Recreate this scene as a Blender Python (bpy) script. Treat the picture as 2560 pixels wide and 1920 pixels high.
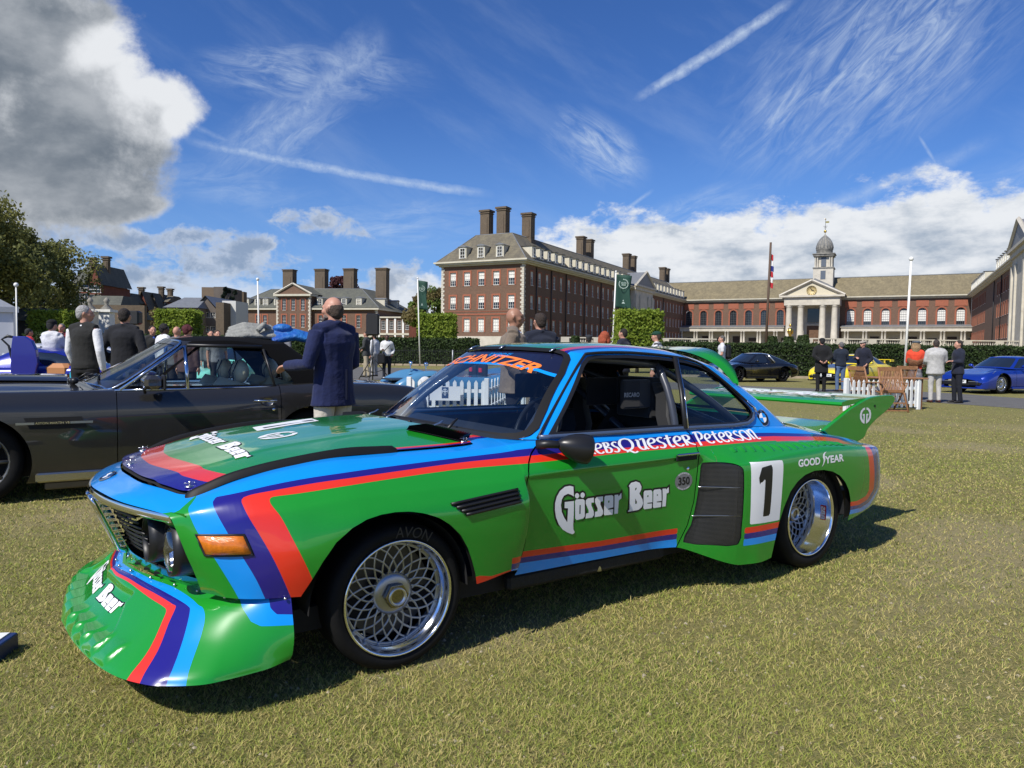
import bpy, bmesh, math, random
import numpy as np
from mathutils import Vector, Matrix, Euler
from mathutils.bvhtree import BVHTree
random.seed(7); RNG=np.random.default_rng(7)
for o in list(bpy.data.objects): bpy.data.objects.remove(o)
SC=bpy.context.scene; COL=SC.collection
# ================================================================ camera
CAMF,CAMH,PITCH,ROLL=1823.1,1.263,.04643,.01314
cam=bpy.data.cameras.new('camera'); cam.sensor_width=36; cam.lens=CAMF/2560*36; cam.clip_start=.05; cam.clip_end=4000
camo=bpy.data.objects.new('camera',cam); COL.objects.link(camo); SC.camera=camo
def _cam():
    cp,sp,c,s=math.cos(PITCH),math.sin(PITCH),math.cos(ROLL),math.sin(ROLL)
    A=np.array([[1,0,0],[0,-sp,-cp],[0,cp,-sp]]); R=np.array([[c,-s,0],[s,c,0],[0,0,1]])@A
    m=Matrix.Identity(4)
    for i in range(3):
        m[i][0]=R[0][i]; m[i][1]=-R[1][i]; m[i][2]=-R[2][i]
    m[2][3]=CAMH; return m
camo.matrix_world=_cam()
# ================================================================ light and view
SUNV=Vector((-.606,-.723,1.0)).normalized()      # towards the sun
SUN_EL=math.asin(SUNV.z); SUN_AZ=math.atan2(SUNV.x,SUNV.y)
SC.render.engine='CYCLES'
SC.view_settings.view_transform='Standard'; SC.view_settings.look='None'; SC.view_settings.gamma=1
SC.view_settings.use_curve_mapping=False; SC.view_settings.exposure=EXPO=.20
sun=bpy.data.lights.new('sun','SUN'); sun.energy=4.7; sun.angle=math.radians(.53); sun.color=(1,.955,.88)
suno=bpy.data.objects.new('sun',sun); COL.objects.link(suno); suno.rotation_euler=SUNV.to_track_quat('Z','Y').to_euler()
# ---------------------------------------------------------------- node helper
class NT:
    def __init__(s,tree): s.t=tree; s.n=tree.nodes; s.l=tree.links
    def new(s,ty,**k):
        n=s.n.new(ty)
        for a,b in k.items(): setattr(n,a,b)
        return n
    def link(s,a,b): s.l.new(a,b)
    def inp(s,sock,v):
        if isinstance(v,bpy.types.NodeSocket): s.link(v,sock)
        elif v is not None:
            if sock.type=='RGBA' and len(v)==3: v=(*v,1)
            sock.default_value=v
    def math(s,op,a,b=None,c=None,clamp=False):
        n=s.new('ShaderNodeMath',operation=op); n.use_clamp=clamp
        for i,v in enumerate((a,b,c)):
            if v is not None: s.inp(n.inputs[i],v)
        return n.outputs[0]
    def mix(s,f,a,b,blend='MIX'):
        n=s.new('ShaderNodeMix',data_type='RGBA',blend_type=blend)
        s.inp(n.inputs[0],f); s.inp(n.inputs[6],a); s.inp(n.inputs[7],b); return n.outputs[2]
    def noise(s,vec,scale,detail=4,rough=.55,dist=0,dims='3D'):
        n=s.new('ShaderNodeTexNoise',noise_dimensions=dims)
        if vec is not None: s.link(vec,n.inputs['Vector'])
        n.inputs['Scale'].default_value=scale; n.inputs['Detail'].default_value=detail
        n.inputs['Roughness'].default_value=rough; n.inputs['Distortion'].default_value=dist
        return n.outputs[0]
    def ramp(s,f,pts):
        n=s.new('ShaderNodeValToRGB'); e=n.color_ramp.elements
        while len(e)>2: e.remove(e[-1])
        while len(e)<len(pts): e.new(.5)
        for i,(p,c) in enumerate(pts):
            e[i].position=p; e[i].color=(c,c,c,1) if isinstance(c,(int,float)) else (*c,1)
        s.link(f,n.inputs[0]); return n.outputs[0]
    def rng(s,v,a,b,c=0.,d=1.):
        n=s.new('ShaderNodeMapRange',interpolation_type='SMOOTHSTEP'); s.inp(n.inputs[0],v)
        for i,x in enumerate((a,b,c,d)): n.inputs[i+1].default_value=x
        return n.outputs[0]
    def map(s,vec,loc=(0,0,0),rot=(0,0,0),scale=(1,1,1)):
        n=s.new('ShaderNodeMapping'); s.link(vec,n.inputs[0])
        n.inputs[1].default_value=loc; n.inputs[2].default_value=rot; n.inputs[3].default_value=scale; return n.outputs[0]
# ================================================================ sky with clouds (by direction)
W=bpy.data.worlds.new('World'); SC.world=W; W.use_nodes=True
def build_sky():
    t=NT(W.node_tree); 
    for n in list(t.n): t.n.remove(n)
    out=t.new('ShaderNodeOutputWorld'); bg=t.new('ShaderNodeBackground'); t.link(bg.outputs[0],out.inputs[0])
    sky=t.new('ShaderNodeTexSky',sky_type='NISHITA'); sky.sun_disc=False
    sky.sun_elevation=SUN_EL; sky.sun_rotation=SUN_AZ; sky.air_density=1.0; sky.dust_density=.25; sky.ozone_density=3.0
    co=t.new('ShaderNodeTexCoord').outputs['Generated']
    sep=t.new('ShaderNodeSeparateXYZ'); t.link(co,sep.inputs[0]); X,Y,Z=sep.outputs
    az=t.math('ARCTAN2',X,Y); el=t.math('ARCSINE',Z)          # radians; az 0 straight ahead, right positive
    cmb=t.new('ShaderNodeCombineXYZ'); t.link(az,cmb.inputs[0]); t.link(el,cmb.inputs[1]); AE=cmb.outputs[0]
    def n2(scale,sx=1,sy=1,rot=0,detail=8,rough=.6,dist=0,loc=(0,0,0)):
        return t.noise(t.map(t.map(AE,rot=(0,0,rot)) if rot else AE,loc=loc,scale=(sx,sy,1)),scale,detail,rough,dist)
    def blob(a,e,ra,re,rot=0.):
        m=t.map(AE,loc=(0,0,0)); 
        da=t.math('SUBTRACT',az,a); de=t.math('SUBTRACT',el,e)
        c,s=math.cos(rot),math.sin(rot)
        u=t.math('ADD',t.math('MULTIPLY',da,c/ra),t.math('MULTIPLY',de,s/ra))
        v=t.math('ADD',t.math('MULTIPLY',da,-s/re),t.math('MULTIPLY',de,c/re))
        r=t.math('SQRT',t.math('ADD',t.math('MULTIPLY',u,u),t.math('MULTIPLY',v,v)))
        return t.math('SUBTRACT',1.,r)
    def mx(*a):
        o=a[0]
        for b in a[1:]: o=t.math('MAXIMUM',o,b)
        return o
    # heavy cumulus (mask = max of blobs perturbed by noise)
    bl=mx(*[blob(*b) for b in CUMULUS])
    big=n2(9,detail=10,rough=.62,dist=.3); fine=n2(26,detail=9,rough=.65)
    d=t.math('ADD',bl,t.math('ADD',t.math('MULTIPLY',t.math('SUBTRACT',big,.5),1.15),t.math('MULTIPLY',t.math('SUBTRACT',fine,.5),.42)))
    cum=t.rng(d,-.02,.30)
    lit=mx(*[blob(*b) for b in BRIGHT])
    core=t.rng(t.math('ADD',t.math('SUBTRACT',d,t.math('MULTIPLY',t.math('MAXIMUM',lit,-.3),1.25)),t.math('MULTIPLY',t.math('SUBTRACT',n2(11,detail=9,rough=.66,loc=(3,1,0)),.5),1.9)),-.15,1.0)
    core=t.math('MULTIPLY',core,t.rng(n2(7,1,1.5,detail=9,rough=.6,loc=(8,5,0),dist=.1),.30,.66,.6,1.))
    # small ragged clouds
    sb=mx(*[blob(*b) for b in SMALL]); sn=t.math('ADD',t.math('MULTIPLY',t.math('SUBTRACT',n2(24,1,1.5,detail=8,rough=.62,loc=(5,1,0),dist=.4),.5),2.6),t.math('MULTIPLY',t.math('SUBTRACT',n2(75,detail=6,rough=.65),.5),.8))
    sd=t.math('ADD',sb,sn); sm=t.math('MULTIPLY',t.rng(sd,.0,.65),.82); sc_=t.rng(t.math('ADD',sd,t.math('MULTIPLY',t.math('SUBTRACT',n2(30,detail=6,loc=(9,3,0)),.5),2.)),.25,1.1)
    # low bank along the horizon
    hb=t.math('SUBTRACT',t.math('ADD',BANKTOP(t,az),t.math('MULTIPLY',t.math('SUBTRACT',n2(14,1,1.6,detail=9,rough=.62,loc=(1.3,0,0)),.5),.17)),el)
    bank=t.math('MULTIPLY',t.rng(hb,0.,.030),t.rng(t.math('ADD',az,t.math('MULTIPLY',t.math('SUBTRACT',n2(9,detail=6,loc=(2,8,0)),.5),.5)),-.42,-.02,.55,1.))
    bshade=t.rng(t.math('ADD',t.math('MULTIPLY',hb,4.2),t.math('MULTIPLY',t.math('SUBTRACT',n2(11,1,2.4,detail=8,loc=(7,2,0)),.5),2.6)),.0,.95)
    # cirrus wisps and contrails
    def streak(a0,e0,a1,e1,w,soft=1.,br=1.):
        L=math.hypot(a1-a0,e1-e0); c,s=(a1-a0)/L,(e1-e0)/L
        da=t.math('SUBTRACT',az,a0); de=t.math('SUBTRACT',el,e0)
        u=t.math('ADD',t.math('MULTIPLY',da,c),t.math('MULTIPLY',de,s))
        v=t.math('ADD',t.math('MULTIPLY',da,-s),t.math('MULTIPLY',de,c))
        v=t.math('ADD',v,t.math('MULTIPLY',t.math('SUBTRACT',n2(22,detail=5),.5),w*1.4))
        m=t.math('SUBTRACT',1.,t.math('ABSOLUTE',t.math('DIVIDE',v,w)),clamp=True)
        ends=t.math('MULTIPLY',t.rng(u,0,L*.25),t.rng(u,L,L*.8))
        q=t.math('MULTIPLY',t.math('MULTIPLY',t.math('POWER',m,soft),ends),br)
        tex=t.rng(n2(70,1,1,rot=0,detail=6,rough=.7),.25,.65,.35,1.)
        return t.math('MULTIPLY',q,tex)
    ci=mx(*[streak(*s) for s in STREAKS])
    wis=mx(*[t.math('MULTIPLY',t.math('MULTIPLY',t.rng(blob(a,e,ra,re,rot),0,.75),t.math('MULTIPLY',t.rng(n2(13,1,4.2,rot=-fr,detail=9,rough=.70,dist=1.1,loc=(a*5,e*3,0)),.28,.85),t.rng(n2(6,detail=5,rough=.6,loc=(e*9,a*4,0)),.32,.62,.25,1.1))),b*1.25) for a,e,ra,re,rot,fr,b in WISPS])
    ci=mx(ci,wis)
    veil=t.math('MULTIPLY',t.rng(n2(5,.8,3.0,rot=.5,detail=7,loc=(4,4,0)),.46,.78),.16)
    ci=mx(ci,veil)
    sk=t.mix(1.,sky.outputs[0],SKYTINT,'MULTIPLY')
    # desaturate / lighten towards the horizon as in thin haze
    hz=t.rng(el,.34,-.02); sk=t.mix(t.math('MULTIPLY',hz,.55),sk,HAZECOL)
    c=t.mix(t.math('MULTIPLY',ci,.75,clamp=True),sk,CIRRUS)
    bc=t.mix(bshade,BANKLIT,BANKDARK); c=t.mix(bank,c,bc)
    c=t.mix(sm,c,t.mix(sc_,(5.0,5.5,6.3),(2.5,3.1,4.1)))
    cc=t.mix(core,CUMLIT,CUMDARK); c=t.mix(cum,c,cc)
    c=t.mix(t.rng(el,-.005,-.03),c,(.9,1.0,.8))
    t.inp(bg.inputs[0],c); bg.inputs[1].default_value=SKYSTR
SKYSTR=.10
SKYTINT=(.36,.60,1.02); HAZECOL=(2.3,4.2,7.6); CIRRUS=(5.2,6.2,7.6)
BANKLIT=(7.2,7.45,7.8); BANKDARK=(3.0,3.7,4.7); CUMLIT=(7.0,7.2,7.5); CUMDARK=(1.45,1.75,2.15)
def AEpx(u,v):
    """direction of a point seen in the photograph, as azimuth/elevation"""
    d=camo.matrix_world.to_3x3()@Vector(((u-1280)/CAMF,-(v-960)/CAMF,-1)); d.normalize()
    return math.atan2(d.x,d.y),math.asin(d.z)
CUMULUS=[];BRIGHT=[];SMALL=[]
for L_,src in ((CUMULUS,[(10,90,260,190,0),(170,300,250,200,.1),(60,430,340,140,0),(390,270,125,85,.35),(-250,300,400,400,0),(300,520,130,45,.2)]),(BRIGHT,[(395,215,125,110,.3),(440,290,70,50,0),(270,120,90,45,.4)]),
    (SMALL,[(300,600,120,40,0),(560,650,200,60,.1),(800,560,120,40,-.1),(980,700,110,60,0),(330,690,220,50,0),(650,610,90,30,0),(480,590,110,30,.1)])):
    for u,v,ru,rv,rot in src: a,e=AEpx(u,v); L_.append((a,e,ru/1950,rv/1950,rot))
STREAKS=[]
for u0,v0,u1,v1,w,soft,br in [(1560,262,2010,-20,16,.8,1.),(400,335,1260,492,14,.8,.85),(560,440,980,60,62,1.2,.6),(1480,580,1640,470,7,1,.5),(2290,330,2360,440,5,1,.5),(1560,700,2540,330,26,1.3,.5),(420,290,700,400,10,1,.3)]:
    a0,e0=AEpx(u0,v0); a1,e1=AEpx(u1,v1); STREAKS.append((a0,e0,a1,e1,w/1950,soft,br))
WISPS=[]
for u,v,ru,rv,rot,fr,b in [(1480,370,190,100,-.5,-.6,1.),(800,190,360,90,.05,-.1,.9),(2150,180,470,240,.35,.75,.85),(700,330,260,110,.6,.7,.6),(1750,520,300,60,.3,.3,.55),(1050,560,420,90,.0,.05,.5),(2400,480,300,60,.25,.3,.5),(600,470,300,70,-.1,.2,.4)]:
    a,e=AEpx(u,v); WISPS.append((a,e,ru/1950,rv/1950,rot,fr,b))
def BANKTOP(t,az):
    pts=[AEpx(u,v) for u,v in [(-400,740),(240,760),(420,700),(560,705),(700,755),(860,745),(960,690),(1060,715),(1230,690),(1390,590),(1560,575),(1750,555),(1950,545),(2200,500),(2560,475),(2900,430)]]
    lo,hi=pts[0][0],pts[-1][0]
    n=t.new('ShaderNodeMapRange'); t.link(az,n.inputs[0]); n.inputs[1].default_value=lo; n.inputs[2].default_value=hi
    r=t.ramp(n.outputs[0],[((a-lo)/(hi-lo),max(0.,e+.02)*3) for a,e in pts])
    return t.math('DIVIDE',r,3.)
build_sky()
# ================================================================ materials
MATS={}
def mat(name,base=(.5,.5,.5),rough=.5,metal=0,coat=0,spec=.5,noise=None,bump=None,trans=0,emit=None,sheen=0,obj=True,coatr=.03,ior=1.45):
    """procedural principled material; noise=(scale,amount[,second colour]), bump=(scale,strength)"""
    if name in MATS: return MATS[name]
    m=bpy.data.materials.new(name); m.use_nodes=True; t=NT(m.node_tree); b=t.n['Principled BSDF']; MATS[name]=m
    co=t.new('ShaderNodeTexCoord').outputs['Object']
    col=(*base,1)
    if noise:
        sc,am=noise[:2]; c2=noise[2] if len(noise)>2 else tuple(x*(1-am) for x in base)
        f=t.ramp(t.noise(co,sc,5,.6),[(.3,0.),(.7,1.)]); t.inp(b.inputs['Base Color'],t.mix(f,base,c2))
    else: b.inputs['Base Color'].default_value=col
    b.inputs['Roughness'].default_value=rough; b.inputs['Metallic'].default_value=metal
    b.inputs['Coat Weight'].default_value=coat; b.inputs['Coat Roughness'].default_value=coatr
    b.inputs['Specular IOR Level'].default_value=spec; b.inputs['IOR'].default_value=ior
    if sheen: b.inputs['Sheen Weight'].default_value=sheen
    if bump:
        bn=t.new('ShaderNodeBump'); bn.inputs['Strength'].default_value=bump[1]; bn.inputs['Distance'].default_value=.02 if len(bump)<3 else bump[2]
        t.link(t.noise(co,bump[0],4,.6),bn.inputs['Height']); t.link(bn.outputs[0],b.inputs['Normal'])
    return m
def glass(name,tint=(.8,.85,.85),dark=.0,rough=.0):
    """thin pane: mirror by Fresnel over tinted see-through"""
    if name in MATS: return MATS[name]
    m=bpy.data.materials.new(name); m.use_nodes=True; t=NT(m.node_tree); MATS[name]=m
    t.n.remove(t.n['Principled BSDF']); out=t.n['Material Output']
    tr=t.new('ShaderNodeBsdfTransparent'); tr.inputs[0].default_value=(*tint,1)
    gl=t.new('ShaderNodeBsdfGlossy'); gl.inputs['Roughness'].default_value=rough; gl.inputs[0].default_value=(1,1,1,1)
    fr=t.new('ShaderNodeFresnel'); gm=t.new('ShaderNodeNewGeometry'); t.link(t.math('ADD',1.5,t.math('MULTIPLY',gm.outputs['Backfacing'],1/1.5-1.5)),fr.inputs[0])
    mx=t.new('ShaderNodeMixShader'); t.link(t.math('ADD',t.math('MULTIPLY',fr.outputs[0],1.15,clamp=True),dark,clamp=True),mx.inputs[0])
    t.link(tr.outputs[0],mx.inputs[1]); t.link(gl.outputs[0],mx.inputs[2]); t.link(mx.outputs[0],out.inputs[0]); return m
def paint(name,c,rough=.25):
    m=mat(name,c,rough=rough,coat=1,spec=.4,coatr=.02); return m
G_=paint('green_paint',(.012,.255,.020)); LB_=paint('light_blue_paint',(.004,.27,.80)); DB_=paint('dark_blue_paint',(.016,.010,.19)); RD_=paint('red_paint',(.72,.032,.012))
WH_=mat('white_vinyl',(.80,.80,.80),rough=.35); BK_=mat('black_vinyl',(.008,.008,.009),rough=.35)
LIV=[G_,LB_,DB_,RD_,WH_,BK_]
BLK=mat('black_plastic',(.012,.012,.013),rough=.42); RUB=mat('black_rubber',(.009,.009,.0095),rough=.55,spec=.3,bump=(90,.04,.004))
TYR=mat('tyre_rubber',(.010,.010,.0105),rough=.7,spec=.22,bump=(60,.25,.004),noise=(8,.35)); CHR=mat('chrome',(.80,.80,.82),rough=.07,metal=1)
POL=mat('polished_aluminium',(.86,.87,.89),rough=.11,metal=1,bump=(30,.02)); GUN=mat('grey_alloy',(.38,.39,.41),rough=.30,metal=.85)
DRK=mat('dark_interior',(.010,.010,.011),rough=.8); FAB=mat('black_fabric',(.012,.012,.013),rough=.95,bump=(300,.3,.002),sheen=.3)
CAGE=mat('cage_tube_paint',(.045,.05,.065),rough=.35,coat=.4); STEEL=mat('zinc_steel',(.62,.62,.62),rough=.28,metal=1)
GLS=glass('clear_glass',(.80,.86,.88)); WGL=glass('windscreen_glass',(.70,.78,.84),.03)
# ---------------------------------------------------------------- surface maths (numpy)
import numpy as np
def pchip(t,v,q):
    """monotone cubic interpolation; v may have trailing dimensions"""
    t=np.asarray(t,float); v=np.asarray(v,float); q=np.asarray(q,float)
    h=np.diff(t); d=np.diff(v,axis=0)/h.reshape((-1,)+(1,)*(v.ndim-1))
    m=np.zeros_like(v); m[0]=d[0]; m[-1]=d[-1]
    if len(t)>2:
        a,b=d[:-1],d[1:]; s=a+b; ok=(a*b)>0
        m[1:-1]=np.where(ok,2*a*b/np.where(ok,s,1),0)
    i=np.clip(np.searchsorted(t,q,side='right')-1,0,len(t)-2)
    sh=q.shape+(1,)*(v.ndim-1)
    u=((q-t[i])/h[i]).reshape(sh); H=h[i].reshape(sh)
    return (2*u**3-3*u**2+1)*v[i]+(u**3-2*u**2+u)*H*m[i]+(3*u**2-2*u**3)*v[i+1]+(u**3-u**2)*H*m[i+1]
def crom(P,q,sym=(0,0)):
    """Catmull-Rom through points P[k] at q in 0..n-1; sym mirrors in y at the start/end"""
    P=np.asarray(P,float); n=len(P); q=np.asarray(q,float)
    i=np.clip(q.astype(int),0,n-2); u=(q-i).reshape(q.shape+(1,)*(P.ndim-1))
    fl=np.array([1,-1,1.]) if P.shape[-1]==3 else 1
    E=np.concatenate([[P[1]*fl if sym[0] else 2*P[0]-P[1]],P,[P[-2]*fl if sym[1] else 2*P[-1]-P[-2]]])
    a,b,c,d=E[i],E[i+1],E[i+2],E[i+3]
    return .5*(2*b+(c-a)*u+(2*a-5*b+4*c-d)*u**2+(3*b-a-3*c+d)*u**3)
def smooth_poly(pts,n=6,closed=False,sym=(0,0)):
    P=np.asarray(pts,float)
    if closed: P=np.concatenate([P[-2:],P,P[:3]]); q=np.linspace(2,len(P)-3,(len(P)-5)*n+1)
    else: q=np.linspace(0,len(P)-1,(len(P)-1)*n+1)
    return crom(P,q,sym)
def sdf(poly,p):
    """signed distance, negative inside closed polygon"""
    A=np.asarray(poly,float); p=np.asarray(p,float)
    B=np.roll(A,-1,0); best=np.full(len(p),1e9); ins=np.zeros(len(p),bool)
    for a,b in zip(A,B):
        e=b-a; L=e@e
        if L>1e-14:
            w=p-a; t=np.clip(w@e/L,0,1); dd=w-t[:,None]*e
            best=np.minimum(best,(dd**2).sum(1))
        c=((a[1]<=p[:,1])&(b[1]>p[:,1]))|((b[1]<=p[:,1])&(a[1]>p[:,1]))
        with np.errstate(all='ignore'):
            xs=a[0]+(p[:,1]-a[1])/(e[1] if e[1] else 1e-12)*e[0]
        ins^=c&(p[:,0]<xs)
    d=np.sqrt(best); return np.where(ins,-d,d)
class M:
    """triangle soup with vertices, normals and material tags"""
    def __init__(s,V,N,T,m=0):
        s.V=np.asarray(V,float); s.N=np.asarray(N,float); s.T=np.asarray(T,int).reshape(-1,3)
        s.m=np.full(len(s.T),m) if np.isscalar(m) else np.asarray(m)
    def sub(s,mask):
        T=s.T[mask]; u,inv=np.unique(T,return_inverse=True)
        return M(s.V[u],s.N[u],inv.reshape(-1,3),s.m[mask])
    def cut(s,f):
        """insert vertices along f=0; returns per-triangle mask inside (f<0)"""
        f=np.where(np.abs(f)<1e-7,1e-7,f).astype(float); S=f<0
        T=s.T; k=S[T].sum(1); cr=(k==1)|(k==2)
        V=list(s.V); N=list(s.N); F=list(f); cache={}; nt=[];nm=[]
        def mid(a,b):
            key=(a,b) if a<b else (b,a)
            if key in cache: return cache[key]
            a,b=key; t=f[a]/(f[a]-f[b]); V.append(s.V[a]*(1-t)+s.V[b]*t)
            n=s.N[a]*(1-t)+s.N[b]*t; N.append(n/(np.linalg.norm(n)+1e-12)); cache[key]=len(V)-1; return len(V)-1
        nin=[]
        for t,mm in zip(T[cr],s.m[cr]):
            i=[q for q in range(3) if S[t[q]]]
            if len(i)==1: r=i[0]; lone=True
            else: r=[q for q in range(3) if not S[t[q]]][0]; lone=False
            a,b,c=t[r],t[(r+1)%3],t[(r+2)%3]; ab,ac=mid(a,b),mid(a,c)
            nt+=[(a,ab,ac),(ab,b,c),(ab,c,ac)]; nin+=[lone,not lone,not lone]; nm+=[mm]*3
        keep=T[~cr]; ins=np.concatenate([S[keep].all(1),np.array(nin,bool)]) if len(nt) else S[keep].all(1)
        T2=np.concatenate([keep,np.array(nt,int).reshape(-1,3)]); m2=np.concatenate([s.m[~cr],np.array(nm,s.m.dtype)])
        r=M(np.array(V),np.array(N),T2,m2); return r,ins
    def clip(s,f,inside=True):
        r,i=s.cut(f); return r.sub(i if inside else ~i)
    def paint(s,f,m,where=None):
        if where is None: r,i=s.cut(f)
        else: r,i=s.cut(np.where(where(s.V),f,np.abs(f)+1e-3))
        r.m[i]=m; return r
    def mirror(s): W=s.V.copy(); W[:,1]*=-1; return M(W,s.N*[1,-1,1],s.T[:,::-1],s.m)
    def off(s,d): W=s.V.copy(); W[:,:3]+=s.N*d; return M(W,s.N,s.T,s.m)
def cat(*ms):
    o=0;V=[];N=[];T=[];m=[]
    for a in ms: V.append(a.V);N.append(a.N);T.append(a.T+o);m.append(a.m);o+=len(a.V)
    return M(np.concatenate(V),np.concatenate(N),np.concatenate(T),np.concatenate(m))
def gridmesh(P,m=0,flip=False):
    """P (nu,nv,3) -> M with analytic-like normals"""
    nu,nv=P.shape[:2]; du=np.gradient(P[...,:3],axis=0); dv=np.gradient(P[...,:3],axis=1)
    N=np.cross(du,dv); l=np.linalg.norm(N,axis=2,keepdims=True); N=N/np.where(l<1e-12,1,l)
    N=np.where(np.abs(P[...,1:2])<1e-9,N*[1,0,1],N)
    if flip: N=-N
    I=np.arange(nu*nv).reshape(nu,nv); a,b,c,d=I[:-1,:-1],I[1:,:-1],I[1:,1:],I[:-1,1:]
    T=np.concatenate([np.stack([a,b,c],-1).reshape(-1,3),np.stack([a,c,d],-1).reshape(-1,3)])
    if flip: T=T[:,::-1]
    return M(P.reshape(-1,P.shape[-1]),N.reshape(-1,3),T,m)
# ---------------------------------------------------------------- racing coupe surfaces, local frame: x rearwards from front axle, y to the near side, z up
# rows: station; columns: section points from centre to sill, each (x,y,z)
def _sec(x,pts,dx=None):
    dx=dx or [0]*len(pts); return [(x+e,y,z) for (y,z),e in zip(pts,dx)]
SEC=[
 [(-.972,0,.687),(-.948,.20,.685),(-.905,.40,.682),(-.815,.60,.672),(-.790,.648,.664),(-.780,.668,.645),(-.765,.685,.600),(-.752,.692,.560),(-.738,.695,.52),(-.722,.694,.48),(-.706,.690,.435),(-.690,.68,.385)],
 [(-.935,0,.705),(-.915,.20,.703),(-.875,.40,.700),(-.775,.60,.690),(-.755,.655,.682),(-.745,.69,.665),(-.730,.715,.615),(-.720,.727,.575),(-.708,.734,.53),(-.694,.735,.485),(-.68,.732,.44),(-.665,.722,.385)],
 [(-.87,0,.733),(-.85,.20,.731),(-.80,.40,.727),(-.71,.605,.715),(-.695,.67,.706),(-.685,.72,.69),(-.672,.757,.635),(-.665,.772,.59),(-.656,.782,.54),(-.645,.785,.49),(-.635,.783,.44),(-.625,.775,.38)],
 _sec(-.54,[(0,.805),(.2,.801),(.4,.795),(.615,.773),(.69,.762),(.76,.73),(.806,.682),(.822,.648),(.835,.595),(.845,.53),(.846,.46),(.838,.378)]),
 _sec(-.38,[(0,.838),(.2,.834),(.4,.828),(.632,.806),(.705,.793),(.775,.755),(.838,.703),(.866,.668),(.892,.60),(.905,.53),(.900,.45),(.885,.372)]),
 _sec(-.16,[(0,.864),(.2,.860),(.4,.854),(.642,.829),(.715,.814),(.785,.776),(.852,.724),(.885,.69),(.925,.625),(.932,.55),(.928,.45),(.918,.33)]),
 _sec(.06,[(0,.882),(.2,.878),(.4,.870),(.655,.831),(.722,.816),(.79,.778),(.856,.725),(.89,.692),(.93,.63),(.936,.55),(.932,.45),(.925,.31)]),
 _sec(.30,[(0,.892),(.2,.888),(.4,.878),(.665,.832),(.730,.818),(.795,.779),(.858,.722),(.888,.69),(.928,.625),(.934,.55),(.930,.44),(.922,.305)]),
 _sec(.50,[(0,.896),(.2,.892),(.4,.88),(.675,.838),(.740,.824),(.80,.785),(.860,.724),(.888,.69),(.925,.62),(.925,.54),(.918,.44),(.905,.325)]),
 _sec(.582,[(0,.896),(.2,.892),(.4,.88),(.68,.843),(.745,.829),(.802,.789),(.861,.726),(.886,.69),(.918,.62),(.915,.54),(.905,.43),(.888,.318)],[0]*10+[-.012,-.035]),
 _sec(.604,[(0,.896),(.2,.892),(.4,.88),(.685,.845),(.748,.832),(.803,.791),(.861,.728),(.862,.69),(.862,.62),(.858,.54),(.848,.43),(.830,.275)],[0]*10+[-.01,-.03]),
 _sec(1.0,[(0,.87),(.2,.87),(.4,.87),(.72,.868),(.776,.858),(.806,.815),(.862,.731),(.856,.70),(.862,.62),(.860,.53),(.850,.42),(.828,.272)]),
 _sec(1.42,[(0,.87),(.2,.87),(.4,.87),(.72,.866),(.776,.856),(.806,.813),(.863,.735),(.857,.705),(.862,.62),(.861,.53),(.852,.41),(.830,.268)],[0]*9+[0,-.01,-.03]),
 _sec(1.685,[(0,.87),(.2,.87),(.4,.87),(.72,.864),(.776,.853),(.808,.812),(.866,.742),(.868,.716),(.87,.62),(.868,.50),(.862,.38),(.850,.262)],[0]*8+[0,-.005,-.05,-.13]),
 _sec(1.95,[(0,.86),(.2,.86),(.4,.86),(.71,.858),(.772,.846),(.812,.806),(.872,.760),(.955,.688),(.978,.655),(.985,.48),(.978,.30),(.962,.135)],[0]*8+[0,0,0,.01]),
 _sec(2.08,[(0,.86),(.2,.86),(.4,.86),(.71,.853),(.77,.842),(.812,.804),(.874,.762),(.958,.700),(.99,.665),(.998,.48),(.992,.30),(.985,.135)]),
 _sec(2.4,[(0,.855),(.2,.855),(.4,.852),(.70,.840),(.762,.828),(.808,.795),(.872,.758),(.955,.722),(.992,.680),(1.0,.52),(.995,.34),(.988,.20)]),
 _sec(2.66,[(0,.848),(.2,.846),(.4,.842),(.68,.822),(.745,.812),(.800,.778),(.868,.742),(.952,.728),(.990,.688),(1.0,.53),(.997,.36),(.99,.22)]),
 _sec(2.95,[(0,.822),(.2,.820),(.4,.814),(.68,.775),(.742,.765),(.794,.738),(.862,.715),(.942,.712),(.980,.678),(.995,.52),(.992,.37),(.985,.265)]),
 _sec(3.2,[(0,.79),(.2,.787),(.4,.780),(.68,.735),(.74,.725),(.788,.704),(.852,.692),(.918,.688),(.955,.658),(.972,.53),(.97,.40),(.955,.298)]),
 _sec(3.37,[(0,.75),(.2,.748),(.4,.742),(.675,.707),(.735,.698),(.778,.685),(.835,.680),(.882,.674),(.912,.648),(.93,.53),(.928,.41),(.910,.325)],[.06,.05,.03,0,0,0,0,0,0,0,0,0]),
 _sec(3.45,[(0,.70),(.2,.698),(.4,.692),(.665,.668),(.715,.66),(.752,.665),(.79,.665),(.825,.655),(.845,.63),(.856,.53),(.855,.42),(.84,.345)],[.08,.075,.05,.02,.01,0,0,0,0,0,0,0]),
 _sec(3.475,[(0,.60),(.2,.60),(.4,.60),(.62,.60),(.67,.60),(.70,.61),(.72,.61),(.735,.60),(.745,.59),(.752,.53),(.75,.43),(.74,.36)],[.08,.075,.05,.02,.01,0,0,0,0,0,0,0]),
]
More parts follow.
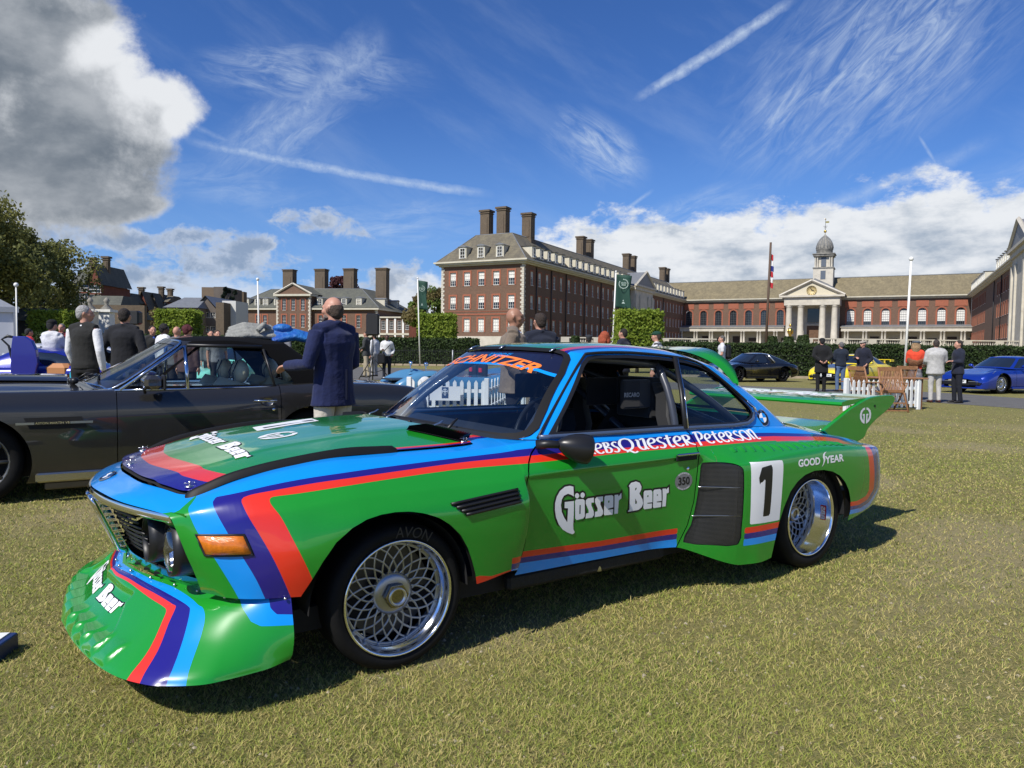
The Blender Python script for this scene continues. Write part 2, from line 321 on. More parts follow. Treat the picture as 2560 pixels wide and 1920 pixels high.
def skin(nu=300,ns=8):
    S=np.array(SEC); n=len(S)
    t=np.zeros(n); t[1:]=np.cumsum(np.maximum(np.linalg.norm(np.diff(S[:,6],axis=0),axis=1),.02))
    # dense stations: even spacing plus clustering round short spans
    q=np.unique(np.concatenate([np.linspace(0,t[-1],nu)]+[np.linspace(t[k],t[k+1],9) for k in range(n-1)]))
    A=pchip(t,S,q)                      # (nq,12,3)
    m=A.shape[1]; 
    w=np.unique(np.concatenate([np.linspace(k,k+1,(ns*2 if k in (0,1,2) else ns*2 if k>=8 else ns)+1) for k in range(m-1)]))
    B=crom(np.swapaxes(A,0,1),w,(1,0))        # (nw,nq,3)
    # sharpen the waist crease (between points 6 and 7) a little by mixing towards linear
    return np.swapaxes(B,0,1)
# greenhouse: base ring, shoulder ring; from front centre round the near side to rear centre
GB=[(.47,0,.888),(.495,.25,.886),(.545,.48,.880),(.61,.63,.866),(.69,.715,.856),(.80,.772,.856),(1.0,.782,.858),(1.5,.782,.857),(2.0,.775,.850),(2.35,.755,.838),(2.58,.722,.826),(2.72,.66,.822),(2.80,.45,.836),(2.84,.22,.842),(2.85,0,.845)]
GU=[(1.055,0,1.284),(1.062,.20,1.282),(1.08,.36,1.275),(1.115,.455,1.264),(1.17,.518,1.254),(1.27,.544,1.250),(1.45,.552,1.251),(1.7,.555,1.243),(1.92,.553,1.226),(2.08,.545,1.203),(2.20,.525,1.182),(2.27,.47,1.180),(2.32,.32,1.188),(2.335,.15,1.192),(2.34,0,1.194)]
def zroof(x): return pchip([.9,1.05,1.25,1.55,1.9,2.15,2.34,2.5],[1.22,1.286,1.308,1.315,1.300,1.258,1.196,1.12],np.asarray(x,float))
def greenhouse(nv=40,k=10):
    B=smooth_poly(GB,k,sym=(1,1)); U=smooth_poly(GU,k,sym=(1,1)); t=np.linspace(0,1,nv)[None,:,None]
    P=B[:,None]*(1-t)+U[:,None]*t
    # outward bulge
    d=np.gradient(P[:,0],axis=0); nn=np.stack([-d[:,1],d[:,0]],1); nn/=np.linalg.norm(nn,axis=1,keepdims=True)
    nn=np.where((nn[:,1:]<-.2)&(B[:,1:2]>.3),-nn,nn)
    out=np.stack([B[:,0]-1.66,B[:,1]*1.0],1); sgn=np.sign((nn*out).sum(1,keepdims=True)); nn=nn*sgn
    bul=.022*np.sin(np.pi*t[0,:,0])**1
    P[...,:2]+=nn[:,None,:]*bul[None,:,None]
    return P
def roofcap(nv=34,k=10):
    U=smooth_poly(GU,k,sym=(1,1)); s=np.linspace(0,1,nv)
    cx=np.clip(U[:,0],1.25,2.15); P=np.zeros((len(U),nv,3))
    for i,u in enumerate(U):
        x=u[0]+(cx[i]-u[0])*s; y=u[1]*(1-s)
        base=zroof(x); zu=u[2]-zroof(u[0]); e=1-s
        z=base+zu*(e**3.2)
        P[i]=np.stack([x,y,z],1)
    return P
# ---------------------------------------------------------------- front spoiler
def spoiler():
    K=[[(-.85,0,.350),(-.905,0,.332),(-1.0,0,.240),(-1.065,0,.175),(-1.085,0,.150)],
       [(-.82,.20,.356),(-.872,.22,.336),(-.972,.23,.243),(-1.042,.24,.178),(-1.065,.24,.150)],
       [(-.765,.35,.360),(-.815,.40,.337),(-.922,.43,.247),(-1.005,.46,.180),(-1.030,.46,.150)],
       [(-.70,.52,.363),(-.748,.575,.338),(-.855,.62,.252),(-.945,.66,.180),(-.972,.67,.150)],
       [(-.655,.64,.364),(-.692,.70,.336),(-.758,.77,.252),(-.835,.83,.182),(-.872,.838,.150)],
       [(-.60,.745,.366),(-.615,.785,.335),(-.650,.85,.25),(-.685,.905,.182),(-.705,.918,.150)],
       [(-.52,.822,.372),(-.52,.850,.33),(-.525,.893,.25),(-.535,.915,.182),(-.54,.922,.155)],
       [(-.43,.868,.38),(-.43,.885,.33),(-.432,.912,.25),(-.438,.915,.19),(-.445,.912,.168)]]
    K=np.array(K); K=np.concatenate([K[:4],[K[4]+(K[3]-K[4])*.10],[K[4]+(K[5]-K[4])*.12],K[5:]]); tk=np.r_[0,np.cumsum(np.linalg.norm(np.diff(K[:,2],axis=0),axis=1))]; u=np.unique(np.r_[np.linspace(0,tk[-1],190),np.linspace(tk[4],tk[5],7)]); v=np.unique(np.r_[np.linspace(0,1,8),np.linspace(1,3,34),np.linspace(3,4,8)])
    A=pchip(tk,K,u); B=crom(np.swapaxes(A,0,1),v); P=np.swapaxes(B,0,1)   # (u,v,3)
    # recessed middle panel and short ribs near the lip
    X,Y,Z=P[...,0],P[...,1],P[...,2]
    def sm(e,w): return 1/(1+np.exp(-np.clip(e/w,-40,40)))
    rec=sm(.33+.20*np.clip((.29-Z)/.12,0,1.2)-Y,.006)*sm(.315-Z,.003)*sm(Z-.205,.003)
    fr=np.mod(Y+.02,.128)/.128; rib=np.where(fr<.88,fr/.88,(1-fr)/.12)*sm(.60-Y,.004)
    rib*=sm(.218-Z,.003)*np.clip((Z-.152)/.03,0,1)
    P[...,0]+=rec*.018-rib*.017; P[...,2]-=rec*.012-rib*.004
    S=gridmesh(P.copy())
    if S.N[:,0].sum()>0: S=gridmesh(P.copy(),flip=True)
    return S
# ================================================================ object helpers
def tag(o,label=None,cat=None,group=None,kind=None):
    if label: o['label']=label
    if cat: o['category']=cat
    if group: o['group']=group
    if kind: o['kind']=kind
    return o
def empty(name,loc=(0,0,0),rz=0.,label=None,cat=None,group=None,parent=None,rot=None):
    o=bpy.data.objects.new(name,None); o.empty_display_size=.2; COL.objects.link(o); o.location=loc
    o.rotation_euler=rot if rot else (0,0,rz)
    if parent: o.parent=parent
    return tag(o,label,cat,group)
def link(name,me,mats=None,parent=None,smooth=None):
    o=bpy.data.objects.new(name,me); COL.objects.link(o)
    if mats is not None:
        for m in (mats if isinstance(mats,(list,tuple)) else [mats]): me.materials.append(m)
    if parent: o.parent=parent
    if smooth is not None and len(me.polygons): me.polygons.foreach_set('use_smooth',[smooth]*len(me.polygons))
    return o
def emit(name,m,mats,parent=None,flip=True,normals=True):
    """M -> object (M lives in near-side coordinates, y is flipped for Blender)"""
    V=m.V[:,:3]*[1,-1,1] if flip else m.V[:,:3]; N=m.N*[1,-1,1] if flip else m.N; T=m.T[:,::-1] if flip else m.T
    used=np.unique(m.m); mats=mats if isinstance(mats,(list,tuple)) else [mats]*(int(used.max())+1 if len(used) else 1)
    me=bpy.data.meshes.new(name); me.vertices.add(len(V)); me.vertices.foreach_set('co',V.astype(np.float32).ravel())
    me.loops.add(len(T)*3); me.loops.foreach_set('vertex_index',T.astype(np.int32).ravel())
    me.polygons.add(len(T)); me.polygons.foreach_set('loop_start',np.arange(0,len(T)*3,3,dtype=np.int32))
    me.polygons.foreach_set('material_index',np.searchsorted(used,m.m).astype(np.int32))
    me.update(calc_edges=True); me.polygons.foreach_set('use_smooth',[True]*len(T))
    for u in used: me.materials.append(mats[int(u)])
    if normals: me.normals_split_custom_set_from_vertices([tuple(n) for n in N])
    o=bpy.data.objects.new(name,me); COL.objects.link(o)
    if parent: o.parent=parent
    return o
class MB:
    """small mesh builder"""
    def __init__(s): s.v=[]; s.f=[]; s.m=[]; s.s=[]
    def add(s,V,F,m=0,sm=False):
        o=len(s.v); s.v.extend([tuple(map(float,p)) for p in V]); s.f.extend([tuple(i+o for i in f) for f in F]); s.m.extend([m]*len(F)); s.s.extend([sm]*len(F)); return s
    def box(s,c,d,m=0,rz=0.,bev=0,top=1.,R=None):
        """box centre c, size d; top = scale of the top face; bev = chamfer of vertical edges + top"""
        hx,hy,hz=d[0]/2,d[1]/2,d[2]/2
        def tr(P):
            out=[]
            for p in P:
                q=Vector(p)
                if R is not None: q=R@q
                elif rz: q=Vector((q.x*math.cos(rz)-q.y*math.sin(rz),q.x*math.sin(rz)+q.y*math.cos(rz),q.z))
                out.append((c[0]+q.x,c[1]+q.y,c[2]+q.z))
            return out
        if not bev:
            P=[(x*hx*(top if z>0 else 1),y*hy*(top if z>0 else 1),z*hz) for z in(-1,1) for x,y in((-1,-1),(1,-1),(1,1),(-1,1))]
            return s.add(tr(P),[(3,2,1,0),(4,5,6,7),(0,1,5,4),(1,2,6,5),(2,3,7,6),(3,0,4,7)],m)
        b=min(bev,hx*.49*2,hy*.49*2,hz*.49*2); rings=[]
        def ring(ex,ey,z):
            ax,ay=hx-ex,hy-ey; c2=b*.9
            return [(-ax+c2,-ay,z),(ax-c2,-ay,z),(ax,-ay+c2,z),(ax,ay-c2,z),(ax-c2,ay,z),(-ax+c2,ay,z),(-ax,ay-c2,z),(-ax,-ay+c2,z)]
        R4=[ring(b,b,-hz),ring(0,0,-hz+b),ring(hx*(1-top),hy*(1-top),hz-b),ring(b+hx*(1-top),b+hy*(1-top),hz)]
        P=[p for r in R4 for p in r]; F=[tuple(range(7,-1,-1)),tuple(range(24,32))]
        for k in range(3):
            for i in range(8): j=(i+1)%8; F.append((k*8+i,k*8+j,k*8+8+j,k*8+8+i))
        return s.add(tr(P),F,m)
    def tube(s,path,r,n=10,m=0,cap=True,sm=True,closed=False,flat=None):
        """round bar along path; r number or list; flat=(a,b) scales the section"""
        P=[Vector(p) for p in path]; k=len(P); rr=r if isinstance(r,(list,tuple)) else [r]*k
        V=[]; up=None
        for i,p in enumerate(P):
            if closed: t=P[(i+1)%k]-P[i-1]
            else: t=P[min(i+1,k-1)]-P[max(i-1,0)]
            t.normalize()
            if up is None: up=Vector((0,0,1)) if abs(t.z)<.9 else Vector((1,0,0))
            a=t.cross(up).normalized() if t.cross(up).length>1e-6 else t.orthogonal().normalized(); up2=a.cross(t).normalized(); up=up2
            fa,fb=flat if flat else (1,1)
            for j in range(n):
                th=2*math.pi*j/n; V.append(p+a*math.cos(th)*rr[i]*fa+up2*math.sin(th)*rr[i]*fb)
        F=[]
        for i in range(k if closed else k-1):
            for j in range(n):
                q=(j+1)%n; i2=(i+1)%k; F.append((i*n+j,i*n+q,i2*n+q,i2*n+j))
        if cap and not closed: F.append(tuple(range(n-1,-1,-1))); F.append(tuple((k-1)*n+j for j in range(n)))
        return s.add(V,F,m,sm)
    def cyl(s,a,b,r,r2=None,n=14,m=0,sm=True): return s.tube([a,b],[r,r if r2 is None else r2],n,m,True,sm)
    def lathe(s,prof,o=(0,0,0),axis='z',n=32,m=0,sm=True,a0=0,a1=2*math.pi,xs=1,ys=1):
        """prof [(r,h)...] round axis through o"""
        full=abs(a1-a0-2*math.pi)<1e-6; k=n if full else n+1; V=[]
        for i in range(k):
            t=a0+(a1-a0)*i/n; c,q=math.cos(t)*xs,math.sin(t)*ys
            for r,h in prof:
                V.append({'z':(o[0]+r*c,o[1]+r*q,o[2]+h),'y':(o[0]+r*c,o[1]+h,o[2]+r*q),'x':(o[0]+h,o[1]+r*c,o[2]+r*q)}[axis])
        L=len(prof); F=[]
        for i in range(n):
            i2=(i+1)%k
            for j in range(L-1):
                f=(i*L+j,i2*L+j,i2*L+j+1,i*L+j+1); F.append(f if axis!='y' else f[::-1])
        return s.add(V,F,m,sm)
    def ball(s,c,r,n=14,m=0):
        rx,ry,rz=(r,r,r) if isinstance(r,(int,float)) else r; V=[(c[0],c[1],c[2]-rz)]; h=n//2
        for i in range(1,h):
            t=math.pi*i/h-math.pi/2
            for j in range(n): a=2*math.pi*j/n; V.append((c[0]+rx*math.cos(t)*math.cos(a),c[1]+ry*math.cos(t)*math.sin(a),c[2]+rz*math.sin(t)))
        V.append((c[0],c[1],c[2]+rz)); F=[]
        for j in range(n): F.append((0,1+(j+1)%n,1+j))
        for i in range(h-2):
            for j in range(n): a=1+i*n; F.append((a+j,a+(j+1)%n,a+n+(j+1)%n,a+n+j))
        e=len(V)-1; a=1+(h-2)*n
        for j in range(n): F.append((a+j,a+(j+1)%n,e))
        return s.add(V,F,m,True)
    def prism(s,poly,z0,z1,m=0,plane='xy',sm=False):
        """extruded polygon; plane xy: z0..z1 heights; xz: extruded in y; yz: in x"""
        n=len(poly); f={'xy':lambda a,b,h:(a,b,h),'xz':lambda a,b,h:(a,h,b),'yz':lambda a,b,h:(h,a,b)}[plane]
        V=[f(a,b,z0) for a,b in poly]+[f(a,b,z1) for a,b in poly]
        F=[tuple(range(n-1,-1,-1)),tuple(range(n,2*n))]+[(i,(i+1)%n,n+(i+1)%n,n+i) for i in range(n)]
        return s.add(V,F,m,sm)
    def quad(s,a,b,c,d,m=0): return s.add([a,b,c,d],[(0,1,2,3)],m)
    def grid(s,P,m=0,sm=True,flip=False):
        nu,nv=len(P),len(P[0]); V=[p for r in P for p in r]; F=[]
        for i in range(nu-1):
            for j in range(nv-1):
                f=(i*nv+j,(i+1)*nv+j,(i+1)*nv+j+1,i*nv+j+1); F.append(f[::-1] if flip else f)
        return s.add(V,F,m,sm)
    def xf(s,fn): s.v=[tuple(fn(p)) for p in s.v]; return s
    def mesh(s,name='m'):
        me=bpy.data.meshes.new(name); me.from_pydata(s.v,[],s.f); me.polygons.foreach_set('material_index',s.m); me.polygons.foreach_set('use_smooth',s.s); me.update(); return me
    def build(s,name,mats,parent=None,weld=False,bevel=0,sub=0,smooth=None):
        me=s.mesh(name)
        if weld or bevel or sub:
            b=bmesh.new(); b.from_mesh(me); bmesh.ops.remove_doubles(b,verts=b.verts,dist=1e-5)
            bmesh.ops.recalc_face_normals(b,faces=b.faces)
            if bevel:
                ed=[e for e in b.edges if len(e.link_faces)==2 and e.calc_face_angle(0)>.5]
                bmesh.ops.bevel(b,geom=ed,offset=bevel,segments=2,profile=.6,affect='EDGES')
            b.to_mesh(me); b.free()
        o=link(name,me,mats,parent)
        if smooth is not None: me.polygons.foreach_set('use_smooth',[smooth]*len(me.polygons))
        if sub:
            md=o.modifiers.new('s','SUBSURF'); md.levels=md.render_levels=sub
            me.polygons.foreach_set('use_smooth',[True]*len(me.polygons))
        return o
def copy_tree(o,loc=None,rz=None,label=None,parent=None,cat=None):
    c=o.copy(); COL.objects.link(c)
    if parent is not None: c.parent=parent
    if loc is not None: c.location=loc
    if rz is not None: c.rotation_euler=(c.rotation_euler[0],c.rotation_euler[1],rz)
    if label: c['label']=label
    for ch in list(o.children): copy_tree(ch,parent=c)
    return c
# ---- flat artwork (letters, marks) laid on a surface
def curve2d(polys,offset=0.,res=0):
    cu=bpy.data.curves.new('c','CURVE'); cu.dimensions='2D'; cu.fill_mode='BOTH'; cu.offset=offset
    for P in polys:
        sp=cu.splines.new('POLY'); sp.points.add(len(P)-1); sp.use_cyclic_u=True
        for i,p in enumerate(P): sp.points[i].co=(p[0],p[1],0,1)
    return cu
def text2d(s,size=1.,offset=0.,shear=0.,align='CENTER',space=1.,res=4):
    cu=bpy.data.curves.new('t','FONT'); cu.body=s; cu.size=size; cu.offset=offset; cu.shear=shear; cu.align_x=align; cu.fill_mode='BOTH'
    cu.space_character=space; cu.resolution_u=res; cu.align_y='CENTER'; return cu
def flat(cu,fit=None,edge=None):
    """curve -> (verts Nx2, tris); fit=(x0,y0,x1,y1) rescales into that box"""
    o=bpy.data.objects.new('tmp',cu); COL.objects.link(o)
    dg=bpy.context.evaluated_depsgraph_get(); me=bpy.data.meshes.new_from_object(o.evaluated_get(dg))
    b=bmesh.new(); b.from_mesh(me); bmesh.ops.triangulate(b,faces=b.faces)
    if fit:
        X=[v.co.x for v in b.verts]; Y=[v.co.y for v in b.verts]; sx=(fit[2]-fit[0])/(max(X)-min(X)); sy=(fit[3]-fit[1])/(max(Y)-min(Y)); mx,my=min(X),min(Y)
        for v in b.verts: v.co.x=fit[0]+(v.co.x-mx)*sx; v.co.y=fit[1]+(v.co.y-my)*sy
    if edge:
        for _ in range(4):
            L=[e for e in b.edges if e.calc_length()>edge]
            if not L: break
            bmesh.ops.subdivide_edges(b,edges=L,cuts=1); bmesh.ops.triangulate(b,faces=b.faces)
    b.verts.index_update(); V=np.array([(v.co.x,v.co.y) for v in b.verts]); T=[tuple(v.index for v in f.verts) for f in b.faces]
    b.free(); bpy.data.objects.remove(o); bpy.data.meshes.remove(me); return V,T
def bvh(m): return BVHTree.FromPolygons([tuple(v) for v in m.V],[tuple(map(int,t)) for t in m.T])
def decal(name,VT,place,tree,d,mats,parent,off=.002,flip=True):
    """project flat artwork onto a surface: place(a,b)->ray origin, d direction (near-side frame)"""
    V,T=VT; P=[];keep=[]; Ns=[]
    for a,b in V:
        o=Vector(place(a,b)); h=tree.ray_cast(o,Vector(d),3.)
        if h[0] is None: P.append(o); keep.append(False); Ns.append(-Vector(d)); continue
        n=h[1] if h[1].dot(Vector(d))<0 else -h[1]
        P.append(h[0]+n*off); keep.append(True); Ns.append(n)
    T=[t for t in T if all(keep[i] for i in t)]
    if not T: print('decal missed',name); return None
    T2=[]
    for t in T:
        a,b,c=(P[i] for i in t); T2.append(t if (b-a).cross(c-a).dot(Ns[t[0]])>0 else t[::-1])
    m=M(np.array([tuple(p) for p in P]),np.array([tuple(n) for n in Ns]),np.array(T2))
    return emit(name,m,mats,parent,flip=flip,normals=False)
GOSSER=[[(0.869,0.644),(0.847,0.65),(0.819,0.648),(0.79,0.632),(0.772,0.608),(0.764,0.58),(0.765,0.549),(0.774,0.513),(0.793,0.478),(0.817,0.452),(0.848,0.433),(0.878,0.421),(0.888,0.425),(0.89,0.431),(0.881,0.443),(0.877,0.465),(0.876,0.516),(0.873,0.578),(0.819,0.579),(0.82,0.551),(0.84,0.548),(0.841,0.482),(0.82,0.508),(0.805,0.535),(0.798,0.566),(0.802,0.593),(0.814,0.609),(0.837,0.615),(0.856,0.608),(0.871,0.599)],
 [(0.886,0.584),(0.928,0.581),(0.937,0.573),(0.943,0.498),(0.934,0.489),(0.896,0.486),(0.886,0.495),(0.879,0.577)],
 [(0.907,0.555),(0.914,0.555),(0.916,0.513),(0.909,0.513)],
 [(0.891,0.613),(0.901,0.607),(0.904,0.598),(0.898,0.589),(0.89,0.587),(0.881,0.593),(0.877,0.602),(0.882,0.611)],
 [(0.924,0.613),(0.934,0.607),(0.937,0.597),(0.931,0.588),(0.922,0.587),(0.913,0.592),(0.91,0.601),(0.914,0.61)],
 [(0.993,0.581),(0.993,0.558),(0.978,0.559),(0.979,0.546),(0.996,0.515),(0.998,0.497),(0.989,0.487),(0.948,0.487),(0.949,0.51),(0.965,0.512),(0.964,0.524),(0.944,0.558),(0.944,0.574),(0.956,0.581)],
 [(1.049,0.581),(1.05,0.558),(1.035,0.557),(1.034,0.545),(1.054,0.511),(1.054,0.495),(1.044,0.487),(1.004,0.487),(1.004,0.512),(1.019,0.513),(1.019,0.526),(1,0.559),(1,0.574),(1.01,0.582)],
 [(1.063,0.582),(1.106,0.581),(1.115,0.574),(1.118,0.521),(1.086,0.518),(1.086,0.513),(1.118,0.512),(1.118,0.486),(1.065,0.488),(1.06,0.495),(1.058,0.576)],
 [(1.083,0.556),(1.091,0.557),(1.091,0.547),(1.083,0.547)],
 [(1.122,0.58),(1.146,0.58),(1.148,0.57),(1.166,0.586),(1.168,0.56),(1.151,0.55),(1.15,0.487),(1.127,0.487)],
 [(1.214,0.614),(1.229,0.628),(1.262,0.632),(1.287,0.623),(1.299,0.604),(1.298,0.588),(1.286,0.571),(1.309,0.539),(1.315,0.519),(1.308,0.501),(1.287,0.489),(1.218,0.487),(1.217,0.492),(1.225,0.498),(1.22,0.607)],
 [(1.256,0.587),(1.267,0.595),(1.265,0.602),(1.257,0.599)],
 [(1.26,0.549),(1.273,0.529),(1.27,0.521),(1.261,0.522)],
 [(1.321,0.581),(1.366,0.579),(1.375,0.57),(1.379,0.517),(1.344,0.518),(1.345,0.513),(1.377,0.511),(1.377,0.487),(1.326,0.487),(1.319,0.494),(1.315,0.573)],
 [(1.341,0.555),(1.349,0.556),(1.349,0.547),(1.341,0.547)],
 [(1.388,0.579),(1.428,0.579),(1.438,0.572),(1.444,0.517),(1.409,0.517),(1.41,0.513),(1.442,0.51),(1.442,0.486),(1.391,0.486),(1.385,0.493),(1.382,0.573)],
 [(1.408,0.554),(1.414,0.554),(1.414,0.546),(1.408,0.546)],
 [(1.446,0.578),(1.471,0.577),(1.472,0.571),(1.49,0.583),(1.492,0.555),(1.476,0.551),(1.475,0.486),(1.45,0.487),(1.45,0.532)]]
# ================================================================ the racing coupe
CAR_PSI=.60548
RC=empty('racing_coupe',(-.91924,3.51861,0),CAR_PSI,'green racing coupe with blue, navy and red stripes, number 1 and a tall rear wing','race car')
def T_(pts): return [tuple(p) for p in pts]
C0=[(-.585,.36),(-.606,.409),(-.659,.513),(-.707,.604),(-.729,.664),(-.73,.688),(-.715,.702),(-.69,.72)]
C1=[(-.507,.36),(-.543,.449),(-.586,.535),(-.627,.617),(-.652,.677),(-.658,.706),(-.646,.72),(-.62,.729),(-.468,.758),(-.302,.777),(-.11,.789),(.091,.796),(.526,.811),(.68,.822),(1.173,.829),(1.717,.830),(2.094,.816),(2.302,.807),(2.495,.796),(2.858,.767),(3.08,.742),(3.19,.728),(3.235,.71),(3.245,.689)]
C2=[(-.425,.36),(-.487,.512),(-.528,.602),(-.558,.664),(-.571,.706),(-.570,.719),(-.559,.727),(-.506,.738),(-.311,.759),(-.12,.770),(.284,.786),(.51,.791),(.859,.796),(1.236,.794),(1.72,.792),(2.269,.790),(2.596,.772),(2.934,.747),(3.12,.724),(3.16,.712),(3.165,.692)]
C3=[(-.335,.36),(-.363,.438),(-.416,.559),(-.455,.655),(-.474,.688),(-.483,.707),(-.481,.718),(-.467,.725),(-.389,.730),(-.323,.735),(-.14,.748),(.268,.764),(.637,.765),(.979,.770),(1.307,.773),(1.72,.770),(2.03,.771),(2.282,.768),(2.539,.756),(2.85,.734),(3.03,.714),(3.045,.706),(3.045,.692)]
FARCH=[(-.43,.30),(-.405,.36),(-.364,.433),(-.327,.498),(-.281,.561),(-.221,.607),(-.165,.631),(-.106,.642),(-.047,.645),(.012,.641),(.071,.628),(.133,.604),(.185,.569),(.232,.522),(.268,.463),(.291,.405),(.308,.354),(.319,.30),(.325,.2),(-.45,.2)]
RARCH=[(2.16,.05),(2.18,.16),(2.2,.237),(2.226,.336),(2.262,.419),(2.314,.5),(2.379,.551),(2.447,.581),(2.535,.597),(2.626,.595),(2.719,.578),(2.798,.547),(2.859,.501),(2.904,.446),(2.930,.382),(2.936,.313),(2.91,.24),(2.9,.05)]
DOORP=[(.62,.737),(.640,.768),(.672,.800),(.708,.824),(.756,.846),(.79,.90),(1.69,.90),(1.708,.85),(1.717,.832),(1.722,.795),(1.706,.748),(1.693,.637),(1.677,.492),(1.638,.369),(1.566,.255),(1.56,.2),(.50,.2),(.548,.28),(.560,.38),(.590,.536),(.609,.70)]
WS_OUT=[(-.1,.878),(0,.880),(.231,.878),(.42,.868),(.523,.858),(.622,.851),(.698,.857),(.722,.868),(.722,.899),(.683,.977),(.584,1.148),(.532,1.219),(.508,1.240),(.472,1.257),(.414,1.270),(.2,1.278),(-.1,1.281)]
WS_IN=[(-.1,.900),(0,.9),(.32,.893),(.506,.883),(.633,.876),(.680,.879),(.694,.893),(.684,.93),(.560,1.156),(.508,1.222),(.485,1.239),(.432,1.252),(.2,1.260),(-.1,1.263)]
BROW=[(-.1,1.188),(0,1.188),(.2,1.186),(.347,1.178),(.472,1.161),(.7,1.10),(.7,1.4),(-.1,1.4)]
BROW2=[(-.1,1.199),(0,1.199),(.187,1.196),(.334,1.189),(.457,1.175),(.7,1.115),(.7,1.4),(-.1,1.4)]
SIDEWIN=[(.792,.868),(1.145,1.196),(1.20,1.232),(1.26,1.240),(1.46,1.243),(1.71,1.234),(1.90,1.218),(2.02,1.195),(2.10,1.163),(2.17,1.115),(2.25,1.03),(2.325,.945),(2.335,.915),(2.29,.878),(2.22,.862),(2.14,.858),(1.5,.868)]
RW=[(-.1,.868),(0,.868),(.45,.866),(.60,.875),(.615,.90),(.52,1.06),(.47,1.13),(.42,1.158),(.25,1.168),(-.1,1.172)]
def xz(v): return v[:,[0,2]]
def racecar():
    S=gridmesh(skin(230,6))
    y,x=S.V[:,1],S.V[:,0]
    # wheel openings
    S=S.clip(np.where(S.V[:,1]>.6,sdf(FARCH,xz(S.V)),1.),False)
    S=S.clip(np.where(S.V[:,1]>.6,sdf(RARCH,xz(S.V)),1.),False)
    # livery
    for k,(c,end) in enumerate([(C0,[(-.69,1.0),(3.7,1.0),(3.7,.66),(3.34,.66)]),(C1,[]),(C2,[]),(C3,[])]):
        P=smooth_poly(c,3)
        P=list(map(tuple,P))+end+[(3.02,.5),(0,.2),(c[0][0],.2)]
        f=sdf(P,xz(S.V)); g=np.where(S.V[:,0]>1.8,S.V[:,1]-.867,-1.)
        S=S.paint(np.maximum(f,g),[1,2,3,0][k])
    def poly(m,P,lo=.7): 
        nonlocal S
        f=sdf(P,xz(S.V)); S=S.paint(np.where(S.V[:,1]>lo,f,np.abs(f)+.01),m)
    # low bands: front wing, door, box
    poly(3,[(.29,.335),(.33,.338),(.391,.325),(.52,.333),(.597,.355),(.597,.325),(.52,.310),(.40,.300),(.34,.300),(.29,.30)])
    poly(2,[(.29,.30),(.34,.300),(.40,.300),(.52,.310),(.597,.325),(.597,.29),(.3,.25)])
    for m,a,b,c_,d_ in ((3,.382,.360,.355,.331),(2,.355,.331,.330,.303),(1,.330,.303,.20,.20)):
        poly(m,[(.50,a),(1.06,(a+b)/2-.008),(1.572,b),(1.572,d_),(1.06,(c_+d_)/2-.008),(.50,c_)])
    def box(m,P):
        nonlocal S
        f=sdf(P,xz(S.V)); S=S.paint(np.where((S.V[:,1]>.93)&(S.V[:,0]>1.9),f,np.abs(f)+.01),m)
    for m,a,b in ((3,.339,.307),(2,.307,.276),(1,.276,.240)): box(m,[(1.951,a),(2.3,a+.002),(2.3,b+.002),(1.951,b)])
    # rear corner bands
    o=[(3.188,.74),(3.188,.70),(3.138,.678),(3.155,.629),(3.16,.515),(3.160,.42),(3.125,.388),(3.011,.371),(2.90,.374)]
    def ofs(dx,dz): return [(a+dx*(1 if b>.40 else .35),b-dz*(1 if b<.42 else 0)) for a,b in o]
    for m,q in ((3,o),(2,ofs(.075,.028)),(1,ofs(.165,.052)),(0,ofs(.235,.078))):
        P=q+[(2.85,q[-1][1]),(2.85,.0),(3.9,.0),(3.9,.74)]
        f=sdf(P,xz(S.V)); g=.862-S.V[:,1]; g=np.where(S.V[:,0]>3.3,-1.,g); f=np.where(S.V[:,0]<2.6,np.abs(f)+.01,f)
        S=S.paint(np.maximum(f,g),m)
    S2=S.mirror()                        # far side keeps the same colours, no number
    box(4,[(1.985,.684),(2.10,.683),(2.240,.680),(2.248,.672),(2.249,.65),(2.238,.52),(2.226,.350),(2.10,.351),(1.984,.354),(1.982,.52)])
    box(5,[(2.066,.652),(2.150,.662),(2.157,.64),(2.139,.386),(2.080,.386),(2.093,.590),(2.046,.562),(2.041,.600)])
    both=cat(S,S2)
    B=both
    ay=np.abs(B.V[:,1]); hx=[0,.2,.4,.55,.60,.645]; 
    # interior opening below the greenhouse
    def inner(V):
        a=np.abs(V[:,1]); xx=V[:,0]
        ycut=np.interp(xx,[.40,.47,.60,.70,.80,2.35,2.55,2.66,2.78,2.86],[.0,.40,.62,.70,.755,.755,.72,.66,.45,.0])
        d=a-ycut; return np.where((xx>.42)&(xx<2.84),d,1.)
    B=B.clip(inner(B.V),False)
    # hood
    HP=smooth_poly([(-.857,0),(-.850,.10),(-.823,.297),(-.761,.474),(-.722,.56),(-.66,.605),(-.55,.620),(-.40,.630),(-.16,.643),(.10,.652),(.30,.654),(.44,.652),(.462,.62),(.44,.5),(.40,.36),(.365,.2),(.355,0)],4)
    HP=list(map(tuple,HP)); HF=HP+[(a,-b) for a,b in HP[::-1]]
    fh=sdf(HF,B.V[:,:2]); top=np.where(B.V[:,0]<.6,fh,1.)
    Cc,ins=B.cut(top+.0035); hood=Cc.sub(ins); 
    Cc,ins=B.cut(top-.0035); rest=Cc.sub(~ins)
    hood.m[:]=2
    U1=[(-.777,0),(-.770,.135),(-.731,.303),(-.690,.44),(-.63,.575),(-.56,.600),(-.3,.612),(.1,.635),(.6,.638)]
    U2=[(-.690,0),(-.687,.081),(-.664,.21),(-.624,.40),(-.57,.55),(-.53,.580),(-.3,.592),(.1,.617),(.6,.622)]
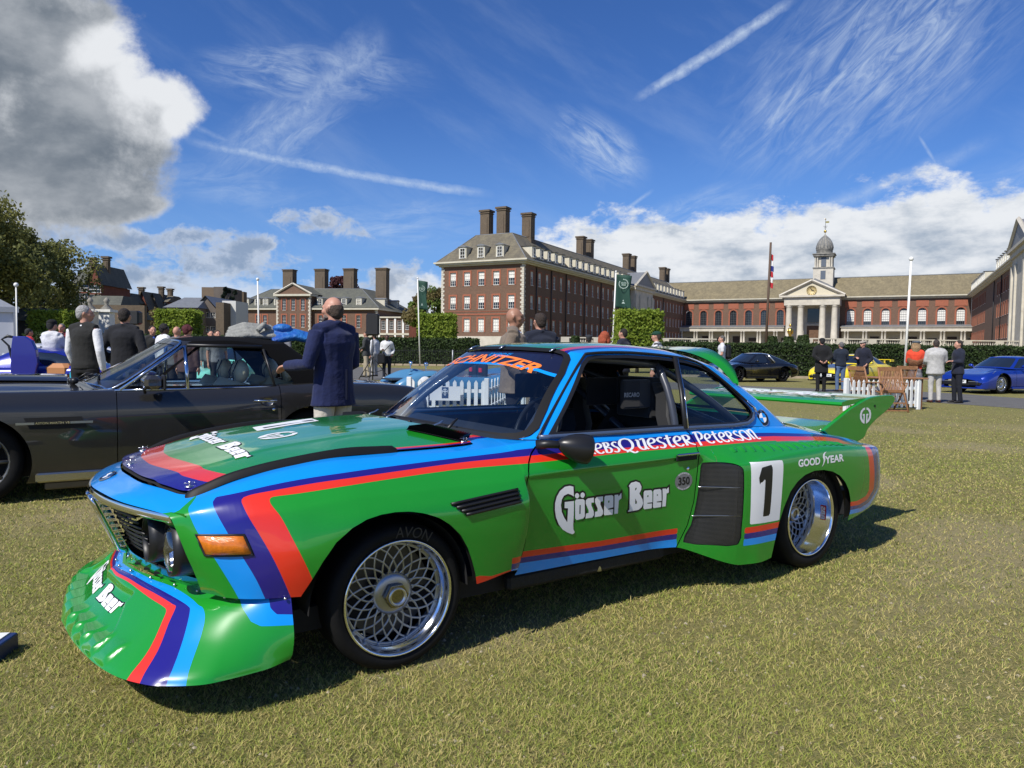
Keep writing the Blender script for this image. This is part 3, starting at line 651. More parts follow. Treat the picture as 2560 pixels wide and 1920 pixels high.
    for m,U in ((3,U1),(0,U2)):
        P=list(map(tuple,smooth_poly(U,4))); P=P+[(a,-b) for a,b in P[::-1]]
        hood=hood.paint(sdf(P,hood.V[:,:2]),m)
    hood.V[:,2]+=.007+.006*np.clip((-.55-hood.V[:,0])/.3,0,1)
    # raised lengthwise pressing of the hood
    rr=np.abs(hood.V[:,1]); hood.V[:,2]+=.009/(1+np.exp((rr-.392)*160)); 
    emit('hood',hood,LIV,RC)
    global HOODT; HOODT=bvh(hood)
    hl=M(hood.V-[0,0,.016],hood.N,hood.T,np.zeros(len(hood.T),int)); emit('hood_underside',hl,DRK,RC)
    # nose cap: light blue inside, green corners
    N_=rest
    nose=[(-1.1,0),(-1.1,.3),(-.83,.60),(-.79,.63),(-.772,.648),(-.755,.652),(-.735,.640),(-.70,.615),(-.66,.60),(-.3,0)]; nose=nose+[(a,-b) for a,b in nose[::-1]]
    f=sdf(nose,N_.V[:,:2]); f=np.where((N_.V[:,2]>.66)&(N_.V[:,0]<-.5),f,np.abs(f)+.01); N_=N_.paint(f,1)
    # cowl: green with the crossing red and navy bands
    f=np.maximum(np.abs(N_.V[:,1])-.585,.30-N_.V[:,0]); f=np.where((N_.V[:,0]<.7)&(N_.V[:,0]>.2),f,np.abs(f)+.01); N_=N_.paint(f,2)
    f=np.maximum(np.abs(N_.V[:,1])-.555,.30-N_.V[:,0]); f=np.where((N_.V[:,0]<.7)&(N_.V[:,0]>.2),f,np.abs(f)+.01); N_=N_.paint(f,3)
    f=np.maximum(np.abs(N_.V[:,1])-.52,.30-N_.V[:,0]); f=np.where((N_.V[:,0]<.7)&(N_.V[:,0]>.2),f,np.abs(f)+.01); N_=N_.paint(f,0)
    # deck: green lid
    f=np.abs(N_.V[:,1])-np.interp(N_.V[:,0],[2.5,2.9,3.3,3.6],[.62,.655,.645,.64]); f=np.where(N_.V[:,0]>2.5,f,np.abs(f)+.01); N_=N_.paint(f,0)
    # doors
    f=sdf(DOORP,xz(N_.V)); f=np.where(np.abs(N_.V[:,1])>.7,f,1.)
    Cc,i=N_.cut(f+.003); D=Cc.sub(i); Cc,i=N_.cut(f-.003); N_=Cc.sub(~i)
    for s in (1,-1):
        emit('door',D.sub((D.V[D.T][:,:,1]*s>0).all(1)),LIV,RC)
    # split what remains: nose panel, wings, quarters, cowl, deck lid
    c=N_.V[N_.T].mean(1)
    fr=c[:,0]<.9; out=np.abs(c[:,1])>np.interp(c[:,0],[-.9,-.7,.1,.6],[.58,.60,.652,.652])
    nosep=fr&~out&(c[:,0]<0); cowl=fr&~out&(c[:,0]>=0)
    emit('nose_panel',N_.sub(nosep),LIV,RC); emit('cowl',N_.sub(cowl),LIV,RC)
    for s in (1,-1): emit('front_wing',N_.sub(fr&out&(c[:,1]*s>0)),LIV,RC)
    rem=N_.sub(~fr)
    f=np.maximum(np.abs(rem.V[:,1])-np.interp(rem.V[:,0],[2.5,2.9,3.3,3.6],[.64,.672,.662,.655]),2.72-rem.V[:,0])
    Cc,i=rem.cut(f+.002); lid=Cc.sub(i); Cc,i=rem.cut(f-.002); rem=Cc.sub(~i)
    emit('deck_lid',lid,LIV,RC)
    # grille opening in the box front
    GP=smooth_poly([(1.722,.690),(1.80,.692),(1.88,.684),(1.925,.664),(1.936,.63),(1.934,.48),(1.930,.34),(1.918,.25),(1.78,.255),(1.610,.283),(1.660,.368),(1.694,.491),(1.708,.596),(1.714,.67)],2)
    f=sdf(GP,xz(rem.V)); f=np.where((np.abs(rem.V[:,1])>.84),f,1.)
    Cc,i=rem.cut(f); gr=Cc.sub(i); rem=Cc.sub(~i)
    for s in (1,-1):
        q=emit('rear_quarter',rem.sub((rem.V[rem.T][:,:,1]*s>-.001).all(1)),LIV,RC)
    # dark tub just inside the skin, so gaps and openings read dark
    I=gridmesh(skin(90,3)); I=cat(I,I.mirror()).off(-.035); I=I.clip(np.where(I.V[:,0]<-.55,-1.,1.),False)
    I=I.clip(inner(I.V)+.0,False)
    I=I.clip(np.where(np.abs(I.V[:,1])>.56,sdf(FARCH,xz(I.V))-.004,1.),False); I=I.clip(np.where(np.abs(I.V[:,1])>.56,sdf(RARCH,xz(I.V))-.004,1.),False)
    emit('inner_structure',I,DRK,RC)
    # ---- greenhouse
    G=gridmesh(greenhouse(44,12)); R=gridmesh(roofcap(40,12)); 
    if (G.N[:,1]*np.where(G.V[:,1]>.4,1,0)).sum()<0: G=gridmesh(greenhouse(44,12),flip=True)
    if R.N[:,2].sum()<0: R=gridmesh(roofcap(40,12),flip=True)
    G.m[:]=1; R.m[:]=1
    wsf=lambda P,V: np.where(V[:,0]<1.19,sdf(P,V[:,1:]),.5)
    def frontmask(V): return (V[:,0]<1.2)
    # roof bands
    RP=[[(1.0,0),(1.0,.46),(1.12,.492),(1.30,.468),(1.5,.452),(1.9,.447),(2.3,.43),(2.5,0)],[(1.0,0),(1.0,.44),(1.11,.468),(1.17,.458),(1.295,.435),(1.5,.420),(1.9,.415),(2.3,.40),(2.5,0)],[(1.0,0),(1.0,.42),(1.104,.440),(1.152,.425),(1.30,.392),(1.5,.378),(1.9,.376),(2.3,.37),(2.5,0)]]
    for m,P in zip((2,3,0),RP): 
        R=R.paint(sdf([(a,b-.2 if b==0 else b) for a,b in P],R.V[:,:2]),m)
    # top of the front header is painted like the roof, rest of the skin light blue
    fo=wsf(WS_OUT,G.V); Cc,i=G.cut(fo); ws=Cc.sub(i); G=Cc.sub(~i)
    hd=np.where((G.V[:,0]<1.16)&(G.V[:,2]>1.2),np.abs(G.V[:,1])-.495,.3)
    for m,w in ((2,.492),(3,.468),(0,.440)):
        f=np.where((G.V[:,0]<1.18)&(G.V[:,2]>1.24),np.abs(G.V[:,1])-w,.3); G=G.paint(f,m)
    f=np.where(G.V[:,1]>.40,sdf(SIDEWIN,xz(G.V)),.5); f=np.where((G.V[:,0]>.78)&(G.V[:,0]<2.4),f,.5)
    Cc,i=G.cut(f); sw=Cc.sub(i); G=Cc.sub(~i)
    f=np.where(G.V[:,0]>2.2,sdf(RW,G.V[:,1:]),.5); Cc,i=G.cut(f); rw=Cc.sub(i); G=Cc.sub(~i)
    # pillars and roof
    gm=cat(G,G.mirror()); c=gm.V[gm.T].mean(1)
    a=(c[:,0]<1.45); emit('windscreen_pillar_frame',gm.sub(a),LIV,RC); emit('rear_pillar_frame',gm.sub(~a),LIV,RC)
    emit('roof',cat(R,R.mirror()),LIV,RC)
    head=gm.off(-.022); head.m[:]=0; emit('pillar_lining',head,DRK,RC,normals=False)
    hr=cat(R,R.mirror()).off(-.02); hr.m[:]=0; emit('roof_lining',hr,DRK,RC,normals=False)
    # windscreen: rubber, glass, brow
    Cc,i=ws.cut(wsf(WS_IN,ws.V)); gl=Cc.sub(i); ru=Cc.sub(~i)
    ru.m[:]=0; emit('windscreen_seal',cat(ru,ru.mirror()).off(.006),RUB,RC)
    gl.m[:]=0; gl=gl.paint(sdf(BROW,gl.V[:,1:]),1); gl=gl.paint(sdf(BROW2,gl.V[:,1:]),2)
    g2=cat(gl,gl.mirror()).off(-.004)
    wo=emit('windscreen',g2.sub(g2.m==0),[WGL],RC)
    b1=g2.sub(g2.m==2); b1.m[:]=0; emit('sun_strip',b1.off(.0005),mat('navy_film',(.010,.012,.035),rough=.12,coat=.5),wo)
    b2=g2.sub(g2.m==1); b2.m[:]=0; emit('sun_strip_edge',b2.off(.001),LB_,wo)
    wtree=bvh(g2.off(.0015))
    V,Tt=flat(text2d('SCHNITZER',1,.028,.32,space=1.0),fit=(-.425,0,.462,.066),edge=.02)
    zb=lambda a:1.191-.045*(a/.45)**2*(1 if a>0 else .85)
    decal('sponsor_lettering',(V,Tt),lambda a,b:(.3,a,zb(a)+b*.66+.003),wtree,(1,0,0),mat('orange_vinyl',(.85,.20,.03),rough=.3),wo,off=.001)
    V,Tt=flat(text2d('POWERED BY',1,.012,.32),fit=(-.035,0,.175,.019),edge=.02)
    decal('small_lettering',(V,Tt),lambda a,b:(.3,a,1.227+b),wtree,(1,0,0),LB_,wo,off=.001)
    # side glass: trim, door opening is open (no pane), quarter pane
    Cc,i=sw.cut(np.where(True,sdf(SIDEWIN,xz(sw.V))+.016,0)); inn=Cc.sub(i); tr=Cc.sub(~i); tr.m[:]=0; inn.m[:]=0
    for s in (1,-1):
        t_=tr if s>0 else tr.mirror(); emit('window_trim',t_.off(.004),BLK,RC)
        q=inn.clip(1.80-inn.V[:,0]-(-.21)*(inn.V[:,2]-1.2)*-1) if False else inn
        f=(1.835-(1.23-q.V[:,2])*.42)-q.V[:,0]; q=q.clip(f)      # behind the slanted centre post
        q=q if s>0 else q.mirror(); emit('quarter_window',q.off(-.006),GLS,RC)
    for s in (1,-1):
        mb=MB(); 
        mb.tube([(1.832,-.568*s,1.236),(1.757,-.692*s,1.05),(1.684,-.792*s,.862)],.013,8,flat=(1.0,.8))
        mb.build('centre_post',BLK,RC)
        mb=MB(); mb.tube([(1.856,-.567*s,1.232),(1.780,-.692*s,1.05),(1.704,-.793*s,.862)],.004,6); mb.build('post_trim',CHR,RC)
        # belt moulding, chrome end of the quarter window, drip rail
        mb=MB(); P=[(.745,-.757*s,.866),(.80,-.776*s,.866),(1.2,-.786*s,.866),(1.7,-.783*s,.862),(2.1,-.778*s,.857),(2.23,-.768*s,.862),(2.30,-.75*s,.882),(2.34,-.727*s,.915)]
        mb.tube(P,.0105,8,flat=(.7,1.1)); mb.build('belt_moulding',mat('dull_blue_trim',(.06,.09,.16),rough=.3,coat=.6),RC)
        mb=MB(); P=[(.74,-.757*s,.862),(.93,-.668*s,1.03),(1.165,-.556*s,1.222),(1.23,-.555*s,1.252),(1.5,-.560*s,1.258),(1.8,-.560*s,1.241),(1.98,-.567*s,1.217),(2.09,-.588*s,1.17),(2.2,-.640*s,1.083),(2.33,-.722*s,.952)]
        mb.tube(list(map(tuple,smooth_poly(P,4))),.0075,6); mb.build('drip_rail',BLK,RC)
        mb=MB(); mb.tube([(2.30,-.704*s,.985),(2.338,-.726*s,.948),(2.347,-.733*s,.92)],.008,6); mb.build('chrome_corner',CHR,RC)
    # rear window
    rw.m[:]=0; Cc,i=rw.cut(sdf(RW,rw.V[:,1:])+.022); gl=Cc.sub(i); ru=Cc.sub(~i)
    emit('rear_window_seal',cat(ru,ru.mirror()).off(.005),RUB,RC); emit('rear_window',cat(gl,gl.mirror()).off(-.004),GLS,RC)
    # ---- box inlets: mesh grilles
    for s in (1,-1):
        g=gr.sub((gr.V[gr.T][:,:,1]*s>0).all(1)); g.m[:]=0
        emit('inlet_duct',g.off(-.03),mat('duct_black',(.006,.006,.007),rough=.85),RC,normals=False)
        emit('inlet_mesh',g.off(-.006),meshmat(),RC)
        mb=MB()
        for z0 in (.565,.415):
            P=[]
            for k in range(9):
                xx=1.70+.235*k/8+(-.035 if z0<.5 else 0)*(1-k/8); yy=np.interp(xx,[1.66,1.70,1.95],[.866,.872,.978]); P.append((xx,-(yy+.001)*s,z0-.012*k/8))
            mb.tube(P,.003,6)
        mb.build('mesh_stay',STEEL,RC)
    # body for decals
    return S,both
def meshmat():
    if 'wire_mesh' in MATS: return MATS['wire_mesh']
    m=bpy.data.materials.new('wire_mesh'); m.use_nodes=True; t=NT(m.node_tree); MATS['wire_mesh']=m; b=t.n['Principled BSDF']; out=t.n['Material Output']
    co=t.new('ShaderNodeTexCoord').outputs['Object']; s=t.new('ShaderNodeSeparateXYZ'); t.link(co,s.inputs[0])
    def g(v,k): return t.math('GREATER_THAN',t.math('FRACT',t.math('MULTIPLY',v,k)),.70)
    w=t.math('MAXIMUM',g(t.math('ADD',s.outputs[0],t.math('MULTIPLY',s.outputs[1],-.5)),150),g(s.outputs[2],150))
    b.inputs['Base Color'].default_value=(.10,.10,.10,1); b.inputs['Roughness'].default_value=.35; b.inputs['Metallic'].default_value=.6
    tr=t.new('ShaderNodeBsdfTransparent'); mx=t.new('ShaderNodeMixShader'); t.link(w,mx.inputs[0]); t.link(tr.outputs[0],mx.inputs[1]); t.link(b.outputs[0],mx.inputs[2]); t.link(mx.outputs[0],out.inputs[0]); return m
BODY,BOTH=racecar()
# ---------------------------------------------------------------- front spoiler with nested bands
def race_parts():
    S=spoiler()
    b0=[(-.9,-.05),(-.864,0),(-.856,.05),(-.836,.168),(-.800,.315),(-.752,.45),(-.715,.60),(-.700,.675),(-.690,.705),(-.697,.757),(-.752,.840),(-.779,.884),(-.800,.93)]
    b1=[(-.93,-.05),(-.891,0),(-.876,.085),(-.830,.29),(-.790,.43),(-.745,.585),(-.728,.645),(-.727,.672),(-.755,.735),(-.814,.833),(-.875,.89)]
    b2=[(-.93,-.05),(-.901,0),(-.888,.11),(-.845,.306),(-.812,.42),(-.768,.575),(-.762,.605),(-.794,.651),(-.842,.728),(-.905,.79),(-.95,.84)]
    b3=[(-.95,-.05),(-.908,0),(-.898,.107),(-.865,.267),(-.825,.44),(-.795,.55),(-.790,.585),(-.806,.615),(-.859,.691),(-.912,.73),(-1.0,.76)]
    # curves run from the middle to the lip; the painted area is everything ahead (towards -x) of them
    for m,b in ((1,b0),(2,b1),(3,b2),(0,b3)):
        P=list(map(tuple,smooth_poly(b,3)))+[(-1.3,1.2),(-1.3,-.05)]
        S=S.paint(sdf(P,S.V[:,:2]),m)
    for m,P in ((1,[(-.585,.5),(-.58,.345),(-.562,.305),(-.535,.290),(-.3,.275),(-.3,.5)]),(2,[(-.50,.5),(-.497,.342),(-.480,.322),(-.3,.305),(-.3,.5)]),(3,[(-.425,.5),(-.43,.35),(-.3,.34),(-.3,.5)])):
        f=sdf(P,xz(S.V)); f=np.where(S.V[:,0]>-.62,f,.5); S=S.paint(f,m)
    full=cat(S,S.mirror()); so=emit('front_spoiler',full,LIV,RC)
    bk=full.off(-.012); bk.m[:]=0; emit('spoiler_back',bk,DRK,so)
    tr=bvh(full)
    # lettering on the spoiler and the bonnet: same artwork
    def art(fit,name,place,tree,d,parent,reps=(.0045,.0)):
        cu=curve2d(GOSSER,.0085); V,Tt=flat(cu,fit=None,edge=.03)
        x0,x1,z0,z1=.7636,1.492,.400,.657
        def mp(V): return np.stack([fit[0]+(V[:,0]-x0)/(x1-x0)*(fit[2]-fit[0]),fit[1]+(V[:,1]-z0)/(z1-z0)*(fit[3]-fit[1])],1)
        o=decal(name,(mp(V),Tt),place,tree,d,BK_,parent,off=.0012)
        V,Tt=flat(curve2d(GOSSER,0.),edge=.03); decal('lettering',(mp(V),Tt),place,tree,d,WH_,o,off=.0024)
    dt=bvh(BOTH)
    art((.7636,.400,1.492,.657),'door_lettering',lambda a,b:(a,1.3,b),dt,(0,-1,0),RC)
    art((-1.492,.400,-.7636,.657),'door_lettering',lambda a,b:(-a,-1.3,b),dt,(0,1,0),RC)
    art((-.325,0,.31,.10),'spoiler_lettering',lambda a,b:(-1.4,a,.205+b*.95),tr,(1,0,0),so)
    art((-.42,0,.42,.15),'hood_lettering',lambda a,b:(-.56+b+.02*abs(a),a,1.2),HOODT,(0,0,-1),RC)
    # rivets along the seam
    mb=MB()
    for x,y,z in [(-.868,.05,.349),(-.84,.17,.354),(-.79,.32,.358),(-.73,.47,.361),(-.675,.60,.364),(-.61,.73,.366),(-.44,.875,.372)]:
        for s in (1,-1): mb.ball((x-.012,-y*s,z+.002),.006,8)
    o=mb.build('rivets',STEEL,so); tag(o,kind='stuff')
    # ---- face: grille, lamps, kidney, chrome strip
    xf=lambda y,z:-.957+.453*y*y+.45*(.641-z)
    mb=MB(); P=[[ (xf(y,z)+.004,-y,z) for z in np.linspace(.385,.672,10)] for y in np.linspace(-.68,.68,40)]
    fm=gridmesh(np.array([[(xf(y,z)+.006,y,z) for z in np.linspace(.375,.677,24)] for y in np.linspace(0,.695,52)]),flip=True)
    OP=smooth_poly([(.115,.655),(.30,.655),(.45,.650),(.56,.635),(.625,.600),(.655,.54),(.660,.47),(.640,.415),(.55,.412),(.42,.418),(.25,.424),(.16,.426),(.125,.44),(.10,.55)],3,closed=False)
    Cc,i=fm.cut(sdf(OP,fm.V[:,1:])); fc=Cc.sub(~i); fo=emit('nose_face',cat(fc,fc.mirror()),LIV,RC)
    # deep black recess with horizontal grille bars
    mb=MB(); 
    for s in (1,-1):
        mb.grid([[(xf(y,z)+.13,-y*s,z) for z in (.33,.53,.66)] for y in (.0,.25,.45,.69)],flip=(s<0)); mb.grid([[(xf(y,z_)+.012,-y*s,z_),(xf(y,z_)+.14,-y*s,z_)] for y in (.0,.2,.4,.55,.69) for z_ in (.385,)]); mb.grid([[(xf(.685,z)+.02,-.672*s,z),(xf(.685,z)+.14,-.672*s,z)] for z in (.33,.45,.6,.66)])
    mb.build('grille_recess',DRK,RC)
    for s in (1,-1):
        for k in range(9):
            z=.452+k*.0225; ye=.36
            mb=MB(); mb.tube([(xf(y,z)+.028+.0*(y>.3),-y*s,z) for y in np.linspace(.108-.0*k,ye,7)],.0045,6,flat=(.6,1.2)); mb.build('grille_bar',BLK,RC)
    for s in (1,-1):
        for yc,zc,r,dx in ((.415,.540,.088,.004),(.575,.527,.096,-.022)):
            x0=xf(yc,zc)+dx; outer=yc>.5
            hl=empty('headlight',(x0,-yc*s,zc),parent=RC)
            mb=MB(); mb.lathe([(r*1.06,.17),(r*1.07,.10),(r*1.05,.03),(r,-.002),(r*.93,.0),(r*.92,.02)],axis='x',n=36); mb.build('lamp_housing',BLK,hl)
            if outer:
                mb=MB(); mb.lathe([(r*.92,.012),(r*.80,-.004),(r*.5,-.015),(0,-.02)],axis='x',n=30); mb.build('lens',glass('lens_glass',(.95,.97,1.),.10),hl)
                mb=MB(); mb.lathe([(r*.91,.014),(r*.75,.045),(r*.45,.07),(.02,.08)],axis='x',n=30); mb.build('reflector',CHR,hl)
            else:
                mb=MB(); mb.lathe([(r*.92,.03),(r*.5,.034),(0,.035)],axis='x',n=30); mb.build('duct_mesh',meshmat(),hl)
                mb=MB(); mb.lathe([(r*.92,.1),(0,.101)],axis='x',n=20); mb.build('duct_back',DRK,hl)
    # kidney: two long chrome loops meeting at the middle
    for s in (1,-1):
        mb=MB(); L=[(.012,.650),(.070,.648),(.092,.620),(.075,.52),(.055,.445),(.035,.408),(.012,.400)]
        pts=[(xf(y,z)-.022+.02*(z<.42),-y*s,z) for y,z in smooth_poly(L,4)]+[]
        mb.tube(pts+[(xf(.01,z)-.024,-.008*s,z) for z in np.linspace(.41,.64,6)],.0085,8,closed=True); k=mb.build('kidney_surround',CHR,RC)
        for z in np.linspace(.43,.63,9):
            mb=MB(); w=np.interp(z,[.40,.5,.62,.65],[.035,.068,.090,.070]); mb.box((xf(.04,z)+.008,-(w/2+.006)*s,z),(.03,w-.012,.004)); mb.build('kidney_slat',CHR,k)
    # chrome strip above the grille: centre boss to the outer lamp
    for s in (1,-1):
        mb=MB(); ys=np.linspace(.015,.648,12)
        prof=lambda y:[(-.957+.453*y*y-.020,.668-.012*(y/.65)**2+.012),(-.957+.453*y*y-.026,.668-.012*(y/.65)**2-.002),(-.957+.453*y*y-.022,.668-.012*(y/.65)**2-.016),(-.957+.453*y*y-.004,.668-.012*(y/.65)**2-.018),(-.957+.453*y*y+.0,.668-.012*(y/.65)**2+.013)]
        R_=[[(a,-y*s,b) for a,b in prof(y)+prof(y)[:1]] for y in ys]; mb.grid(R_,flip=(s<0)); mb.add([R_[-1][i] for i in range(5)],[(0,1,2,3,4)]); mb.build('chrome_strip',CHR,RC)
    # black slots in the apron under the grille
    for k,(y0) in enumerate((.16,.255,.335)):
        for s in (1,-1):
            mb=MB(); xx=-.868+.49*y0*y0; mb.box((xx+.045,-y0*s,.386),(.038,.062,.008),rz=-.35*s); mb.build('apron_slot',BLK,RC)
    # apron joining face and spoiler
    mb=MB()
    mb.grid([[(np.interp(y,[0,.35,.52,.64,.745],[-.85,-.765,-.70,-.655,-.60]),-y*s_,np.interp(y,[0,.35,.64,.745],[.350,.360,.364,.366])),(xf(min(y,.69),.38)+.004,-min(y,.69)*s_,.381)] for s_ in (1,) for y in np.linspace(0,.745,14)],flip=True)
    mb.grid([[(np.interp(y,[0,.35,.52,.64,.745],[-.85,-.765,-.70,-.655,-.60]),y,np.interp(y,[0,.35,.64,.745],[.350,.360,.364,.366])),(xf(min(y,.69),.38)+.004,min(y,.69),.381)] for y in np.linspace(0,.745,14)])
    mb.build('apron',G_,RC)
    # orange corner lamps
    ft=bvh(BOTH)
    for s in (1,-1):
        pts=[(-.718,.607),(-.578,.607),(-.553,.538),(-.693,.536)]
        def P3(x,z,o):
            h=ft.ray_cast(Vector((x,1.3,z)),Vector((0,-1,0)))
            return (x,-(h[0].y+o)*s,z)
        mb=MB(); n=6
        def blin(u,v): 
            a=[pts[0][k]*(1-u)+pts[1][k]*u for k in (0,1)]; b=[pts[3][k]*(1-u)+pts[2][k]*u for k in (0,1)]; return a[0]*(1-v)+b[0]*v,a[1]*(1-v)+b[1]*v
        g=[[P3(*blin(u,v),.020*min(1,12*min(u,1-u,v,1-v)) -.003) for v in (0,.08,.5,.92,1)] for u in (0,.05,.2,.4,.6,.8,.95,1)]
        mb.grid(g,flip=(s<0)); im=mat('amber_lens',(.75,.20,.01),rough=.12,coat=1,noise=(60,.35),bump=(220,.4,.004)); o=mb.build('indicator',im,RC)
        mb=MB(); rim=[P3(*blin(u,v),.004) for u,v in [(0,0),(.25,0),(.5,0),(.75,0),(1,0),(1,.5),(1,1),(.75,1),(.5,1),(.25,1),(0,1),(0,.5)]]
        mb.tube(rim,.0045,6,closed=True); mb.build('bezel',BLK,o)
    # wing vents behind the front arches: dark recess + slats
    for s in (1,-1):
        q=[(.190,.652),(.530,.676),(.530,.622),(.258,.600)]
        mb=MB(); mb.grid([[(lambda h:(h[0].x,-(h[0].y+.0015)*s,h[0].z))(ft.ray_cast(Vector((q[0][0]*(1-u)*(1-v)+q[1][0]*u*(1-v)+q[2][0]*u*v+q[3][0]*(1-u)*v,1.3,q[0][1]*(1-u)*(1-v)+q[1][1]*u*(1-v)+q[2][1]*u*v+q[3][1]*(1-u)*v)),Vector((0,-1,0)))) for v in (0,.5,1)] for u in np.linspace(0,1,9)],flip=(s<0))
        vo=mb.build('wing_vent',DRK,RC)
        for v in (.06,.36,.66,.96):
            mb=MB(); P=[]
            for u in np.linspace(0,1,9):
                x=q[0][0]*(1-u)*(1-v)+q[1][0]*u*(1-v)+q[2][0]*u*v+q[3][0]*(1-u)*v; z=q[0][1]*(1-u)*(1-v)+q[1][1]*u*(1-v)+q[2][1]*u*v+q[3][1]*(1-u)*v
                h=ft.ray_cast(Vector((x,1.3,z)),Vector((0,-1,0)))[0]; P.append((h.x,-(h.y+.006)*s,h.z))
            mb.tube(P,.0058,6,flat=(.8,1.2)); mb.build('vent_slat',BLK,vo)
    # black deflector strips along the hood
    for s in (1,-1):
        L=[(-.742,.590,.684),(-.71,.605,.712),(-.668,.615,.732),(-.564,.628,.772),(-.396,.640,.806),(-.16,.648,.834),(.0,.655,.834),(.085,.658,.831)]
        L=[tuple(p) for p in smooth_poly(L,4)]; n=len(L); mb=MB(); g=[]
        for i,(x,y,z) in enumerate(L):
            t=i/(n-1); h=.026*min(1,t*9+.15)*(1 if t<.985 else .55); 
            g.append([(x,-(y+.004)*s,z-.004),(x+.002,-(y-.006)*s,z+h*.75),(x+.004,-(y-.018)*s,z+h),(x+.004,-(y-.030)*s,z+h*.9),(x,-(y-.034)*s,z-.002)])
        mb.grid(g,flip=(s<0)); mb.add(g[-1],[(0,1,2,3,4)]); mb.add(g[0],[(4,3,2,1,0)]); mb.build('hood_deflector',RUB,RC)
    # hood louvres (black) at the rear corners
    for s in (1,-1):
        c=[(.257,.388),(.363,.373),(.485,.590),(.405,.628)]
        lo=empty('hood_vent',(.36,-.49*s,.87),parent=RC)
        mb=MB(); n=16; zt=lambda x,y: HOODT.ray_cast(Vector((x,y,1.3)),Vector((0,0,-1)))[0]
        def pt(u,v,dz):
            x=c[0][0]*(1-u)*(1-v)+c[1][0]*(1-u)*v+c[2][0]*u*v+c[3][0]*u*(1-v); y=c[0][1]*(1-u)*(1-v)+c[1][1]*(1-u)*v+c[2][1]*u*v+c[3][1]*u*(1-v)
            h=ft.ray_cast(Vector((x,y,1.3)),Vector((0,0,-1)))[0]; return (x-.36,-(y-.49)*s,h.z-.87+dz)
        mb.grid([[pt(u,v,.014) for v in (0,.5,1)] for u in np.linspace(0,1,8)],flip=(s>0)); mb.build('vent_tray',DRK,lo)
        mb=MB()
        for k in range(20):
            u=(k+.3)/20; a,b,d_,e=pt(u,.0,.012),pt(u,1,.012),pt(u+.05,1,.034),pt(u+.05,0,.034); mb.quad(*( (a,b,d_,e) if s<0 else (e,d_,b,a)))
        o=mb.build('louvres',BLK,lo); tag(o,kind='stuff')
    # box top louvres, green
    for s in (1,-1):
        mb=MB()
        for k in range(15):
            x=1.93+k*.066
            za=lambda x,y: ft.ray_cast(Vector((x,y,1.0)),Vector((0,0,-1)))
            ya,yb=.880,.880+.075*min(1,.35+k*.12) if k<6 else .955
            rows=[]
            for x_,dz in ((x-.004,.0),(x+.016,.013),(x+.030,.010),(x+.034,-.002)):
                rows.append([(x_+ (y-ya)*.35,-y*s,(za(x_,y)[0].z if za(x_,y)[0] else .72)+dz*math.sin(math.pi*min(1,max(0,(y-ya+.004)/(yb-ya+.008))))) for y in np.linspace(ya,yb,6)])
            mb.grid(rows,flip=(s>0))
        o=mb.build('quarter_louvres',G_,RC); tag(o,kind='stuff')
    # hood pins
    def pin(x,y,z,up=(0,0,1)):
        e=empty('hood_pin',(x,-y,z),parent=RC); e.scale=(.68,.68,.68)
        mb=MB(); mb.lathe([(0,.004),(.016,.004),(.024,.001),(.025,-.004)],n=16); mb.build('pin_plate',STEEL,e)
        mb=MB(); mb.cyl((0,0,0),(0,0,.028),.0045,n=8); mb.build('pin_post',STEEL,e)
        mb=MB(); P=[(.03*math.cos(t)*1.0,.012*math.sin(t),.016+.004*math.sin(2*t)) for t in np.linspace(0,2*math.pi,14)[:-1]]; mb.tube(P,.0016,5,closed=True); mb.build('pin_clip',STEEL,e)
    for x,y in [(-.732,-.352),(-.830,.02),(-.700,.540),(.428,.620),(.420,-.60),(-.735,.352)][:5]:
        h=HOODT.ray_cast(Vector((x,y,1.3)),Vector((0,0,-1)))[0]
        if h: pin(x,y,h.z+.002)
    for x,y in [(2.80,.60),(3.20,.61),(2.80,-.60),(3.20,-.61)]:
        h=ft.ray_cast(Vector((x,y,1.3)),Vector((0,0,-1)))[0]; pin(x,y,h.z+.002)
    # roundels
    def roundel(c,n_,r,xdir,name='emblem'):
        n_=Vector(n_).normalized(); xd=Vector(xdir); xd=(xd-n_*xd.dot(n_)).normalized(); yd=n_.cross(xd)
        e=empty(name,c,parent=RC); q=Matrix((xd,yd,n_)).transposed().to_euler(); e.rotation_euler=q
        mb=MB(); mb.lathe([(r,0),(r,.004),(r*.95,.006),(r*.92,.005)],n=32); mb.build('emblem_rim',CHR,e)
        mb=MB(); mb.lathe([(r*.93,.0045),(r*.60,.005)],n=32); mb.build('emblem_ring',BLK,e)
        for k in range(4):
            mb=MB(); a0=k*math.pi/2; V=[(0,0,.006)]+[(r*.58*math.cos(a0+t),r*.58*math.sin(a0+t),.006) for t in np.linspace(0,math.pi/2,8)]
            mb.add(V,[(0,i,i+1) for i in range(1,8)]); mb.build('emblem_quarter',[LB_,WH_][k%2],e)
        for k,L in enumerate('BMW'):
            V,T=flat(text2d(L,1,.03),fit=(-.13*r,-.12*r,.13*r,.12*r)); a=math.radians([140,90,40][k]); me=MB()
            me.add([(x+0,y,0) for x,y in V],T); me.xf(lambda p,a=a:(p[0]*math.sin(a)+p[1]*math.cos(a)+r*.77*math.cos(a),-p[0]*math.cos(a)+p[1]*math.sin(a)+r*.77*math.sin(a),.0056)); me.build('emblem_letter',CHR,e)
    roundel((-.912,0,.7185),(-.45,0,.9),.036,(0,-1,0))
    for s in (1,-1): roundel((2.415,-.727*s,.882),(-.02,-s*.90,.35),.052,(s,0,0))
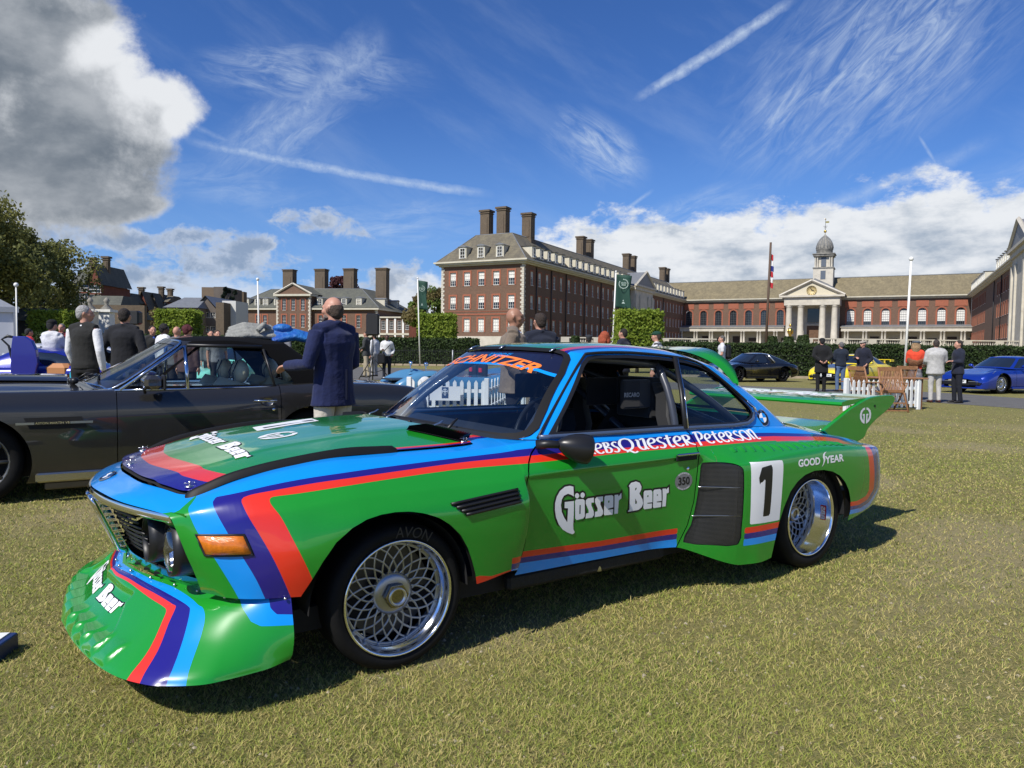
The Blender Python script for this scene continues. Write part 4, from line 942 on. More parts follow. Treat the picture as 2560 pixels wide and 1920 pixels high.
    # names along the shoulder, drawn with a pen-like stroke alphabet
    for s in (1,-1):
        for wd,x0,x1,z0,z1 in (('KREBS',.905,1.192,.779,.822),('QUESTER',1.197,1.72,.779,.826),('PETERSON',1.735,2.262,.781,.826)):
            polys,wid=uncial(wd); V,T=polys
            V=V.copy(); V[:,0]=x0+(V[:,0])/wid*(x1-x0); V[:,1]=z0+V[:,1]*(z1-z0)
            if s>0: decal('driver_name',(V,T),lambda a,b:(a,1.3,b),dt,(0,-1,0),WH_,RC,off=.0015)
            else:
                c=V[:,0].min()+V[:,0].max(); decal('driver_name',(np.stack([V[:,0],V[:,1]],1),T),lambda a,b,c=c:(c-a,-1.3,b),dt,(0,1,0),WH_,RC,off=.0015)
    # tyre-maker lettering on the rear arch with the winged foot between the words
    for s in (1,-1):
        def pl(a,b): return (a,1.4*s,b)
        for w_,x0,x1 in (('GOOD',2.383,2.592),('YEAR',2.640,2.842)):
            V,T=flat(text2d(w_,1,.035),fit=(0,0,1,1),edge=.1); V=V.copy(); V[:,1]=.629+V[:,1]*.043+ (0 if s>0 else 0)
            V[:,0]=x0+V[:,0]*(x1-x0) if s>0 else (5.22-(x1)+V[:,0]*(x1-x0)); 
            decal('tyre_brand_lettering',(V if s>0 else np.stack([5.22-V[:,0],V[:,1]],1),T),pl,dt,(0,-s,0),WH_,RC,off=.0015)
        foot=[(2.606,.612),(2.622,.632),(2.628,.652),(2.620,.668),(2.626,.684),(2.640,.692),(2.668,.697),(2.645,.686),(2.640,.672),(2.646,.656),(2.638,.640),(2.624,.624)]
        V,T=flat(curve2d([[(a if s>0 else 5.22-a,b) for a,b in foot]]),edge=.03); decal('winged_mark',(V,T),pl,dt,(0,-s,0),WH_,RC,off=.0015)
    # oval show sticker 350
    mb=None; ov=[(1.597+.062*math.cos(t),.603+.046*math.sin(t)) for t in np.linspace(0,2*math.pi,40)[:-1]]
    V,T=flat(curve2d([ov]),edge=.03); so2=decal('oval_sticker',(V,T),lambda a,b:(a,1.3,b),dt,(0,-1,0),mat('silver_sticker',(.22,.22,.23),rough=.35,metal=.3),RC,off=.001)
    V,T=flat(text2d('350',1,.03),fit=(1.558,.583,1.640,.625),edge=.03); decal('sticker_number',(V,T),lambda a,b:(a,1.3,b),dt,(0,-1,0),BK_,so2,off=.0018)
    for txt,up in (('GOODWOOD',1),('FESTIVAL OF SPEED',-1)):
        V,T=flat(text2d(txt,1,.02),fit=(-.5,-.5,.5,.5)); V=V.copy(); aa=V[:,0]*(1.7 if up<0 else 1.5); rr=1.0+V[:,1]*.16*up
        W_=np.stack([1.597+.056*rr*np.sin(aa),.603+up*.0415*rr*np.cos(aa)],1); decal('sticker_rim_text',(W_,T),lambda a,b:(a,1.3,b),dt,(0,-1,0),WH_,so2,off=.0018)
    # door handle, lock, jacking point
    for s in (1,-1):
        e=empty('door_handle',(1.615,-.868*s,.736),parent=RC)
        mb=MB(); mb.box((0,.0,-.010),(.155,.006,.034),bev=.004); mb.build('handle_recess',DRK,e)
        mb=MB(); mb.box((0,-.012*s,.006),(.165,.016,.013),bev=.005); mb.build('handle_bar',CHR,e)
        mb=MB(); mb.lathe([(0,.005),(.012,.004),(.014,0)],o=(1.632,-.862*s,.662),axis='y',n=16,ys=1) if s<0 else mb.lathe([(.014,0),(.012,-.004),(0,-.005)],o=(1.632,-.862,.662),axis='y',n=16); mb.build('door_lock',CHR,RC)
        mb=MB(); mb.tube([(1.08,-.80*s,.255),(1.082,-.805*s,.205)],[.008,.017],10); mb.build('jacking_point',STEEL,RC)
    # windscreen clips, washer nozzles, wiper spindle
    for (x,y,z),(dx,dz) in [((.418,-.123,.893),(.03,.016)),((.450,.329,.886),(.03,.016)),((1.039,.038,1.273),(.03,.012)),((1.091,.429,1.262),(.03,.010)),((1.05,-.30,1.266),(.03,.012)),((.45,-.42,.886),(.03,.016))]:
        mb=MB(); mb.tube([(x-.035,-y,z-.002),(x-.012,-y,z+.012),(x+.015,-y,z+.019),(x+.035,-y,z+.030 if z<1 else z+.020)],.0035,6,flat=(3.2,.8)); mb.build('glass_clip',STEEL,RC)
    mb=MB(); mb.ball((.383,-.178,.902),.011,10); mb.cyl((.383,-.178,.89),(.383,-.178,.902),.012,n=10); mb.build('washer_nozzle',BLK,RC)
    mb=MB(); mb.tube([(.455,-.425,.885),(.500,-.405,.915),(.53,-.39,.93)],[.008,.007,.005],8); mb.build('wiper_spindle',BLK,RC)
    # mirrors
    for s in (1,-1):
        e=empty('door_mirror',(.72,-.80*s,.850),parent=RC)
        mb=MB(); mb.tube([(-.02,0,-.012),(.02,-.035*s,-.006),(.075,-.075*s,-.008)],[.022,.019,.017],12); mb.build('mirror_stalk',BLK,e)
        mb=MB(); ax=Vector((.93,-.30*s,-.22)).normalized(); c0=Vector((.055,-.062*s,-.002)); q=ax.to_track_quat('Z','Y')
        mb.lathe([(0,-.005),(.014,.0),(.030,.018),(.047,.045),(.060,.078),(.067,.11),(.068,.135),(.066,.152),(.060,.156)],n=28); mb.xf(lambda p:tuple(c0+q@Vector(p))); mb.build('mirror_shell',mat('satin_black',(.014,.014,.015),rough=.33),e)
        mb=MB(); mb.lathe([(.062,.152),(0,.153)],n=28); mb.xf(lambda p:tuple(c0+q@Vector(p))); mb.build('mirror_glass',CHR,e)
    # number on the far bonnet edge and the facing G mark
    V,T=flat(curve2d([[(-.285,-.075),(.035,-.135),(.055,-.30),(-.26,-.25)]]),edge=.03)
    ho=decal('hood_number_panel',(V,T),lambda a,b:(a,b,1.3),HOODT,(0,0,-1),WH_,RC,off=.0016)
    V,T=flat(curve2d([[(-.235,-.135),(-.02,-.175),(-.03,-.21),(.03,-.215),(.025,-.175),(-.235,-.170)]]),edge=.03); decal('hood_number',(V,T),lambda a,b:(a,b,1.3),HOODT,(0,0,-1),BK_,ho,off=.003)
    for V,T in gmark(): decal('hood_mark',(np.stack([-.255+V[:,1]*.085,.15+V[:,0]*.075],1),T),lambda a,b:(a,b,1.3),HOODT,(0,0,-1),WH_,RC,off=.002)
    # ---- roof spoiler: an arc over the rear window
    arc=[(2.0,0,1.290),(2.02,.22,1.287),(2.08,.40,1.270),(2.16,.50,1.228),(2.235,.560,1.168),(2.29,.612,1.085)]
    top=[(2.30,0,1.300),(2.30,.24,1.298),(2.29,.42,1.286),(2.30,.520,1.240),(2.335,.573,1.175),(2.33,.618,1.092)]
    A=smooth_poly(arc,6); Bq=smooth_poly(top,6); g=[]
    for a,b in zip(A,Bq):
        m_=(a+b)/2+np.array([.02,0,-.008]); g.append([tuple(a*[1,-1,1]),tuple(m_*[1,-1,1]),tuple(b*[1,-1,1]),tuple((b-[.0,0,.012])*[1,-1,1]),tuple((m_-[.0,0,.014])*[1,-1,1]),tuple((a+[.03,0,-.012])*[1,-1,1])])
    mb=MB(); mb.grid(g,flip=True); mb.grid([[(p[0],-p[1],p[2]) for p in r] for r in g]); mb.build('roof_spoiler',G_,RC)
    # ---- rear wing
    wg=empty('rear_wing',(3.4,0,.8),parent=RC)
    prof=[(3.345,.926),(3.352,.942),(3.42,.956),(3.56,.962),(3.72,.966),(3.86,.974),(3.865,.966),(3.72,.948),(3.56,.935),(3.42,.918),(3.36,.915)]
    mb=MB(); mb.prism([(x-3.4,z-.8) for x,z in prof],-.665,.665,plane='xz',sm=False); mb.build('wing_board',G_,wg,smooth=False)
    plate=[(3.12,.766),(3.20,.800),(3.332,.857),(3.437,.902),(3.546,.936),(3.646,.964),(3.738,.975),(3.832,.979),(3.928,.979),(3.972,.973),(3.996,.953),(3.972,.916),(3.900,.873),(3.775,.820),(3.694,.779),(3.640,.738),(3.600,.690),(3.45,.66),(3.3,.70),(3.15,.73)]
    for s in (1,-1):
        mb=MB(); mb.prism([(x-3.4,z-.8) for x,z in smooth_poly(plate,3)[:-1]],-.655*s,-.683*s,plane='xz'); mb.build('end_plate',G_,wg,bevel=.006)
        for V,T in gmark():
            m_=MB(); VV=[(3.609-3.4+ (v[0]*.075*s if s>0 else -v[0]*.075*-1),-.6850*s,.846-.8+v[1]*.056) for v in V]; m_.add(VV,[t if s>0 else t[::-1] for t in T]); m_.build('end_plate_mark',WH_,wg)
        mb=MB(); mb.lathe([(.0,0),(.010,.0)],o=(3.725-3.4,-.6855*s,.907-.8),axis='y',n=12); mb.build('bolt_hole',DRK,wg)
    V,T=flat(text2d('Gösser Beer',1,.02,.15),fit=(-.52,3.47,.5,3.74)); mb=MB(); mb.add([(y-3.4,-x,.9685+(.002 if y<3.6 else .004)+ (y-3.47)*.03-.8) for x,y in V],[t for t in T]); mb.build('wing_lettering',WH_,wg)
    # lid rises into the wing as a green ramp
    mb=MB(); mb.grid([[(3.02,-y,.79-.04*(abs(y)/.6)**2+.004) ,(3.25,-y,.79-.03*(abs(y)/.6)**2),(3.50,-y,.795)] for y in np.linspace(-.64,.64,13)],flip=True); mb.build('lid_ramp',G_,RC)
    # ---- floor, wheel housings, exhaust side
    mb=MB(); mb.box((1.35,0,.235),(3.6,1.50,.09)); mb.box((3.0,0,.30),(.75,1.55,.16)); mb.build('underfloor',DRK,RC)
    for s in (1,-1): mb=MB(); mb.box((1.04,-.79*s,.235),(.98,.05,.075),bev=.015); mb.build('sill',mat('black_underseal',(.010,.010,.010),rough=.7,bump=(40,.4)),RC)
    for s in (1,-1):
        for xc,r in ((-.03,.335),(2.58,.35)):
            mb=MB(); mb.lathe([(r,0),(r,.42*s),(0,.43*s)],o=(xc,-(.87 if xc<1 else .955)*s,.29),axis='y',n=26,a0=0,a1=math.pi)
            mb.build('wheel_housing',DRK,RC)
    # ---- cabin
    mb=MB(); mb.box((1.55,0,.42),(1.9,1.40,.3)); mb.build('cabin_floor',DRK,RC)
    mb=MB(); mb.grid([[(.66,-y,.80),(.72,-y,.862-.02*(y/.6)**2),(.84,-y,.868),(.95,-y,.84),(.97,-y,.6)] for y in np.linspace(-.66,.66,15)],flip=True)
    mb.build('dashboard',mat('dash_cloth',(.022,.025,.032),rough=.8),RC)
    e=empty('steering_wheel',(1.03,-.36,.85),parent=RC); e.rotation_euler=(0,math.radians(-68),0)
    mb=MB(); mb.tube([(.175*math.cos(t),.175*math.sin(t),0) for t in np.linspace(0,2*math.pi,28)[:-1]],.014,8,closed=True); mb.build('wheel_rim',BLK,e)
    mb=MB(); [mb.tube([(0,0,-.02),(.17*math.cos(a),.17*math.sin(a),0)],.010,6,flat=(1.8,.5)) for a in (math.pi,.5,-.5)]; mb.build('wheel_spokes',BLK,e)
    for y0 in (.36,-.36):
        e=empty('race_seat',(1.60,-y0,.25),parent=RC)
        mb=MB(); sect=[(.0,.05,.27),(.03,.20,.27),(.10,.38,.26),(.17,.55,.24),(.20,.66,.17),(.22,.76,.15),(.20,.84,.13)]
        for x,z,w in [(0,0,0)][:0]: pass
        g=[]
        for x,z,w in sect: g.append([(x-.09,w+.02,z),(x-.02,w,z),(x+.03,w*.6,z),(x+.04,0,z),(x+.03,-w*.6,z),(x-.02,-w,z),(x-.09,-w-.02,z)])
        mb.grid(g); g2=[[(a+.07,b*1.06,c) for a,b,c in r] for r in g]; mb.grid(g2,flip=True)
        for r,r2 in ((g[0],g2[0]),(g[-1],g2[-1])): mb.grid([r,r2])
        mb.grid([[r[0] for r in g],[r[0] for r in g2]]); mb.grid([[r[-1] for r in g],[r[-1] for r in g2]])
        mb.build('seat_shell',FAB,e)
        mb=MB(); mb.box((-.20,0,.02),(.46,.50,.16),bev=.05); mb.build('seat_cushion',FAB,e)
        mb=MB()
        for s in (1,-1):
            P=[(.14,.13*s),( .02,.155*s),(-.10,.155*s),(-.115,.14*s),(-.02,.13*s),(.10,.12*s)]; mb.prism([(a,b) for a,b in P],.70,.86)
        mb.prism([(.12,-.14),(.20,-.14),(.20,.14),(.12,.14)],.64,.87); ho=mb.build('headrest',FAB,e,bevel=.012)
        V,T=flat(text2d('RECARO',1,.03),fit=(-.12,.765,-.005,.79))
        for s in (1,-1):
            m_=MB(); m_.add([((a if s<0 else -.125-a)+.02,.158*s,b) for a,b in V],[t[::-1] if s>0 else t for t in T]); m_.build('seat_lettering',mat('grey_embroidery',(.35,.35,.35),rough=.8),ho)
    cg=empty('roll_cage',(1.75,0,.6),parent=RC); tubes=[[(1.74,.70,.45),(1.74,.66,.9),(1.76,.50,1.19),(1.76,.3,1.225),(1.76,-.3,1.225),(1.76,-.50,1.19),(1.74,-.66,.9),(1.74,-.70,.45)]]
    for s in (1,-1): tubes+=[[(1.76,.47*s,1.20),(2.15,.56*s,.98),(2.55,.60*s,.72)],[(1.76,.50*s,1.19),(1.40,.50*s,1.215),(1.18,.47*s,1.20),(.90,.60*s,1.0),(.70,.66*s,.80)]]
    tubes+=[[(1.75,.60,.62),(1.76,-.48,1.18)],[(2.55,.55,.75),(1.78,-.40,1.2)],[(1.10,.45,1.21),(1.10,-.45,1.21)],[(1.74,-.66,.72),(1.74,.66,.72)]]
    for p in tubes:
        mb=MB(); mb.tube([(a-1.75,-b,c-.6) for a,b,c in smooth_poly(p,4)],.021,10); mb.build('cage_tube',CAGE,cg)
    return full
def uncial(word):
    """pen-stroke lettering; returns ((V,T),width) in a box of height 1"""
    A={'K':(.80,[[(.08,1.15),(.08,-.02)],[(.75,1.1),(.45,.85),(.12,.5)],[(.12,.52),(.40,.15),(.82,-.05)]]),
     'R':(.80,[[(.10,1),(.14,0)],[(.0,.93),(.12,1.0),(.40,1.02),(.56,.85),(.50,.62),(.18,.48)],[(.22,.5),(.45,.2),(.80,.02)]]),
     'E':(.74,[[(.62,.88),(.38,1.0),(.12,.75),(.08,.40),(.22,.08),(.46,.0),(.68,.14)],[(.10,.50),(.45,.56),(.62,.74),(.58,.92)]]),
     'B':(.68,[[(.12,1),(.12,0)],[(0,.95),(.14,1.02),(.42,.98),(.44,.72),(.14,.54),(.48,.48),(.58,.25),(.42,.02),(.12,.0)]]),
     'S':(.58,[[(.50,.95),(.28,1.02),(.08,.82),(.20,.58),(.42,.42),(.48,.18),(.28,-.01),(.02,.08)]]),
     'Q':(1.15,[[(.50,1.18),(.18,1.05),(.02,.65),(.16,.20),(.45,.05),(.80,.22),(.95,.62),(.82,1.02),(.50,1.18)],[(.30,-.10),(.55,.0),(.85,-.22),(1.12,-.12)]]),
     'U':(.80,[[(.05,.98),(.20,.85),(.14,.35),(.28,.05),(.50,.02),(.64,.25)],[(.34,.95),(.64,1.0),(.62,.2),(.78,.0)]]),
     'T':(.62,[[(.30,1.2),(.26,.6),(.26,.2),(.38,.0),(.58,.08)],[(.0,.84),(.28,.88),(.58,.92)]]),
     'P':(.85,[[(.28,1.25),(.24,.5),(.22,-.16)],[(.0,1.2),(.30,1.28),(.62,1.22),(.78,.95),(.66,.60),(.42,.48)]]),
     'O':(.84,[[(.42,1.02),(.14,.9),(.04,.52),(.18,.12),(.42,.0),(.68,.12),(.78,.52),(.66,.9),(.42,1.02)]]),
     'N':(.86,[[(.08,1.0),(.16,.5),(.14,.0)],[(.16,.72),(.36,1.0),(.58,.98),(.64,.55),(.52,.12),(.60,-.02),(.84,.04)]])}
    V=[];T=[];x=0
    for ch in word:
        w,ST=A[ch]
        for st in ST:
            P=smooth_poly(st,6); d=np.gradient(P,axis=0); L=np.linalg.norm(d,axis=1,keepdims=True); d/=np.where(L<1e-9,1,L)
            nrm=np.stack([-d[:,1],d[:,0]],1); hw=(.055+.050*np.abs(d[:,1:]))       # broad-pen: upright strokes are thicker
            o=len(V); 
            for p,n_,h in zip(P,nrm,hw): V.append((x+p[0]+n_[0]*h[0],p[1]+n_[1]*h[0]*.8)); V.append((x+p[0]-n_[0]*h[0],p[1]-n_[1]*h[0]*.8))
            for i in range(len(P)-1): a=o+2*i; T+= [(a,a+1,a+3),(a,a+3,a+2)]
        x+=w*1.06
    return (np.array(V),T),x
def gmark():
    """two facing G shapes forming a circle"""
    out=[]
    for s in (1,-1):
        o=[(s*-.12,.98),(s*-.45,.90),(s*-.80,.60),(s*-.95,.15),(s*-.90,-.35),(s*-.62,-.78),(s*-.25,-1.0),(s*-.12,-1.0),(s*-.12,.18),(s*-.48,.18),(s*-.48,-.02),(s*-.34,-.02),(s*-.34,-.62),(s*-.55,-.35),(s*-.64,0),(s*-.58,.35),(s*-.35,.64),(s*-.12,.70)]
        out.append(flat(curve2d([o])))
    return out
SPO=race_parts()
# ---------------------------------------------------------------- lattice wheels
def wheel(x,y,z,R,rim,width,inset,s,name='wheel',steer=0.,parent=RC,flat_=.0):
    """y = outer face of the tyre; built for the near side, s mirrors"""
    e=empty(name,(x,-y*s,z),parent=parent); e.rotation_euler=(0,0,steer+(0 if s>0 else math.pi))
    # local: outward = -y
    W_=width; a=rim
    mb=MB(); mb.lathe([(a*1.0,.012),(a*1.04,.0),(a+(R-a)*.45,-.006),(R*.955,.004),(R*.988,.022),(R,.05),(R,W_-.05),(R*.985,W_-.02),(R*.9,W_),(a,W_)][::-1],axis='y',n=64); mb.build('tyre',TYR,e)
    mb=MB(); mb.lathe([(a*1.012,.010),(a*1.012,-.004),(a*.985,-.008),(a*.962,.0),(a*.945,.012),(a*.94,inset*.55),(a*.905,inset*.62),(a*.895,inset-.006),(a*.885,inset+.01),(a*.86,W_*.9)][::-1],axis='y',n=64); mb.build('rim',POL,e)
    mb=MB(); ro=a*.885; ri=a*.36; n=20
    for k in range(n):
        for d in (1,-1):
            t0=2*math.pi*k/n; t1=t0+d*2*math.pi/n*1.75
            P=[]
            for q in np.linspace(0,1,5):
                r=ro*(1-q)+ri*q; t=t0*(1-q**.9)+t1*q**.9; P.append((r*math.cos(t),inset+.004-.006*math.sin(math.pi*q),r*math.sin(t)))
            mb.tube(P,.0036,5,flat=(1.,1.3),cap=False)
    for k in range(n):
        t0=2*math.pi*k/n; mb.lathe([(0,-.008),(.0062,-.007),(.0065,.004)],o=(ro*.985*math.cos(t0),inset,ro*.985*math.sin(t0)),axis='y',n=6)
    mb.lathe([(ro*1.01,.006),(ro*1.01,-.002),(ro*.965,-.002),(ro*.96,.006)],o=(0,inset,0),axis='y',n=48)
    o=mb.build('spoke_lattice',GUN,e); tag(o,kind='stuff')
    mb=MB(); mb.lathe([(a*.37,.02),(a*.37,.0),(a*.30,-.006),(a*.24,-.010),(a*.10,-.010)],o=(0,inset,0),axis='y',n=40); mb.build('hub',GUN,e)
    mb=MB(); h=[(a*.225*math.cos(i*math.pi/3),a*.225*math.sin(i*math.pi/3)) for i in range(6)]; mb.prism([(p,q) for p,q in h],inset-.018,inset-.042,plane='xz'); mb.build('centre_nut',mat('titanium_nut',(.26,.235,.20),rough=.22,metal=1),e,bevel=.003)
    mb=MB(); mb.lathe([(a*.16,.0),(a*.16,-.050),(a*.125,-.052),(a*.12,-.02),(0,-.018)],o=(0,inset,0),axis='y',n=30); mb.build('axle_end',STEEL,e)
    mb=MB(); mb.lathe([(a*.80,inset+.055),(0,inset+.057)],axis='y',n=36); mb.build('brake_disc',mat('brake_steel',(.10,.10,.11),rough=.4,metal=.8),e)
    mb=MB(); mb.lathe([(a*.87,inset+.09),(0,inset+.10)],axis='y',n=36); mb.build('wheel_back',DRK,e)
    mb=MB(); mb.tube([(-.10,inset-.0,-a*.87),(-.105,inset-.03,-a*.83)],[.005,.004],6); mb.build('valve',BLK,e)
    # raised sidewall maker's name
    V,T=flat(text2d('AVON' if x<1 else 'AVON',1,.0,.1),fit=(-.5,-.5,.5,.5)); mb=MB(); rc=a+(R-a)*.52
    VV=[]
    for u,v in V:
        t=math.pi/2-(u*.62+ .22); r=rc+v*.042; VV.append((r*math.cos(t),-.0065,r*math.sin(t)))
    mb.add(VV,T); mb.build('sidewall_lettering',mat('moulded_rubber',(.030,.030,.031),rough=.5),e)
    return e
RIMB=None
for s in (1,-1):
    wheel(0,.862,.2895,.2895,.2275,.27,.062,s,steer=(-.011 if s>0 else .011))
    w=wheel(2.625,.930,.304,.304,.2245,.36,.150,s)
    if s>0:
        mb=MB(); R_=.2245*.93
        for i in range(8):
            t0=.18-.42*i/8; t1=.18-.42*(i+1)/8; r=R_-.0015
            mb.quad((r*math.cos(t1),.07,r*math.sin(t1)),(r*math.cos(t0),.07,r*math.sin(t0)),(r*math.cos(t0),.035,r*math.sin(t0)),(r*math.cos(t1),.035,r*math.sin(t1)))
        st=mb.build('rim_sticker',mat('red_sticker',(.65,.02,.03),rough=.3),w)
        V,T=flat(text2d('BBS',1,.04),fit=(0,0,1,1)); mb=MB()
        mb.add([((R_-.003)*math.cos(-.22+v[0]*.38),.067-v[1]*.028,(R_-.003)*math.sin(-.22+v[0]*.38)) for v in V],T); mb.build('rim_sticker_text',WH_,st)
# ================================================================ world helpers
def PX(u,v,Y):
    """world point seen at full-size photo position (u,v) at forward distance Y"""
    d=camo.matrix_world.to_3x3()@Vector(((u-1280)/CAMF,-(v-960)/CAMF,-1)); k=Y/d.y
    return Vector((d.x*k,Y,CAMH+d.z*k))
def GX(u,Y): return PX(u,870,Y).x
def brick(name,c1,c2,mort,scale=2.6,dirt=.35):
    m=bpy.data.materials.new(name); m.use_nodes=True; t=NT(m.node_tree); b=t.n['Principled BSDF']; MATS[name]=m
    co=t.new('ShaderNodeTexCoord').outputs['Object']; s=t.new('ShaderNodeSeparateXYZ'); t.link(co,s.inputs[0])
    c=t.new('ShaderNodeCombineXYZ'); t.link(t.math('ADD',s.outputs[0],s.outputs[1]),c.inputs[0]); t.link(s.outputs[2],c.inputs[1])
    k=t.new('ShaderNodeTexBrick'); t.link(c.outputs[0],k.inputs[0]); k.inputs['Scale'].default_value=scale
    k.inputs['Color1'].default_value=(*c1,1); k.inputs['Color2'].default_value=(*c2,1); k.inputs['Mortar'].default_value=(*mort,1)
    k.inputs['Mortar Size'].default_value=.012; k.inputs['Brick Width'].default_value=.55; k.inputs['Row Height'].default_value=.19; k.inputs['Bias'].default_value=-.1
    n=t.ramp(t.noise(co,.35,6,.65),[(.3,0.),(.75,1.)]); n2=t.ramp(t.noise(co,3.5,4,.7),[(.35,.0),(.7,1.)])
    q=t.mix(t.math('MULTIPLY',n,dirt),k.outputs[0],tuple(x*.45 for x in c1)); q=t.mix(t.math('MULTIPLY',n2,.30),q,tuple(min(1,x*1.35) for x in c2))
    t.inp(b.inputs['Base Color'],q); b.inputs['Roughness'].default_value=.9; return m
BRK=brick('brown_brick',(.125,.070,.045),(.19,.105,.065),(.16,.13,.10)); BRR=brick('red_brick',(.29,.085,.045),(.34,.11,.06),(.28,.15,.10),dirt=.15)
BRKD=brick('old_brick',(.10,.075,.05),(.15,.11,.07),(.12,.10,.08)); 
STO=mat('portland_stone',(.62,.57,.47),rough=.85,noise=(.9,.25),bump=(6,.2)); STOD=mat('weathered_stone',(.33,.31,.27),rough=.9,noise=(1.2,.45,(.12,.12,.11)),bump=(5,.3))
WPT=mat('white_window_paint',(.78,.77,.72),rough=.5); CRM=mat('cream_cornice',(.60,.56,.44),rough=.7,noise=(.8,.2)); LEAD=mat('roof_lead',(.20,.21,.22),rough=.5,noise=(2,.3))
PANE=mat('dark_pane',(.018,.022,.026),rough=.06,spec=.8); BLIND=mat('window_blind',(.72,.70,.64),rough=.8)
def roofmat(name,a,b,rows=3.2):
    m=bpy.data.materials.new(name); m.use_nodes=True; t=NT(m.node_tree); p=t.n['Principled BSDF']; MATS[name]=m
    co=t.new('ShaderNodeTexCoord').outputs['Object']
    n1=t.ramp(t.noise(t.map(co,scale=(1,1,.25)),.55,8,.72),[(.30,0.),(.72,1.)]); n2=t.ramp(t.noise(co,7,6,.75),[(.3,0.),(.75,1.)])
    c=t.mix(n1,tuple(x*.75 for x in a),b); n3=t.ramp(t.noise(t.map(co,scale=(1,1,.15)),1.6,6,.7),[(.42,0.),(.62,1.)]); c=t.mix(t.math('MULTIPLY',n3,.55),c,tuple(x*.5 for x in a)); c=t.mix(t.math('MULTIPLY',n2,.6),c,tuple(x*.45 for x in a)); s=t.new('ShaderNodeSeparateXYZ'); t.link(co,s.inputs[0])
    w=t.math('LESS_THAN',t.math('FRACT',t.math('MULTIPLY',s.outputs[2],rows)),.16); c=t.mix(t.math('MULTIPLY',w,.35),c,tuple(x*.3 for x in a))
    t.inp(p.inputs['Base Color'],c); p.inputs['Roughness'].default_value=.9; return m
SLATE=roofmat('lichen_slate',(.17,.15,.115),(.25,.215,.13)); SLATG=roofmat('grey_green_slate',(.12,.125,.11),(.17,.17,.12)); SLATY=roofmat('yellow_lichen_slate',(.24,.20,.12),(.33,.27,.15))
def wall_mesh(mb,x0,x1,z0,z1,holes,y=0.,depth=.25,out=-1,m=0):
    """front wall sheet in the xz plane at y with rectangular openings (xa,xb,za,zb) and reveals going inwards"""
    X=sorted({x0,x1,*[h[0] for h in holes],*[h[1] for h in holes]}); Z=sorted({z0,z1,*[h[2] for h in holes],*[h[3] for h in holes]})
    for a,b in zip(X,X[1:]):
        run=None
        for c,d in zip(Z,Z[1:]):
            cx,cz=(a+b)/2,(c+d)/2
            if any(h[0]<cx<h[1] and h[2]<cz<h[3] for h in holes): 
                if run: mb.quad((a,y,run[0]),(b,y,run[0]),(b,y,run[1]),(a,y,run[1]),m); run=None
            else: run=(run[0],d) if run else (c,d)
        if run: mb.quad((a,y,run[0]),(b,y,run[0]),(b,y,run[1]),(a,y,run[1]),m)
    for xa,xb,za,zb in holes:
        q=y+depth; mb.quad((xa,y,za),(xa,q,za),(xa,q,zb),(xa,y,zb),m); mb.quad((xb,y,zb),(xb,q,zb),(xb,q,za),(xb,y,za),m); mb.quad((xa,y,zb),(xa,q,zb),(xb,q,zb),(xb,y,zb),m); mb.quad((xa,q,za),(xa,y,za),(xb,y,za),(xb,q,za),m)
_wc={}
